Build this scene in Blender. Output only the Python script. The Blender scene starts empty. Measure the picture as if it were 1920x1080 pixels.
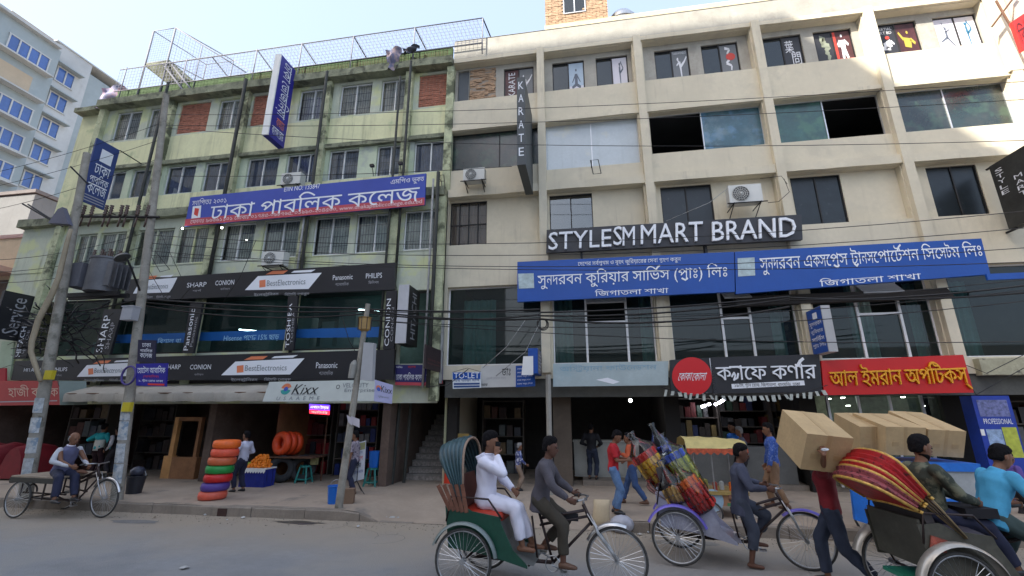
import bpy, bmesh, math, random
import numpy as np
from mathutils import Vector, Matrix, noise, geometry
random.seed(7)
SC = bpy.context.scene
COL = SC.collection
R_ = math.radians
# ---------------------------------------------------------------- camera, sky, sun, exposure
CH = 2.15
cam_d = bpy.data.cameras.new('camera'); cam = bpy.data.objects.new('camera', cam_d); COL.objects.link(cam)
cam.location = (0, 0, CH); cam.rotation_euler = (R_(90 + 15.52), 0, R_(9.21))
cam_d.sensor_width = 36; cam_d.lens = 839 / 1920 * 36; cam_d.clip_start = .05; cam_d.clip_end = 2000
SC.camera = cam
W = bpy.data.worlds.new('World'); SC.world = W; W.use_nodes = True
nt = W.node_tree; bg = nt.nodes['Background']
sky = nt.nodes.new('ShaderNodeTexSky'); sky.sky_type = 'NISHITA'; sky.sun_disc = False
SUN_EL = 40; sky.sun_elevation = R_(SUN_EL); sky.sun_rotation = R_(225)
sky.air_density = 1.0; sky.dust_density = 5.0; sky.ozone_density = 1.0; sky.altitude = 10
veil = nt.nodes.new('ShaderNodeMix'); veil.data_type = 'RGBA'; veil.inputs[0].default_value = .6; nt.links.new(sky.outputs[0], veil.inputs[6]); veil.inputs[7].default_value = (2.05, 2.5, 3.3, 1)
nt.links.new(veil.outputs[2], bg.inputs[0]); bg.inputs[1].default_value = .15
sun_d = bpy.data.lights.new('sun', 'SUN'); sun_d.energy = 3.6; sun_d.angle = R_(.53); sun_d.color = (1, .95, .85)
sun = bpy.data.objects.new('sun', sun_d); COL.objects.link(sun)
sun.rotation_euler = Vector((1, 1, -1.2)).to_track_quat('-Z', 'Y').to_euler(); sun.location = (-20, -20, 40)
SC.view_settings.view_transform = 'Standard'; SC.view_settings.look = 'None'
SC.view_settings.exposure = 1.6; SC.view_settings.gamma = 1; SC.view_settings.use_curve_mapping = False
SC.render.engine = 'CYCLES'
SC.cycles.max_bounces = 7; SC.cycles.diffuse_bounces = 4; SC.cycles.glossy_bounces = 3; SC.cycles.transparent_max_bounces = 12
SC.cycles.use_denoising = True; SC.cycles.sample_clamp_indirect = 6
SC.cycles.use_persistent_data = False
# ---------------------------------------------------------------- survey helpers: sight lines -> metres
_y, _p = R_(-9.21), R_(15.52); FP = 839.
_f = np.array([math.sin(_y) * math.cos(_p), math.cos(_y) * math.cos(_p), math.sin(_p)])
_r = np.array([math.cos(_y), -math.sin(_y), 0]); _u = np.cross(_r, _f)
def ray(x, y): return _f + _r * (x - 960) / FP + _u * (540 - y) / FP
def at(x, y, Y): d = ray(x, y); t = Y / d[1]; return Vector((d[0] * t, Y, CH + d[2] * t))
def atX(x, y, X): d = ray(x, y); t = X / d[0]; return Vector((X, d[1] * t, CH + d[2] * t))
def gz(x, y, Z=0.): d = ray(x, y); t = (Z - CH) / d[2]; return Vector((d[0] * t, d[1] * t, Z))
def rect(x0, y0, x1, y1, Y): a = at(x0, y0, Y); b = at(x1, y1, Y); return a.x, b.x, b.z, a.z   # x0,x1,z0,z1
# ---------------------------------------------------------------- materials
MATS = {}
def lin(c):
    return tuple(((v / 255 / 12.92) if v / 255 <= .04045 else ((v / 255 + .055) / 1.055) ** 2.4) for v in c)
def mat(name, col, rough=.8, metal=0., var=.12, vs=2.5, bump=0., bs=40, streak=0., sc=(.03, .03, .025), sdir=(5, 5, .35),
        sth=.55, spec=.5, emit=None, es=0., patch=None, pth=.55, ps=1.2, alpha=None):
    if name in MATS: return MATS[name]
    m = bpy.data.materials.new(name); m.use_nodes = True; MATS[name] = m
    n = m.node_tree.nodes; l = m.node_tree.links; b = n['Principled BSDF']
    b.inputs['Roughness'].default_value = rough; b.inputs['Metallic'].default_value = metal
    b.inputs['Specular IOR Level'].default_value = spec
    geo = n.new('ShaderNodeNewGeometry')
    def noi(scale, det=4, vec=None, rough_=.6):
        t = n.new('ShaderNodeTexNoise'); t.inputs['Scale'].default_value = scale; t.inputs['Detail'].default_value = det
        t.inputs['Roughness'].default_value = rough_; l.new(vec or geo.outputs['Position'], t.inputs['Vector']); return t.outputs[0]
    def ramp(src, a, c_):
        r = n.new('ShaderNodeMapRange'); r.inputs[1].default_value = a; r.inputs[2].default_value = c_; l.new(src, r.inputs[0]); return r.outputs[0]
    def mix(fac, A, B, mode='MIX'):
        x = n.new('ShaderNodeMix'); x.data_type = 'RGBA'; x.blend_type = mode
        if isinstance(fac, float): x.inputs[0].default_value = fac
        else: l.new(fac, x.inputs[0])
        for s, v in ((6, A), (7, B)):
            if isinstance(v, tuple): x.inputs[s].default_value = (*v, 1)
            else: l.new(v, x.inputs[s])
        return x.outputs[2]
    cur = tuple(col)
    if var > 0:
        lo = tuple(max(0, v * (1 - var)) for v in col); hi = tuple(min(1, v * (1 + var)) for v in col)
        cur = mix(ramp(noi(vs, 6), .3, .7), lo, hi)
        cur = mix(ramp(noi(vs * 9, 3), .35, .7), cur, mix(.5, cur, lo)) if var > .08 else cur
    if patch is not None:
        cur = mix(ramp(noi(ps, 5), pth, pth + .1), cur, tuple(patch))
    if streak > 0:
        mp = n.new('ShaderNodeMapping'); mp.inputs['Scale'].default_value = sdir; l.new(geo.outputs['Position'], mp.inputs[0])
        s1 = ramp(noi(1., 6, mp.outputs[0], .7), sth, sth + .2)
        s2 = ramp(noi(.7, 3), .35, .65)
        mm = n.new('ShaderNodeMath'); mm.operation = 'MULTIPLY'; l.new(s1, mm.inputs[0]); l.new(s2, mm.inputs[1])
        m2 = n.new('ShaderNodeMath'); m2.operation = 'MULTIPLY'; l.new(mm.outputs[0], m2.inputs[0]); m2.inputs[1].default_value = streak
        cur = mix(m2.outputs[0], cur, tuple(sc))
    if isinstance(cur, tuple): b.inputs['Base Color'].default_value = (*cur, 1)
    else: l.new(cur, b.inputs['Base Color'])
    if bump > 0:
        bp = n.new('ShaderNodeBump'); bp.inputs['Strength'].default_value = bump; bp.inputs['Distance'].default_value = .02
        l.new(noi(bs, 5), bp.inputs['Height']); l.new(bp.outputs[0], b.inputs['Normal'])
    if emit:
        b.inputs['Emission Color'].default_value = (*emit, 1); b.inputs['Emission Strength'].default_value = es
    return m
def glass(name, tint, refl=.12, rough=.03, dark=0.):
    if name in MATS: return MATS[name]
    m = bpy.data.materials.new(name); m.use_nodes = True; MATS[name] = m
    n = m.node_tree.nodes; l = m.node_tree.links; n.clear()
    o = n.new('ShaderNodeOutputMaterial'); t = n.new('ShaderNodeBsdfTransparent'); t.inputs[0].default_value = (*tint, 1)
    g = n.new('ShaderNodeBsdfGlossy'); g.inputs['Roughness'].default_value = rough; g.inputs[0].default_value = (.95, 1, 1, 1)
    f = n.new('ShaderNodeFresnel'); f.inputs[0].default_value = 1.5
    a = n.new('ShaderNodeMath'); a.operation = 'ADD'; a.inputs[1].default_value = refl; l.new(f.outputs[0], a.inputs[0])
    x = n.new('ShaderNodeMixShader'); l.new(a.outputs[0], x.inputs[0]); l.new(t.outputs[0], x.inputs[1]); l.new(g.outputs[0], x.inputs[2])
    last = x.outputs[0]
    if dark > 0:
        d = n.new('ShaderNodeBsdfDiffuse'); d.inputs[0].default_value = (*tuple(v * .35 for v in tint), 1)
        y = n.new('ShaderNodeMixShader'); y.inputs[0].default_value = dark; l.new(last, y.inputs[1]); l.new(d.outputs[0], y.inputs[2]); last = y.outputs[0]
    l.new(last, o.inputs[0]); return m
# ---------------------------------------------------------------- mesh builder
def wloc(o):
    v = Vector((0, 0, 0))
    while o is not None: v += o.location; o = o.parent
    return v
class MB:
    def __init__(s): s.v = []; s.f = []; s.mi = []; s.m = 0; s.T = None
    def add(s, vs, fs, m=None):
        k = len(s.v)
        if s.T is not None: vs = [tuple(s.T @ Vector(p)) for p in vs]
        s.v += [tuple(p) for p in vs]; s.f += [tuple(i + k for i in f) for f in fs]; s.mi += [s.m if m is None else m] * len(fs); return s
    def box(s, x0, x1, y0, y1, z0, z1, m=None):
        vs = [(x, y, z) for z in (z0, z1) for y in (y0, y1) for x in (x0, x1)]
        return s.add(vs, [(0, 2, 3, 1), (4, 5, 7, 6), (0, 1, 5, 4), (2, 6, 7, 3), (0, 4, 6, 2), (1, 3, 7, 5)], m)
    def obox(s, c, sx, sy, sz, rot=None, m=None):
        c = Vector(c); rot = rot or Matrix.Identity(3)
        vs = [c + rot @ Vector((x * sx / 2, y * sy / 2, z * sz / 2)) for z in (-1, 1) for y in (-1, 1) for x in (-1, 1)]
        return s.add(vs, [(0, 2, 3, 1), (4, 5, 7, 6), (0, 1, 5, 4), (2, 6, 7, 3), (0, 4, 6, 2), (1, 3, 7, 5)], m)
    def quad(s, a, b, c, d, m=None): return s.add([a, b, c, d], [(0, 1, 2, 3)], m)
    def slab(s, q, t, m=None):   # q: 4 corners TL TR BR BL seen from the front; t thickness backwards
        q = [Vector(p) for p in q]; n = (q[1] - q[0]).cross(q[3] - q[0]).normalized()
        b = [p + n * t for p in q]
        return s.add(q + b, [(0, 3, 2, 1), (4, 5, 6, 7), (0, 1, 5, 4), (1, 2, 6, 5), (2, 3, 7, 6), (3, 0, 4, 7)], m)
    def tube(s, path, r, n=6, m=None, cap=True, close=False):
        P = [Vector(p) for p in path]; k = len(P); rr = r if isinstance(r, (list, tuple)) else [r] * k
        vs = []; up = None
        for i in range(k):
            if close: d = P[(i + 1) % k] - P[i - 1]
            else: d = P[min(i + 1, k - 1)] - P[max(i - 1, 0)]
            if d.length < 1e-9: d = Vector((0, 0, 1))
            d.normalize()
            if up is None:
                up = Vector((0, 0, 1)) if abs(d.z) < .9 else Vector((1, 0, 0))
            a = up - d * up.dot(d)
            if a.length < 1e-4: a = d.orthogonal()
            a.normalize(); up = a; b = d.cross(a)
            for j in range(n):
                t = 2 * math.pi * j / n; vs.append(P[i] + (a * math.cos(t) + b * math.sin(t)) * rr[i])
        fs = []
        for i in range(k if close else k - 1):
            for j in range(n):
                a0 = i * n + j; a1 = i * n + (j + 1) % n; b0 = ((i + 1) % k) * n + j; b1 = ((i + 1) % k) * n + (j + 1) % n
                fs.append((a0, a1, b1, b0))
        if cap and not close: fs.append(tuple(range(n - 1, -1, -1))); fs.append(tuple(range((k - 1) * n, k * n)))
        return s.add(vs, fs, m)
    def loft(s, secs, n=12, m=None, cap=True):   # secs: (center, axisA*a, axisB*b)
        vs = []; k = len(secs)
        for c, A, B in secs:
            c = Vector(c); A = Vector(A); B = Vector(B)
            for j in range(n): t = 2 * math.pi * j / n; vs.append(c + A * math.cos(t) + B * math.sin(t))
        fs = [(i * n + j, i * n + (j + 1) % n, (i + 1) * n + (j + 1) % n, (i + 1) * n + j) for i in range(k - 1) for j in range(n)]
        if cap: fs.append(tuple(range(n - 1, -1, -1))); fs.append(tuple(range((k - 1) * n, k * n)))
        return s.add(vs, fs, m)
    def torus(s, c, ax, R, r, n=28, k=6, m=None):
        c = Vector(c); ax = Vector(ax).normalized(); a = ax.orthogonal().normalized(); b = ax.cross(a)
        vs = []
        for i in range(n):
            t = 2 * math.pi * i / n; d = a * math.cos(t) + b * math.sin(t)
            for j in range(k): q = 2 * math.pi * j / k; vs.append(c + d * (R + r * math.cos(q)) + ax * r * math.sin(q))
        fs = [(i * k + j, i * k + (j + 1) % k, ((i + 1) % n) * k + (j + 1) % k, ((i + 1) % n) * k + j) for i in range(n) for j in range(k)]
        return s.add(vs, fs, m)
    def cyl(s, a, b, r, n=12, m=None, r2=None): return s.tube([a, b], [r, r if r2 is None else r2], n, m)
    def ball(s, c, r, n=8, m=None, sz=1.):
        c = Vector(c); secs = []
        for i in range(n // 2 + 1):
            t = math.pi * i / (n // 2) ; rr = max(1e-4, r * math.sin(t))
            secs.append((c + Vector((0, 0, -r * sz * math.cos(t))), (rr, 0, 0), (0, rr, 0)))
        return s.loft(secs, n, m)
    def build(s, name, mats, parent=None, smooth=False, origin=None, local=False, auto=None):
        me = bpy.data.meshes.new(name); mats = mats if isinstance(mats, (list, tuple)) else [mats]
        off = Vector((0, 0, 0))
        if parent is not None and not local: off = wloc(parent)
        if parent is None and origin is not None: off = Vector(origin)
        if parent is None and origin is None and s.v and not local:
            A = np.array([tuple(v) for v in s.v]); off = Vector(((A[:, 0].min() + A[:, 0].max()) / 2, (A[:, 1].min() + A[:, 1].max()) / 2, A[:, 2].min()))
        me.from_pydata([(p[0] - off.x, p[1] - off.y, p[2] - off.z) for p in s.v], [], s.f)
        for m in mats: me.materials.append(m)
        if len(mats) > 1: me.polygons.foreach_set('material_index', s.mi)
        if smooth:
            me.polygons.foreach_set('use_smooth', [True] * len(me.polygons))
        me.update()
        o = bpy.data.objects.new(name, me); COL.objects.link(o)
        if parent is not None: o.parent = parent
        elif not local: o.location = off
        if smooth and auto: me.set_sharp_from_angle(angle=R_(auto))
        return o
def tag(o, label=None, cat=None, group=None, kind=None):
    if label: o['label'] = label
    if cat: o['category'] = cat
    if group: o['group'] = group
    if kind: o['kind'] = kind
    return o
def thing(name, label, cat, loc=(0, 0, 0), group=None, rz=0.):
    o = bpy.data.objects.new(name, None); COL.objects.link(o); o.location = loc; o.rotation_euler = (0, 0, rz); o.empty_display_size = .2
    return tag(o, label, cat, group)
def copy_tree(o, parent=None):
    c = o.copy(); COL.objects.link(c)
    if parent is not None: c.parent = parent
    for ch in o.children: copy_tree(ch, c)
    return c
def hide_src(o): pass
# ---------------------------------------------------------------- lettering
_GC = {}
def _loops(me):
    adj = {}
    for e in me.edges:
        a, b = e.vertices; adj.setdefault(a, []).append(b); adj.setdefault(b, []).append(a)
    seen = set(); out = []
    for i in range(len(me.vertices)):
        if i in seen or i not in adj: continue
        lp = [i]; seen.add(i); nx = [k for k in adj[i] if k == i + 1] or adj[i]; cur = nx[0]; prev = i
        while cur not in seen:
            seen.add(cur); lp.append(cur); nn = [k for k in adj[cur] if k != prev and k not in seen]
            if not nn: break
            prev, cur = cur, nn[0]
        if len(lp) > 2: out.append(np.array([me.vertices[k].co[:2] for k in lp]))
    return out
def _raw(s, off, res=2):
    c = bpy.data.curves.new('g', 'FONT'); c.body = s; c.offset = off; c.resolution_u = res; c.fill_mode = 'NONE'
    o = bpy.data.objects.new('g', c); COL.objects.link(o)
    dg = bpy.context.evaluated_depsgraph_get(); me = bpy.data.meshes.new_from_object(o.evaluated_get(dg))
    L = _loops(me); bpy.data.objects.remove(o); bpy.data.curves.remove(c); bpy.data.meshes.remove(me); return L
def glyph(ch, off):
    k = (ch, off)
    if k not in _GC:
        if ch == ' ': _GC[k] = ([], .26)
        else:
            L = _raw(ch, off); ref = max(p[:, 0].max() for p in _raw('MM', 0)); w = max(p[:, 0].max() for p in _raw(ch + 'MM', 0)) - ref
            _GC[k] = (L, w)
    return _GC[k]
def _area(p): return .5 * np.sum(p[:, 0] * np.roll(p[:, 1], -1) - np.roll(p[:, 0], -1) * p[:, 1])
def stroke(pts, w, sgn):
    out = []
    for a, b in zip(pts[:-1], pts[1:]):
        a = np.array(a, float); b = np.array(b, float); d = b - a; d /= np.linalg.norm(d); n = np.array([-d[1], d[0]]) * w; e = d * w * .6
        q = np.array([a - n - e, b - n + e, b + n + e, a + n - e])
        if _area(q) * sgn < 0: q = q[::-1]
        out.append(q)
    return out
PRE = 'িেৈ'; HAS = '্'; CONS = set('কখগঘঙচছজঝঞটঠডঢণতথদধনপফবভমযরলশষসহড়ঢ়য়')
def layout(s, off):
    """shape one line: list of contours, width; reorders vowel signs and builds joined letters"""
    out = []; x = 0.; i = 0
    big = glyph('ক', off)[0] if any(ord(c) > 2400 for c in s) else None
    sgn = np.sign(_area(max(big, key=lambda p: abs(_area(p))))) if big else 1
    lw = .04 + off * .8
    def put(ch, sx=1., dy=0., sy=1.):
        nonlocal x
        L, w = glyph(ch, off)
        for p in L: q = p.copy(); q[:, 0] = q[:, 0] * sx + x; q[:, 1] = q[:, 1] * sy + dy; out.append(q)
        x += w * sx
    while i < len(s):
        c = s[i]
        if c not in CONS:
            put(c); i += 1; continue
        cl = [c]; i += 1; vis = False
        while i + 1 < len(s) and s[i] == HAS and s[i + 1] in CONS: cl.append(s[i + 1]); i += 2
        if i < len(s) and s[i] == HAS: vis = True; i += 1
        reph = False
        if len(cl) > 1 and cl[0] == 'র' and cl[1] != 'য': reph = True; cl = cl[1:]
        ra = ya = False
        if len(cl) > 1 and cl[-1] == 'য': ya = True; cl = cl[:-1]
        if len(cl) > 1 and cl[-1] == 'র': ra = True; cl = cl[:-1]
        sign = []
        while i < len(s) and 0x9bc <= ord(s[i]) <= 0x9d7 and s[i] != HAS:
            sign.append(s[i]); i += 1
        post = []; pre = []
        for q in sign:
            if q == 'ো': pre.append('ে'); post.append('া')
            elif q == 'ৌ': pre.append('ে'); post.append('ৗ')
            elif q in PRE: pre.append(q)
            else: post.append(q)
        for q in pre: put(q)
        x0 = x
        if len(cl) == 1: put(cl[0])
        else:
            for q in cl: put(q, .72)
        x1 = x; h = .62
        if ra: out.extend(stroke([(x1 - .62 * (x1 - x0), .02), (x1 - .3 * (x1 - x0), -.1), (x1 - .06, .0)], lw, sgn))
        if ya:
            out.extend(stroke([(x + .0, .16), (x + .14, .34), (x + .2, .22), (x + .1, .0), (x + .3, .1), (x + .36, .3)], lw * .62, sgn)); out.extend(stroke([(x - .04, h), (x + .44, h)], lw * .7, sgn)); x += .4
        if vis: put('্')
        for q in post: put(q)
        if reph: out.extend(stroke([(x - .3, h), (x - .16, h + .2), (x - .02, h + .3)], lw, sgn))
    return out, x
def fill2d(L):
    vs = []; es = []
    for p in L:
        k = len(vs); n = len(p); vs += [Vector((float(a), float(b))) for a, b in p]; es += [(k + j, k + (j + 1) % n) for j in range(n)]
    if not vs: return [], []
    V, E, F, *_r = geometry.delaunay_2d_cdt(vs, es, [], 0, 1e-5)
    V = np.array([(v.x, v.y) for v in V]); F = [f for f in F if len(f) == 3]
    if not F: return [], []
    C = V[np.array(F)].mean(axis=1); wn = np.zeros(len(F))
    for p in L:
        a = p; b = np.roll(p, -1, axis=0)
        for (x0, y0), (x1, y1) in zip(a, b):
            if y0 == y1: continue
            side = (x1 - x0) * (C[:, 1] - y0) - (C[:, 0] - x0) * (y1 - y0)
            up = (y0 <= C[:, 1]) & (y1 > C[:, 1]) & (side > 0); dn = (y0 > C[:, 1]) & (y1 <= C[:, 1]) & (side < 0)
            wn += up; wn -= dn
    return V, [f for f, w in zip(F, wn) if abs(w) > .5]
def flat_mesh(mb, V, F, P, h, thick=0., m=None):
    """V: 2D in uv, P(u,v,h)->world"""
    if not len(F): return
    used = sorted({i for f in F for i in f}); ix = {k: j for j, k in enumerate(used)}
    top = [P(V[k][0], V[k][1], h + thick) for k in used]; FF = [tuple(ix[i] for i in f) for f in F]
    mb.add(top, FF, m)
    if thick > 0:
        cnt = {}
        for f in FF:
            for a, b in zip(f, f[1:] + f[:1]): cnt[(a, b)] = 1
        bd = [(a, b) for (a, b) in cnt if (b, a) not in cnt]
        base = [P(V[k][0], V[k][1], h) for k in used]; n = len(top)
        mb.add(top + base, [(a, a + n, b + n, b) for a, b in bd], m)
class Panel:
    """a flat face given by its corners TL TR BR BL; text and shapes are laid on it in fractions (v up)"""
    def __init__(s, q):
        s.q = [Vector(p) for p in q]; s.n = -(s.q[1] - s.q[0]).cross(s.q[3] - s.q[0]).normalized()
        s.w = (s.q[1] - s.q[0]).length; s.h = (s.q[3] - s.q[0]).length
    def __call__(s, u, v, h=0.):
        TL, TR, BR, BL = s.q
        return (BL * (1 - u) + BR * u) * (1 - v) + (TL * (1 - u) + TR * u) * v + s.n * h
    def text(s, t, u0, v0, u1, v1, material, parent, off=.012, h=.006, thick=0., name='lettering', rot=0, mb=None, sh=0., m=None):
        L, w = layout(t, off)
        if not L: return None
        A = np.concatenate(L); x0, y0 = A.min(0); x1, y1 = A.max(0)
        V, F = fill2d(L)
        if not len(F): return None
        V = np.array(V); U = (V[:, 0] - x0) / (x1 - x0); T = (V[:, 1] - y0) / (y1 - y0); U = U + sh * (T - .5)
        if rot == 90: U, T = 1 - T, U
        if rot == -90: U, T = T, 1 - U
        V = np.stack([u0 + U * (u1 - u0), v0 + T * (v1 - v0)], 1)
        own = mb is None; mb = mb or MB(); flat_mesh(mb, V, F, s, h, thick, m)
        return mb.build(name, material, parent) if own else None
    def poly(s, pts, material, parent, h=.004, name='print', mb=None, m=None):
        V, F = fill2d([np.array(pts, float)])
        own = mb is None; mb = mb or MB(); flat_mesh(mb, V, F, s, h, 0, m)
        return mb.build(name, material, parent) if own else None
    def rect(s, u0, v0, u1, v1, material, parent, h=.003, name='print', mb=None, m=None):
        return s.poly([(u0, v0), (u1, v0), (u1, v1), (u0, v1)], material, parent, h, name, mb, m)
    def disc(s, u, v, r, material, parent, h=.004, name='print', n=28):
        ru = r / s.w; rv = r / s.h
        return s.poly([(u + ru * math.cos(2 * math.pi * i / n), v + rv * math.sin(2 * math.pi * i / n)) for i in range(n)], material, parent, h, name)
def quadY(TL, TR, BR, BL, Y): return [at(*TL, Y), at(*TR, Y), at(*BR, Y), at(*BL, Y)]
def sign(name, label, q, m, t=.06, cat='sign', group=None, panel_name='board'):
    q = [Vector(p) for p in q]; base = Vector(((q[2].x + q[3].x) / 2, (q[2].y + q[3].y) / 2, min(p.z for p in q)))
    o = thing(name, label, cat, base, group)
    MB().slab(q, t).build(panel_name, m, o)
    return o, Panel(q)
# ================================================================ materials
m_road = mat('road_asphalt', (.235, .235, .235), .9, var=.16, vs=.9, bump=.6, bs=45, patch=(.26, .25, .235), pth=.5, ps=.5, streak=.35, sc=(.12, .115, .11), sdir=(.5, 2.2, 1), sth=.55)
def dust_by_kerb(m):
    n = m.node_tree.nodes; l = m.node_tree.links; b = n['Principled BSDF']; src = b.inputs['Base Color'].links[0].from_socket
    g = n.new('ShaderNodeNewGeometry'); s = n.new('ShaderNodeSeparateXYZ'); l.new(g.outputs['Position'], s.inputs[0])
    nz = n.new('ShaderNodeTexNoise'); nz.inputs['Scale'].default_value = .8; nz.inputs['Detail'].default_value = 6; l.new(g.outputs['Position'], nz.inputs['Vector'])
    a = n.new('ShaderNodeMath'); a.operation = 'MULTIPLY_ADD'; a.inputs[1].default_value = 2.2; l.new(nz.outputs[0], a.inputs[0]); l.new(s.outputs[1], a.inputs[2])
    r = n.new('ShaderNodeMapRange'); r.inputs[1].default_value = 7.6; r.inputs[2].default_value = 10.2; l.new(a.outputs[0], r.inputs[0])
    x = n.new('ShaderNodeMix'); x.data_type = 'RGBA'; l.new(r.outputs[0], x.inputs[0]); l.new(src, x.inputs[6]); x.inputs[7].default_value = (.33, .275, .21, 1); l.new(x.outputs[2], b.inputs['Base Color'])
dust_by_kerb(m_road)
m_pave = mat('pavement_concrete', (.37, .295, .225), .92, var=.16, vs=1.1, bump=.3, bs=35, patch=(.2, .175, .15), pth=.58, ps=.9)
m_kerb = mat('kerb_concrete', (.25, .21, .17), .93, var=.2, vs=3, bump=.5, bs=25, streak=.6, sc=(.1, .08, .065))
m_yel = mat('paint_yellow_green', (.74, .73, .45), .85, var=.1, vs=1.3, streak=.6, sc=(.16, .17, .09), sth=.5, bump=.1, bs=30, patch=(.52, .57, .33), pth=.6)
m_mint = mat('paint_mint', (.56, .63, .46), .85, var=.1, vs=1.6, streak=.5, sc=(.16, .18, .13), bump=.1, bs=30, patch=(.43, .47, .42), pth=.55)
m_gmint = mat('paint_grey_mint', (.55, .58, .46), .88, var=.12, vs=1.5, streak=.6, sc=(.14, .15, .11), bump=.12, bs=30, patch=(.60, .63, .36), pth=.5)
m_mould = mat('mouldy_concrete', (.27, .28, .19), .95, var=.45, vs=2.2, bump=.4, bs=18, patch=(.11, .115, .08), pth=.52, ps=2.5)
m_mouldy = mat('mouldy_paint', (.50, .52, .33), .95, var=.35, vs=2.5, bump=.3, bs=20, patch=(.12, .13, .08), pth=.5, ps=1.6)
m_beige = mat('paint_cream', (.65, .585, .445), .85, var=.09, vs=.9, streak=.6, sc=(.30, .26, .2), sth=.55, bump=.12, bs=25, patch=(.58, .525, .405), pth=.55)
m_gconc = mat('bare_cement', (.40, .38, .33), .93, var=.14, vs=2, bump=.25, bs=22, patch=(.33, .31, .27), pth=.55, streak=.3)
m_gconcD = mat('old_grey_cement', (.30, .285, .25), .93, var=.2, vs=2, bump=.25, bs=22, streak=.5)
m_black = mat('black_board', (.018, .018, .022), .45, var=.15)
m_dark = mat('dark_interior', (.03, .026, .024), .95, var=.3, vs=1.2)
m_room = mat('room_wall', (.10, .10, .10), .95, var=.2, vs=1.)
m_white = mat('white_paint', (.78, .78, .76), .5, var=.05)
m_wtext = mat('white_letter_vinyl', (.82, .82, .84), .5, var=0)
m_alu = mat('aluminium', (.62, .63, .64), .4, .6, var=.08)
m_steel = mat('galvanised_steel', (.42, .42, .42), .45, .7, var=.2, vs=8)
m_iron = mat('black_iron', (.03, .028, .028), .6, .3, var=.3)
m_rust = mat('rusty_iron', (.14, .07, .04), .85, .2, var=.4, vs=8)
m_brick = mat('red_brick', (.42, .17, .11), .92, var=.35, vs=7, bump=.4, bs=60)
m_brick2 = mat('tan_brick', (.45, .30, .19), .92, var=.4, vs=7, bump=.4, bs=60)
m_mortar = mat('mortar', (.36, .30, .24), .95, var=.2, vs=6)
m_pipe = mat('black_drain_pipe', (.035, .037, .03), .7, var=.4, vs=5)
m_pipeg = mat('grey_plastic_pipe', (.34, .34, .33), .6, var=.3, vs=5)
m_curt = mat('grey_curtain', (.68, .66, .60), .9, var=.2, vs=4)
m_curtt = mat('pale_teal_curtain', (.50, .62, .56), .9, var=.15, vs=4)
m_grille = mat('window_grille_metal', (.16, .16, .17), .6, .3, var=.2)
g_clear = glass('window_glass', (.92, .94, .95), .10, .04, .02)
g_tint = glass('dark_tinted_glass', (.12, .14, .16), .05, .05, .35)
g_dusk = glass('dusky_window_glass', (.62, .66, .74), .10, .04, .06)
g_teal = glass('teal_shop_glass', (.28, .42, .42), .0, .03, .08)
g_blue = mat('blue_mirror_glass', (.05, .12, .36), .12, 0, var=.25, vs=.6, spec=.9)
m_tube = mat('lit_tube_lamp', (1, 1, 1), .5, var=0, emit=(.9, .97, 1), es=9)
m_bulb = mat('lit_bulb', (1, 1, 1), .5, var=0, emit=(1, .97, .92), es=14)
def plain(name, c255, rough=.6, **k): return mat(name, lin(c255), rough, **{'var': .06, **k})
# ================================================================ ground
b = MB(); b.quad((-140, -60, 0), (140, -60, 0), (140, 9.46, 0), (-140, 9.46, 0)); tag(b.build('road', m_road, origin=(0, 0, 0)), kind='structure')
b = MB(); b.quad((-140, 9.4, -.05), (140, 9.4, -.05), (140, 160, -.05), (-140, 160, -.05)); tag(b.build('ground', m_pave, origin=(0, 0, 0)), kind='structure')
def pz(x, y):
    k = 1.
    if -4.9 < x < .5:
        e = min(1, max(0, (x + 4.9) / .7)) * min(1, max(0, (.5 - x) / .6)); e = e * e * (3 - 2 * e); g = max(0, 1 - (y - 9.45) / 2.4); k = 1 - e * g
    return .2 * k + .008 * noise.noise(Vector((x * .9, y * .9, 0)))
b = MB(); xs = [-140, -60, -30, -22] + [-20 + .25 * i for i in range(150)] + [20, 40, 140]; ys = [9.462 + .3 * i for i in range(16)] + [15, 18, 24, 40]
b.v = [(x, y, max(.006, pz(x, y))) for y in ys for x in xs]; nx = len(xs)
b.f = [(j * nx + i, j * nx + i + 1, (j + 1) * nx + i + 1, (j + 1) * nx + i) for j in range(len(ys) - 1) for i in range(nx - 1)]; b.mi = [0] * len(b.f)
tag(b.build('pavement', m_pave, smooth=True, origin=(0, 0, 0)), kind='structure')
kr = tag(bpy.data.objects.new('kerb', None), kind='structure'); COL.objects.link(kr); kr.location = (0, 9.5, 0)
x = -24.; r0 = random.Random(3)
while x < 16:
    w = 1.15 + r0.uniform(-.05, .12); zz = [max(.012, pz(t, 9.45) + r0.uniform(-.006, .006)) for t in (x, x + w)]
    if max(zz) > .03:
        yo = r0.uniform(-.012, .012); b = MB(); x1 = x + w - .012; y0 = 9.44 + yo; c = .03
        sec = lambda X, Z: [(X, y0, -.02), (X, y0, max(.005, Z - c)), (X, y0 + c, Z), (X, 9.61, Z), (X, 9.61, -.02)]
        xsq = [x + (x1 - x) * t / 3 for t in range(4)]; rows = [sec(t, max(.012, pz(t, 9.45))) for t in xsq]
        vs = [p for r in rows for p in r]; fs = [(i * 5 + j, i * 5 + j + 1, (i + 1) * 5 + j + 1, (i + 1) * 5 + j) for i in range(3) for j in range(4)] + [(0, 1, 2, 3, 4), (19, 18, 17, 16, 15)]
        b.add(vs, [f[::-1] for f in fs]); b.build('kerb_stone', m_kerb, kr)
    x += w
# drain mouth in the kerb
a = gz(452, 955, .0); b = MB(); b.box(a.x, a.x + .22, 9.415, 9.47, .0, .15); b.build('drain_opening', mat('drain_dark', (.05, .025, .02), .95), kr)
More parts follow.
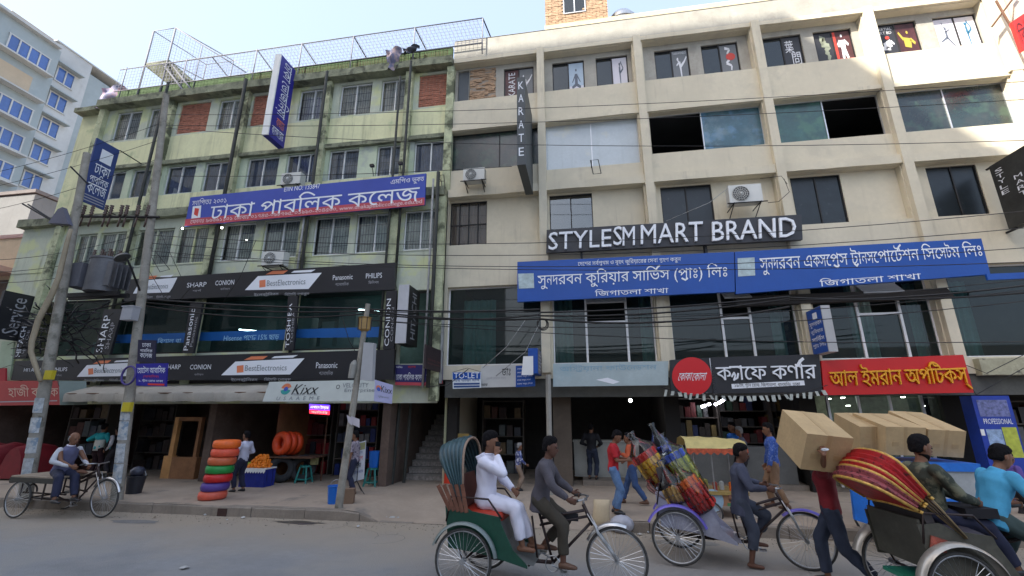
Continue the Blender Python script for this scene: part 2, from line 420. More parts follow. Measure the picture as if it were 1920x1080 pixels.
# ================================================================ wall tools
def wall(b, x0, x1, z0, z1, y, holes=(), depth=.2, m=0, mr=None):
    mr = m if mr is None else mr
    xs = sorted({x0, x1, *[min(max(h[k], x0), x1) for h in holes for k in (0, 1)]}); zs = sorted({z0, z1, *[min(max(h[k], z0), z1) for h in holes for k in (2, 3)]})
    inh = lambda x, z: any(h[0] < x < h[1] and h[2] < z < h[3] for h in holes)
    for i in range(len(xs) - 1):
        for j in range(len(zs) - 1):
            if not inh((xs[i] + xs[i + 1]) / 2, (zs[j] + zs[j + 1]) / 2):
                b.quad((xs[i], y, zs[j]), (xs[i + 1], y, zs[j]), (xs[i + 1], y, zs[j + 1]), (xs[i], y, zs[j + 1]), m)
    for h in holes:
        a, c, e, g = h[:4]; d = y + depth
        b.quad((a, y, e), (a, y, g), (a, d, g), (a, d, e), mr); b.quad((c, y, g), (c, y, e), (c, d, e), (c, d, g), mr)
        b.quad((a, y, g), (c, y, g), (c, d, g), (a, d, g), mr); b.quad((a, d, e), (c, d, e), (c, y, e), (a, y, e), mr)
def curtain(b, x0, x1, z0, z1, y, amp=.025, per=.09, m=None):
    n = max(6, int((x1 - x0) / per * 4)); ph = x0 * 7
    pts = [(x0 + (x1 - x0) * i / n, y + amp * math.sin(2 * math.pi * (x0 + (x1 - x0) * i / n) / per + ph + math.sin(i * .7))) for i in range(n + 1)]
    b.add([(p[0], p[1], z) for z in (z0, z1) for p in pts], [(i, i + 1, n + 2 + i, n + 1 + i) for i in range(n)], m)
m_wframe = mat('window_frame_white', (.70, .71, .70), .5, .1, var=.1)
def window(par, x0, x1, z0, z1, y, kind='grille', seed=0, mull=1, frame=m_wframe, g=None, cur=m_curt, ft=.035):
    rnd = random.Random(seed); b = MB(); cx = (x0 + x1) / 2
    b.box(x0, x0 + ft, y, y + .06, z0, z1); b.box(x1 - ft, x1, y, y + .06, z0, z1)
    b.box(x0 + ft, x1 - ft, y, y + .06, z0, z0 + ft); b.box(x0 + ft, x1 - ft, y, y + .06, z1 - ft, z1)
    for k in range(mull):
        xm = x0 + (x1 - x0) * (k + 1) / (mull + 1); b.box(xm - ft * .6, xm + ft * .6, y - .008, y + .052, z0 + ft, z1 - ft)
    w = b.build('window', frame, par)
    for k in range(mull + 1):
        xa = x0 + (x1 - x0) * k / (mull + 1); xb = x0 + (x1 - x0) * (k + 1) / (mull + 1)
        p = MB(); p.quad((xa, y + .022 + .012 * (k % 2), z0), (xb, y + .022 + .012 * (k % 2), z0), (xb, y + .022 + .012 * (k % 2), z1), (xa, y + .022 + .012 * (k % 2), z1)); p.build('pane', g or g_clear, w)
    if kind == 'grille':
        gr = MB(); n = int((x1 - x0) / .09)
        for i in range(1, n): xx = x0 + (x1 - x0) * i / n; gr.box(xx - .005, xx + .005, y + .062, y + .07, z0, z1)
        for t in (.25, .5, .75): zz = z0 + (z1 - z0) * t; gr.box(x0, x1, y + .071, y + .079, zz - .007, zz + .007)
        gr.build('grille', m_grille, w)
    if kind in ('grille', 'curtain'):
        c = MB(); a = rnd.uniform(0, .1); e = rnd.uniform(0, .3) if rnd.random() < .4 else 0
        curtain(c, x0 + a * (x1 - x0), x1 - e * (x1 - x0), z0, z1, y + .115, .018); c.build('curtain', cur, w)
    return w
def bricks(par, x0, x1, z0, z1, y, m, seed=0, rough=.01, ragged=False, bw=.25, bh=.085):
    rnd = random.Random(seed); b = MB(); z = z0; r = 0; bh = (z1 - z0) / round((z1 - z0) / bh)
    while z < z1 - .01:
        x = x0 - (bw / 2 if r % 2 else 0)
        while x < x1 - .01:
            a = max(x, x0); c = min(x + bw - .014, x1 + (rnd.uniform(-.02, .05) if ragged else 0))
            if c - a > .03: yo = rnd.uniform(-rough, rough); b.box(a, c, y + yo, y + .1, z + .007, z + bh - .007 + (rnd.uniform(-.006, .004) if ragged else 0))
            x += bw
        z += bh; r += 1
    o = b.build('brick_infill', m, par); o['kind'] = 'stuff'
    q = MB(); q.box(x0, x1, y + .018, y + .12, z0, z1); q.build('mortar', m_mortar, o)
    return o
def shell(par, x0, x1, y0, y1, z1, m, levels, slabm=m_room):
    b = MB()
    b.quad((x0, y1, 0), (x0, y0, 0), (x0, y0, z1), (x0, y1, z1)); b.quad((x1, y0, 0), (x1, y1, 0), (x1, y1, z1), (x1, y0, z1))
    b.quad((x1, y1, 0), (x0, y1, 0), (x0, y1, z1), (x1, y1, z1)); b.quad((x0, y0, z1), (x1, y0, z1), (x1, y1, z1), (x0, y1, z1)); b.build('side_wall', m, par)
    f = MB()
    for z in levels: f.box(x0 + .02, x1 - .02, y0 + .35, y1 - .02, z - .12, z)
    f.build('floor_slab', slabm, par)
    bw = MB(); bw.box(x0 + .03, x1 - .03, y0 + 3.2, y0 + 3.3, levels[0], z1 - .05); bw.build('room_back_wall', m_room, par)
# ================================================================ green college building
G = thing('college_building', 'yellow-green mouldy four storey building with barred windows, black electronics signs and rooftop cage', 'building', (-12, 12.7, 0))
YG, YL = 12.7, 12.35
shell(G, -19.95, -4.12, 13.1, 24, 14.0, m_yel, [3.3, 6.6, 9.0, 11.75])
r4w = [(-18.06, -16.98), (-16.5, -15.62), (-13.4, -12.38), (-10.03, -8.95), (-8.38, -7.26), (-6.78, -5.84)]
r4b = [(-15.15, -13.83), (-11.98, -10.55), (-5.4, -4.3)]
r3w = [(-18.1, -17.02), (-16.6, -15.62), (-15.1, -13.96), (-13.48, -12.4), (-11.72, -10.58), (-10.16, -8.95), (-8.52, -7.52), (-6.73, -5.85), (-5.38, -4.32)]
s = YL / 12.7
r2w = [(-18.33, -17.55), (-17.32, -16.11), (-15.72, -14.3), (-14.0, -12.84), (-12.2, -11.07), (-10.63, -9.29), (-8.75, -7.57), (-7.23, -6.0), (-5.56, -4.53)]
r2w = [(a * s, c * s) for a, c in r2w]
b = MB(); r4w = [(a - .05, c + .07) for a, c in r4w]; r3w = [(a - .05, c + .07) for a, c in r3w]; r2w = [(a - .05, c + .06) for a, c in r2w]; H4 = [(a, c, 12.42, 13.75) for a, c in r4w + r4b]; H3 = [(a, c, 9.86, 11.05) for a, c in r3w]; H2 = [(a, c, 6.98, 8.33) for a, c in r2w]
for x0, x1, hh in ((-18.7, -4.12, 1),):
    wall(b, x0, x1, 12.35, 13.95, YG, H4, .16, 2); wall(b, x0, x1, 11.12, 12.35, YG, (), .1, 0); wall(b, x0, x1, 9.85, 11.12, YG, H3, .16, 1); wall(b, x0, x1, 8.9, 9.85, YG, (), .1, 0)
wall(b, -19.95, -18.7, 8.9, 13.95, YG + .12, (), .1, 0)
wall(b, -20.35, -4.12, 6.95, 8.72, YL, H2, .16, 2); wall(b, -20.35, -4.12, 2.4, 6.95, YL + .02, [(-18.9, -5.55, 3.95, 5.85), (-5.35, -4.4, 3.5, 5.7)], .12, 2)
b.build('wall', [m_yel, m_mint, m_gmint], G)
b = MB(); b.quad((-20.35, 13.2, 0), (-20.35, YL, 0), (-20.35, YL, 8.72), (-20.35, 13.2, 8.72)); b.build('end_wall', m_gmint, G)
b = MB()
def rough_ledge(b, x0, x1, y0, y1, z0, z1, seg=.35, am=.03):
    n = int((x1 - x0) / seg); rr = random.Random(int(x0 * 10 + z0)); P = []
    for i in range(n + 1):
        x = x0 + (x1 - x0) * i / n; d = [rr.uniform(-am, am) for _ in range(4)]
        P += [(x, y1, z0 + d[0] * .5), (x, y0 + d[1] * .4, z0 + d[0] * .6), (x, y0 + d[2] * .4, z1 + d[3] * .5), (x, y1, z1 + d[3] * .5)]
    b.add(P, [(i * 4 + j, i * 4 + (j + 1) % 4, i * 4 + 4 + (j + 1) % 4, i * 4 + 4 + j) for i in range(n) for j in range(4)] + [(3, 2, 1, 0), (n * 4, n * 4 + 1, n * 4 + 2, n * 4 + 3)])
rough_ledge(b, -18.75, -4.12, 12.34, 12.72, 13.86, 14.16); rough_ledge(b, -20.4, -4.12, 12.12, 12.75, 8.68, 8.98); rough_ledge(b, -18.75, -4.12, 12.56, 12.72, 11.07, 11.22, am=.02)
rough_ledge(b, -20.0, -18.7, 12.5, 12.9, 13.86, 14.05)
b.build('ledge', m_mould, G)
for i, X in enumerate((-18.62, -15.46, -12.2, -8.84, -5.72, -4.2)):
    b = MB(); wd = .13; b.box(X - wd, X + wd, 12.52, 12.72, 8.99, 13.85); b.box(X - wd, X + wd, 12.2, 12.36, 2.45, 8.67); b.build('pilaster', m_mouldy, G)
for X, z0, z1, Y, r in ((-15.28, 4, 14.3, 12.1, .05), (-12.0, 6, 14.1, 12.2, .06), (-8.66, 2.6, 13.9, 12.12, .05), (-8.78, 5.8, 8.8, 12.1, .035), (-5.52, 5.7, 13.9, 12.14, .045), (-5.86, 2.6, 13.3, 12.12, .04), (-4.28, 2.8, 9.4, 12.0, .06), (-4.45, 2.8, 9.2, 12.05, .035)):
    b = MB(); b.tube([(X, Y, z0), (X + .01, Y, (z0 + z1) / 2), (X, Y, z1)], r, 8); b.build('drain_pipe', m_pipe if r > .036 else m_pipeg, G, smooth=True)
for i, (a, c) in enumerate(r4w): window(G, a + .01, c - .01, 12.44, 13.73, YG + .07, seed=i, mull=1 if c - a > 1.0 else 1)
for i, (a, c) in enumerate(r4b): bricks(G, a, c, 12.42, 13.75, YG + .05, m_brick, i)
for i, (a, c) in enumerate(r3w):
    k = i in (0, 1, 2, 3, 4, 5, 8)
    window(G, a + .01, c - .01, 9.88, 11.03, YG + .07, 'curtain' if k else 'grille', seed=i + 10, mull=2 if i == 5 else 1, g=g_dusk if k else g_clear, cur=mat('dusky_curtain', (.34, .36, .42), .9, var=.3))
for i, (a, c) in enumerate(r2w): window(G, a + .01, c - .01, 7.0, 8.31, YL + .07, seed=i + 20, cur=mat('green_grey_curtain', (.60, .64, .58), .9, var=.25), frame=m_wframe if i > 3 else m_gmint)
# parapet wall behind the railing, roof railing and netting
b = MB(); b.box(-18.75, -4.2, 12.62, 12.74, 14.1, 14.72); b.build('roof_parapet', mat('dark_green_parapet', (.07, .115, .045), .95, var=.3, vs=4, bump=.4, bs=20), G)
b = MB(); b.box(-12, -4.2, 12.6, 12.76, 14.72, 14.76); b.build('parapet_coping', m_yel, G)
RF = thing('roof_netting', 'tall grey wire mesh fence with slanting braces along the green building roof edge', 'fence', (-11, 12.45, 14.14))
b = MB(); post = [-17.9, -15.1, -12.0, -10.1, -8.0, -5.6, -3.07]
for X in post: b.tube([(X, 12.45, 14.14), (X, 12.45, 15.68)], .022, 5)
b.tube([(-18.2, 12.45, 15.6), (-3.07, 12.45, 15.68)], .022, 5); b.tube([(-18.2, 12.45, 14.55), (-3.07, 12.45, 14.6)], .024, 5); m_rg = mat('rail_dull_grey', (.24, .24, .27), .7, var=.1); b.build('rail_frame', m_rg, RF, smooth=True)
for X in post[2:] + [-14]:
    t = MB(); t.tube([(X, 12.45, 15.66), (X + .35, 13.5, 15.0)], .026, 5); t.build('brace', m_iron if X > -9 else m_rg, RF)
b = MB(); rr = .0035
for i in range(104):
    X = -18.2 + i * .145
    if X < -3.07: b.box(X, X + .009, 12.445, 12.452, 14.6, 15.66)
for j in range(7): b.box(-18.2, -3.07, 12.443, 12.45, 14.7 + j * .145, 14.707 + j * .145)
for i in range(60):
    X = -12 + i * .15; b.quad((X, 12.46, 15.66), (X + .009, 12.46, 15.66), (X + .36, 13.5, 15.03), (X + .351, 13.5, 15.03))
m_net = mat('net_wire_lilac_grey', (.20, .20, .27), .7, var=.1)
o = b.build('wire_mesh', m_net, RF); o['kind'] = 'stuff'
b = MB()
for i in range(120):
    X = -12 + i * .066
    if X < -4.3: b.box(X, X + .012, 12.5, 12.512, 14.15, 14.55 + .0 * i)
o = b.build('railing_bars', m_rust, RF); o['kind'] = 'stuff'
# rooftop stair cage
CG = thing('roof_stair_cage', 'wire mesh cage around a small concrete stair landing high on the green roof', 'cage', (-15.5, 12.6, 14.14))
P = dict(a=(-17.25, 12.6), b=(-16.2, 12.6), c=(-16.6, 14.6), d=(-15.2, 14.6))
b = MB()
for k, (x, y) in P.items(): b.tube([(x, y, 14.1), (x, y, 17.55 if y < 13 else 17.6)], .035 if y < 13 else .025, 5)
for z in (15.9, 17.55): b.tube([(-17.25, 12.6, z), (-16.2, 12.6, z), (-15.2, 14.6, z), (-16.6, 14.6, z)], .022, 5, close=True)
b.tube([(-16.2, 12.6, 17.55), (-12.45, 12.6, 14.8)], .022, 5); b.tube([(-15.2, 14.6, 17.6), (-12.2, 14.2, 15.2)], .02, 5); b.tube([(-14.7, 12.6, 16.4), (-14.7, 12.6, 14.2)], .018, 5)
b.build('cage_frame', m_rg, CG, smooth=True)
b = MB(); b.slab([(-17.3, 12.6, 15.88), (-16.2, 12.6, 15.86), (-14.9, 13.0, 14.75), (-15.9, 13.0, 14.75)], .12); b.box(-17.3, -16.15, 12.6, 14.3, 15.82, 15.95); b.build('stair_landing', m_mould, CG)
for dx in (0, .35):
    t = MB(); t.tube([(-16.3 + dx, 12.5, 15.7), (-14.9 + dx, 12.4, 14.15)], .03, 5); t.build('stair_rail', m_rg, CG)
b = MB()
def net(b, A, B, C, D, nu, nv, w=.006):
    A, B, C, D = map(Vector, (A, B, C, D))
    for i in range(nu + 1): t = i / nu; b.tube([A.lerp(B, t), D.lerp(C, t)], w * .6, 3, cap=False)
    for j in range(nv + 1): t = j / nv; b.tube([A.lerp(D, t), B.lerp(C, t)], w * .6, 3, cap=False)
net(b, (-17.25, 12.6, 17.55), (-16.2, 12.6, 17.55), (-16.2, 12.6, 15.9), (-17.25, 12.6, 15.9), 9, 14); net(b, (-16.2, 12.6, 17.55), (-15.2, 14.6, 17.6), (-15.2, 14.6, 15.2), (-16.2, 12.6, 15.0), 12, 16)
net(b, (-16.2, 12.6, 17.5), (-12.5, 12.6, 14.8), (-12.5, 12.6, 14.6), (-16.2, 12.6, 15.0), 26, 12)
o = b.build('wire_mesh', m_net, CG); o['kind'] = 'stuff'
# ================================================================ beige building
B = thing('commercial_building', 'cream four storey commercial building with square pilasters and shops below', 'building', (4, 12.6, 0))
YB = 12.6; BAYS = [(-4.1, -1.18), (-.95, 1.95), (2.3, 5.6), (5.9, 8.82), (9.12, 12.02)]
shell(B, -4.08, 15.5, 13.3, 24, 14.2, m_beige, [3.25, 6.4, 9.2, 11.9])
b = MB(); Hs = []
for i, (a, c) in enumerate(BAYS):
    Hs += [(a, c, 12.42, 13.93), (a, c, 9.5 if i == 1 else 9.75, 11.2), (a, c, 7.15, 8.75), (a + .08, c, 3.45, 5.8)]
wall(b, -4.12, 15.5, 3.05, 14.12, YB, Hs, .26, 0)
wall(b, -4.12, 15.5, 14.12, 14.93, YB - .02, (), .1, 1); b.box(-4.12, 15.5, YB - .02, YB + .6, 14.90, 14.94, 1)
b.quad((-4.12, YB, 3.05), (15.5, YB, 3.05), (15.5, 13.4, 3.05), (-4.12, 13.4, 3.05), 1)
b.build('wall', [m_beige, m_gconc], B)
for X in (-1.06, 2.12, 5.75, 8.97, 12.2):
    b = MB(); b.box(X - .12, X + .12, YB - .15, YB - .002, 3.2, 14.1); b.build('pilaster', m_beige, B)
b = MB(); rough_ledge(b, -4.1, 15.4, YB - .1, YB + .02, 8.76, 9.02, .4, .012); rough_ledge(b, -4.1, 15.4, YB - .08, YB + .02, 13.95, 14.1, .4, .008); rough_ledge(b, -4.1, 15.4, YB - .06, YB + .02, 11.22, 11.34, .4, .008); b.build('ledge', m_beige, B)
# recessed panels with window holes, row 4
YR = YB + .24
def W4(x0, y0, x1, y1, Y=YR): return rect(x0, y0, x1, y1, Y)
row4 = [W4(1035, 112, 1097, 161), W4(1116, 102, 1180, 155), W4(1225, 88, 1296, 141), W4(1312, 76, 1390, 130), W4(1427, 60, 1511, 115), W4(1520, 47, 1607, 104), W4(1632, 30, 1730, 87), W4(1742, 19, 1844, 72), W4(945, 122, 1001, 172)]
row4 = [(a, c, 12.47, 13.72) for a, c, _, _ in row4]
b = MB(); wall(b, -4.1, 12.1, 12.40, 13.95, YR, row4 + [(-4.02, -3.62, 12.47, 13.85), (-3.6, -2.66, 12.47, 13.85)], .14, 0, 0); b.build('recessed_panel', m_gconc, B)
w4 = []
for i, (a, c, z0, z1) in enumerate(row4):
    w4.append(window(B, a, c, z0, z1, YR + .05, 'none', seed=i, frame=m_iron, g=g_tint, ft=.03))
b = MB(); b.box(-4.0, -3.64, YR + .06, YR + .1, 12.47, 13.83); b.build('shutter', mat('grey_shutter', (.12, .13, .14), .7), B)
bricks(B, -3.58, -2.68, 12.47, 13.85, YR + .0, m_brick2, 9, .03, True, .22, .07)
# row 3
def paintmat(name, c1, c2, c3, sc=2.2):
    m = mat(name, c1, .25, var=.3, vs=sc, patch=c2, pth=.5, ps=sc * .8, streak=.9, sc=c3, sdir=(2, 2, 2), sth=.45, spec=.8); return m
m_pd = paintmat('dark_mural_film', (.02, .035, .035), (.035, .07, .05), (.07, .06, .05)); m_pb = paintmat('blue_mural_film', (.03, .10, .13), (.06, .16, .26), (.22, .30, .33)); m_pg = paintmat('green_mural_film', (.03, .10, .085), (.05, .14, .09), (.02, .03, .05))
m_pw = mat('pale_window_film', (.47, .52, .54), .2, var=.1, vs=1.5, streak=.4, sc=(.3, .32, .3), spec=.8, patch=(.55, .56, .48), pth=.62)
m_blackvoid = mat('open_dark_window', (.012, .010, .02), .9, var=.1)
def film_window(i, x0, x1, z0, z1, parts, Y=YB + .2, fr=m_alu):
    b = MB(); ft = .03; xs = [x0] + [x0 + (x1 - x0) * p[1] for p in parts]
    b.box(x0, x1, Y, Y + .05, z0, z0 + ft); b.box(x0, x1, Y, Y + .05, z1 - ft, z1)
    for k, X in enumerate(xs): b.box(X - ft / 2, X + ft / 2, Y - .003, Y + .047, z0 + ft, z1 - ft)
    w = b.build('window', fr, B)
    for k, p in enumerate(parts):
        if p[0] is None: continue
        q = MB(); q.quad((xs[k], Y + .02, z0), (xs[k + 1], Y + .02, z0), (xs[k + 1], Y + .02, z1), (xs[k], Y + .02, z1)); q.build('pane', p[0], w)
    return w
film_window(0, *BAYS[0][:2], 9.75, 11.2, [(m_pd, .55), (m_pd, 1)], fr=m_iron); film_window(1, *BAYS[1], 9.5, 11.2, [(m_pw, .5), (m_pw, 1)]); film_window(2, *BAYS[2], 9.75, 11.2, [(None, .48), (m_pb, 1)]); film_window(3, *BAYS[3], 9.75, 11.2, [(m_pg, .49), (None, 1)]); film_window(4, *BAYS[4], 9.75, 11.2, [(m_pd, .48), (m_pd, 1)])
# row 2
YR2 = YB + .2
row2 = [rect(840, 380, 912, 460, YR2), rect(1030, 370, 1113, 425, YR2), rect(1237, 348, 1341, 410, YR2), rect(1480, 332, 1592, 412, YR2), rect(1732, 307, 1856, 397, YR2)]
row2 = [(max(a, BAYS[i][0] + .01), c, 7.17, 8.7) for i, (a, c, _, _) in enumerate(row2)]
b = MB(); wall(b, -4.1, 12.1, 7.1, 8.8, YR2, row2, .14, 0); b.build('recessed_panel', m_beige, B)
for i, (a, c, z0, z1) in enumerate(row2):
    if i < 2:
        w = window(B, a, c, z0, z1, YR2 + .04, 'none', frame=m_iron, g=g_clear if i else g_clear, mull=3 if i == 0 else 1, ft=.025)
        if i == 0: q = MB(); q.box(a, c, YR2 + .035, YR2 + .06, 7.9, 7.93); q.build('glazing_bar', m_iron, w); q = MB(); curtain(q, a, c, z0, z1, YR2 + .2); q.build('curtain', mat('brown_curtain', (.25, .18, .15), .9), w)
    else: window(B, a, c, z0, z1, YR2 + .03, 'none', frame=m_iron, g=mat('black_film_glass', (.012, .018, .022), .3, var=.4, vs=3, patch=(.04, .045, .045), pth=.64, ps=5), ft=.03)
# row 1 shop glass
YR1 = YB + .18
def shopglass(x0, x1, z0, z1, op=None):
    b = MB(); ft = .04
    b.box(x0, x1, YR1, YR1 + .06, z0, z0 + ft); b.box(x0, x1, YR1, YR1 + .06, z1 - ft, z1); b.box(x0, x0 + ft, YR1 + .003, YR1 + .057, z0 + ft, z1 - ft); b.box(x1 - ft, x1, YR1 + .003, YR1 + .057, z0 + ft, z1 - ft)
    if op: [b.box(X - .03, X + .03, YR1 - .02, YR1 + .05, z0 + ft, z1 - ft) for X in op[:2]]; b.box(op[0] + .03, op[1] - .03, YR1 - .018, YR1 + .05, op[2] - .03, op[2] + .03)
    w = b.build('shop_window', mat('white_window_bar', (.7, .7, .7), .4), B); q = MB()
    for xa, xb in ([(x0, op[0]), (op[0], op[1]), (op[1], x1)] if op else [(x0, (x0 + x1) / 2), ((x0 + x1) / 2, x1)]):
        q = MB(); zz = op[2] if op and xa == op[0] else z1; q.quad((xa, YR1 + .03, z0), (xb, YR1 + .03, z0), (xb, YR1 + .03, zz), (xa, YR1 + .03, zz)); q.build('pane', g_teal, w)
    if op:   # top hung vent standing open
        h = z1 - .35; L = .52; a = R_(48); q = MB(); x0_, x1_ = op[0] + .03, op[1] - .03
        def pt(x, t): return (x, YR1 - math.sin(a) * L * t, h - math.cos(a) * L * t)
        q.slab([pt(x0_, 0), pt(x1_, 0), pt(x1_, 1), pt(x0_, 1)], -.02); q.tube([pt(x0_, 0), pt(x1_, 0), pt(x1_, 1), pt(x0_, 1)], .025, 4, close=True); q.build('open_vent', mat('frosted_vent', (.34, .34, .34), .35, var=.15), w)
    return w
ops = [None, (rect(1098, 580, 1180, 677, YR1)), rect(1349, 565, 1417, 667, YR1), rect(1606, 578, 1705, 660, YR1), None]
for i, (a, c) in enumerate(BAYS):
    op = None if ops[i] is None else (ops[i][0], ops[i][1], 4.62)
    w = shopglass(a + .08, c, 3.45, 5.8, op)
    for (u, v) in {0: ((.12, .5),), 1: ((.0, .22), (.85, 1)), 2: ((.82, .95),), 3: ((.38, .6), (.86, 1)), 4: ((.02, .3), (.8, .9))}[i]:
        q = MB(); curtain(q, a + .1 + u * (c - a), a + v * (c - a), 3.5, 5.5, YR1 + .4, .04, .16); q.build('curtain', m_curtt, w)
# upper ledge of the shop floor at the right end and end strip
b = MB(); rough_ledge(b, 9.3, 15.5, 12.42, 12.62, 3.0, 3.4, .3, .02); b.build('stained_ledge', mat('stained_cream', (.42, .40, .28), .9, var=.3, vs=3, patch=(.1, .09, .07), pth=.55, ps=3), B)
b = MB(); b.box(12.02, 12.45, 12.44, 12.55, 11.3, 14.8); b.build('corner_pier', m_beige, B)
# roof annex in brick behind the parapet
b = MB(); b.box(-.92, 15, 13.0, 13.25, 14.94, 15.55); b.build('upper_parapet', mat('paint_cream_yellow', (.66, .55, .34), .85, var=.1), B)
A = thing('roof_room', 'small brick room with barred window on the cream building roof', 'rooftop room', (.4, 13.3, 15.0))
b = MB(); b.box(-.9, 1.35, 13.5, 16, 14.3, 19); b.build('core', m_mortar, A)
b = MB(); z = 15.0; r = 0
while z < 18.6:
    x = -.92 - (.12 if r % 2 else 0)
    while x < 1.36:
        a, c = max(x, -.92), min(x + .235, 1.37)
        if c - a > .03 and not (-.2 < (a + c) / 2 < .55 and z > 16.4): b.box(a, c, 13.47 + random.uniform(-.008, .008), 13.52, z + .006, z + .074)
        x += .25
    z += .08; r += 1
o = b.build('brick_courses', m_brick2, A); o['kind'] = 'stuff'
window(A, -.24, .58, 16.42, 17.4, 13.44, 'grille', 5, frame=m_alu, g=g_tint)
TK = thing('water_tank', 'round stainless steel water tank behind the cream roof parapet', 'water tank', (1.95, 14.2, 15.2))
b = MB(); b.loft([((1.95, 14.2, 15.0), (.55, 0, 0), (0, .55, 0)), ((1.95, 14.2, 16.45), (.55, 0, 0), (0, .55, 0)), ((1.95, 14.2, 16.7), (.4, 0, 0), (0, .4, 0)), ((1.95, 14.2, 16.8), (.1, 0, 0), (0, .1, 0))], 24); b.build('tank', mat('stainless', (.55, .55, .55), .25, .9, var=.1), TK, smooth=True, auto=50)
b = MB(); [b.torus((1.95, 14.2, z), (0, 0, 1), .555, .015, 24, 4) for z in (15.5, 15.9, 16.3)]; b.build('rib', m_steel, TK)
# ================================================================ neighbour at the right edge
N = thing('pink_building', 'pinkish building with protruding balconies at the right edge of the row', 'building', (18, 12.5, 0))
m_pink = mat('paint_dusty_pink', (.58, .47, .40), .85, var=.12, streak=.3)
b = MB(); b.box(12.5, 24, 12.3, 22, 8.9, 19); b.box(15.6, 24, 13.2, 22, 0, 8.8); b.build('wall', m_pink, N)
b = MB(); b.box(13.1, 20, 11.7, 12.29, 12.1, 12.25); b.box(13.1, 20, 11.7, 12.29, 10.4, 10.5); b.build('balcony_slab', mat('dusty_concrete_pink', (.45, .36, .32), .9), N)
b = MB(); [b.box(13.2 + .16 * k, 13.23 + .16 * k, 11.72, 11.75, 10.5, 11.3) for k in range(40)]; b.box(13.1, 20, 11.7, 11.77, 11.3, 11.36); o = b.build('balcony_railing', m_rust, N)
# ================================================================ tall apartment block beyond the alley
AP = thing('apartment_tower', 'tall pale grey and white apartment block with blue glass windows beyond the green building', 'building', (-56, 30, 0))
m_apw = mat('apartment_white', (.52, .53, .52), .85, var=.12, vs=.3, streak=.6, sc=(.26, .26, .25), sdir=(.5, .5, .08), patch=(.44, .45, .44), pth=.55, ps=.2); m_apb = mat('apartment_bluegrey', (.34, .39, .40), .85, var=.1, vs=.3, streak=.5, sdir=(.5, .5, .08), sc=(.2, .22, .22)); m_apt = mat('apartment_tan', (.52, .42, .30), .85, var=.12, vs=.5)
K = 52 / 30
def ax(Y, Z): return (Y * K, CH + (Z - CH) * K)
Yc0 = 17.15 * K; Yc1 = 19.0 * K; ZT = CH + (23.3 - CH) * K
b = MB(); b.box(-70, -52, Yc0, Yc1, 0, ZT, 0); b.box(-70, -51.4, 18, Yc0, 0, CH + (22.6 - CH) * K, 1); b.box(-70, -52.4, Yc1, 42, 0, ZT - .8, 1); b.build('wall', [m_apw, m_apb], AP)
b = MB(); b.box(-70, -50.9, 18, Yc0 - .3, CH + (22.6 - CH) * K, CH + (22.75 - CH) * K); b.box(-69, -51.9, Yc0 - .3, 42, ZT, ZT + .15); b.build('roof_slab', m_apw, AP)
b = MB(); b.box(-60, -52.6, 26, 30.5, CH + (22.75 - CH) * K, CH + (22.75 - CH) * K + 1.3); b.build('roof_shed', m_apt, AP)
for i in range(5):
    b = MB(); zz = CH + (22.75 - CH) * K + .1 + i * .24; b.box(-52.62, -52.5, 26.2, 30.4, zz, zz + .1); b.build('timber_slat', m_apt, AP)
def apwin(y0, y1, z0, z1, X=-52., n=2):
    b = MB(); b.box(X, X + .12, y0 - .1, y1 + .1, z0 - .12, z0); b.box(X, X + .12, y0 - .1, y1 + .1, z1, z1 + .12)
    for k in range(n + 1): yy = y0 + (y1 - y0) * k / n; b.box(X, X + .12, yy - .06, yy + .06, z0, z1)
    w = b.build('window', m_apw, AP)
    for k in range(n): a = y0 + (y1 - y0) * k / n; q = MB(); q.box(X + .02, X + .05, a + .06, a + (y1 - y0) / n - .06, z0, z1); q.build('pane', g_blue, w)
    return w
for k in range(8):
    zc = CH + (21.4 - 1.72 * k - CH) * K
    a = 17.4 * K; w = apwin(a, a + 1.55, zc - .75, zc + .75); q = MB(); q.box(-52, -51.3, a - .4, a + 2.0, zc + .95, zc + 1.05); q.build('sunshade', m_apb, w)
    zc = CH + (21.25 - 1.72 * k - CH) * K
    if k % 2 == 0 or k > 2:
        apwin(14.9 * K, 16.75 * K, zc - .7, zc + .75, -51.4, 4)
    else: q = MB(); q.box(-51.42, -51.3, 14.2 * K, 16.3 * K, zc - .9, zc + .9); q.build('balcony_recess', m_apt, AP)
    q = MB(); q.box(-51.38, -50.6, 14.0 * K, 16.9 * K, zc - 1.25, zc - 1.1); q.build('balcony_slab', m_apw, AP)
m_apd = mat('apartment_dull_grey', (.20, .20, .20), .85, var=.15, vs=.4, streak=.4)
LB = thing('low_apartment_block', 'pale pink-grey block with dark windows in front of the apartment tower', 'building', (-36, 26, 0))
b = MB(); b.box(-44, -33, 20, 24.5, 0, CH + (13.95 - CH) * 33 / 30, 0); b.box(-44, -32.9, 19.9, 24.6, CH + (14.1 - CH) * 33 / 30 - .1, CH + (14.1 - CH) * 33 / 30 + .12, 1)
for k in range(4): b.box(-33.01, -32.95, 20, 24.5, 12.6 - 2.1 * k, 13.4 - 2.1 * k, 1)
b.build('wall', [m_apd, mat('grey_pink_band', (.18, .155, .15), .85)], LB)
for k in range(5):
    for y in (20.4, 22.6):
        zc = 12.0 - 2.1 * k; q = MB(); q.box(-33, -32.92, y, y + 1.1, zc - .55, zc + .55); w = q.build('window', m_apw, LB); q = MB(); q.box(-32.93, -32.9, y + .08, y + 1.02, zc - .47, zc + .47); q.build('pane', g_blue, w)
PB = thing('peach_building', 'low peach building with a pink slab edge left of the green building', 'building', (-27, 13.6, 0))
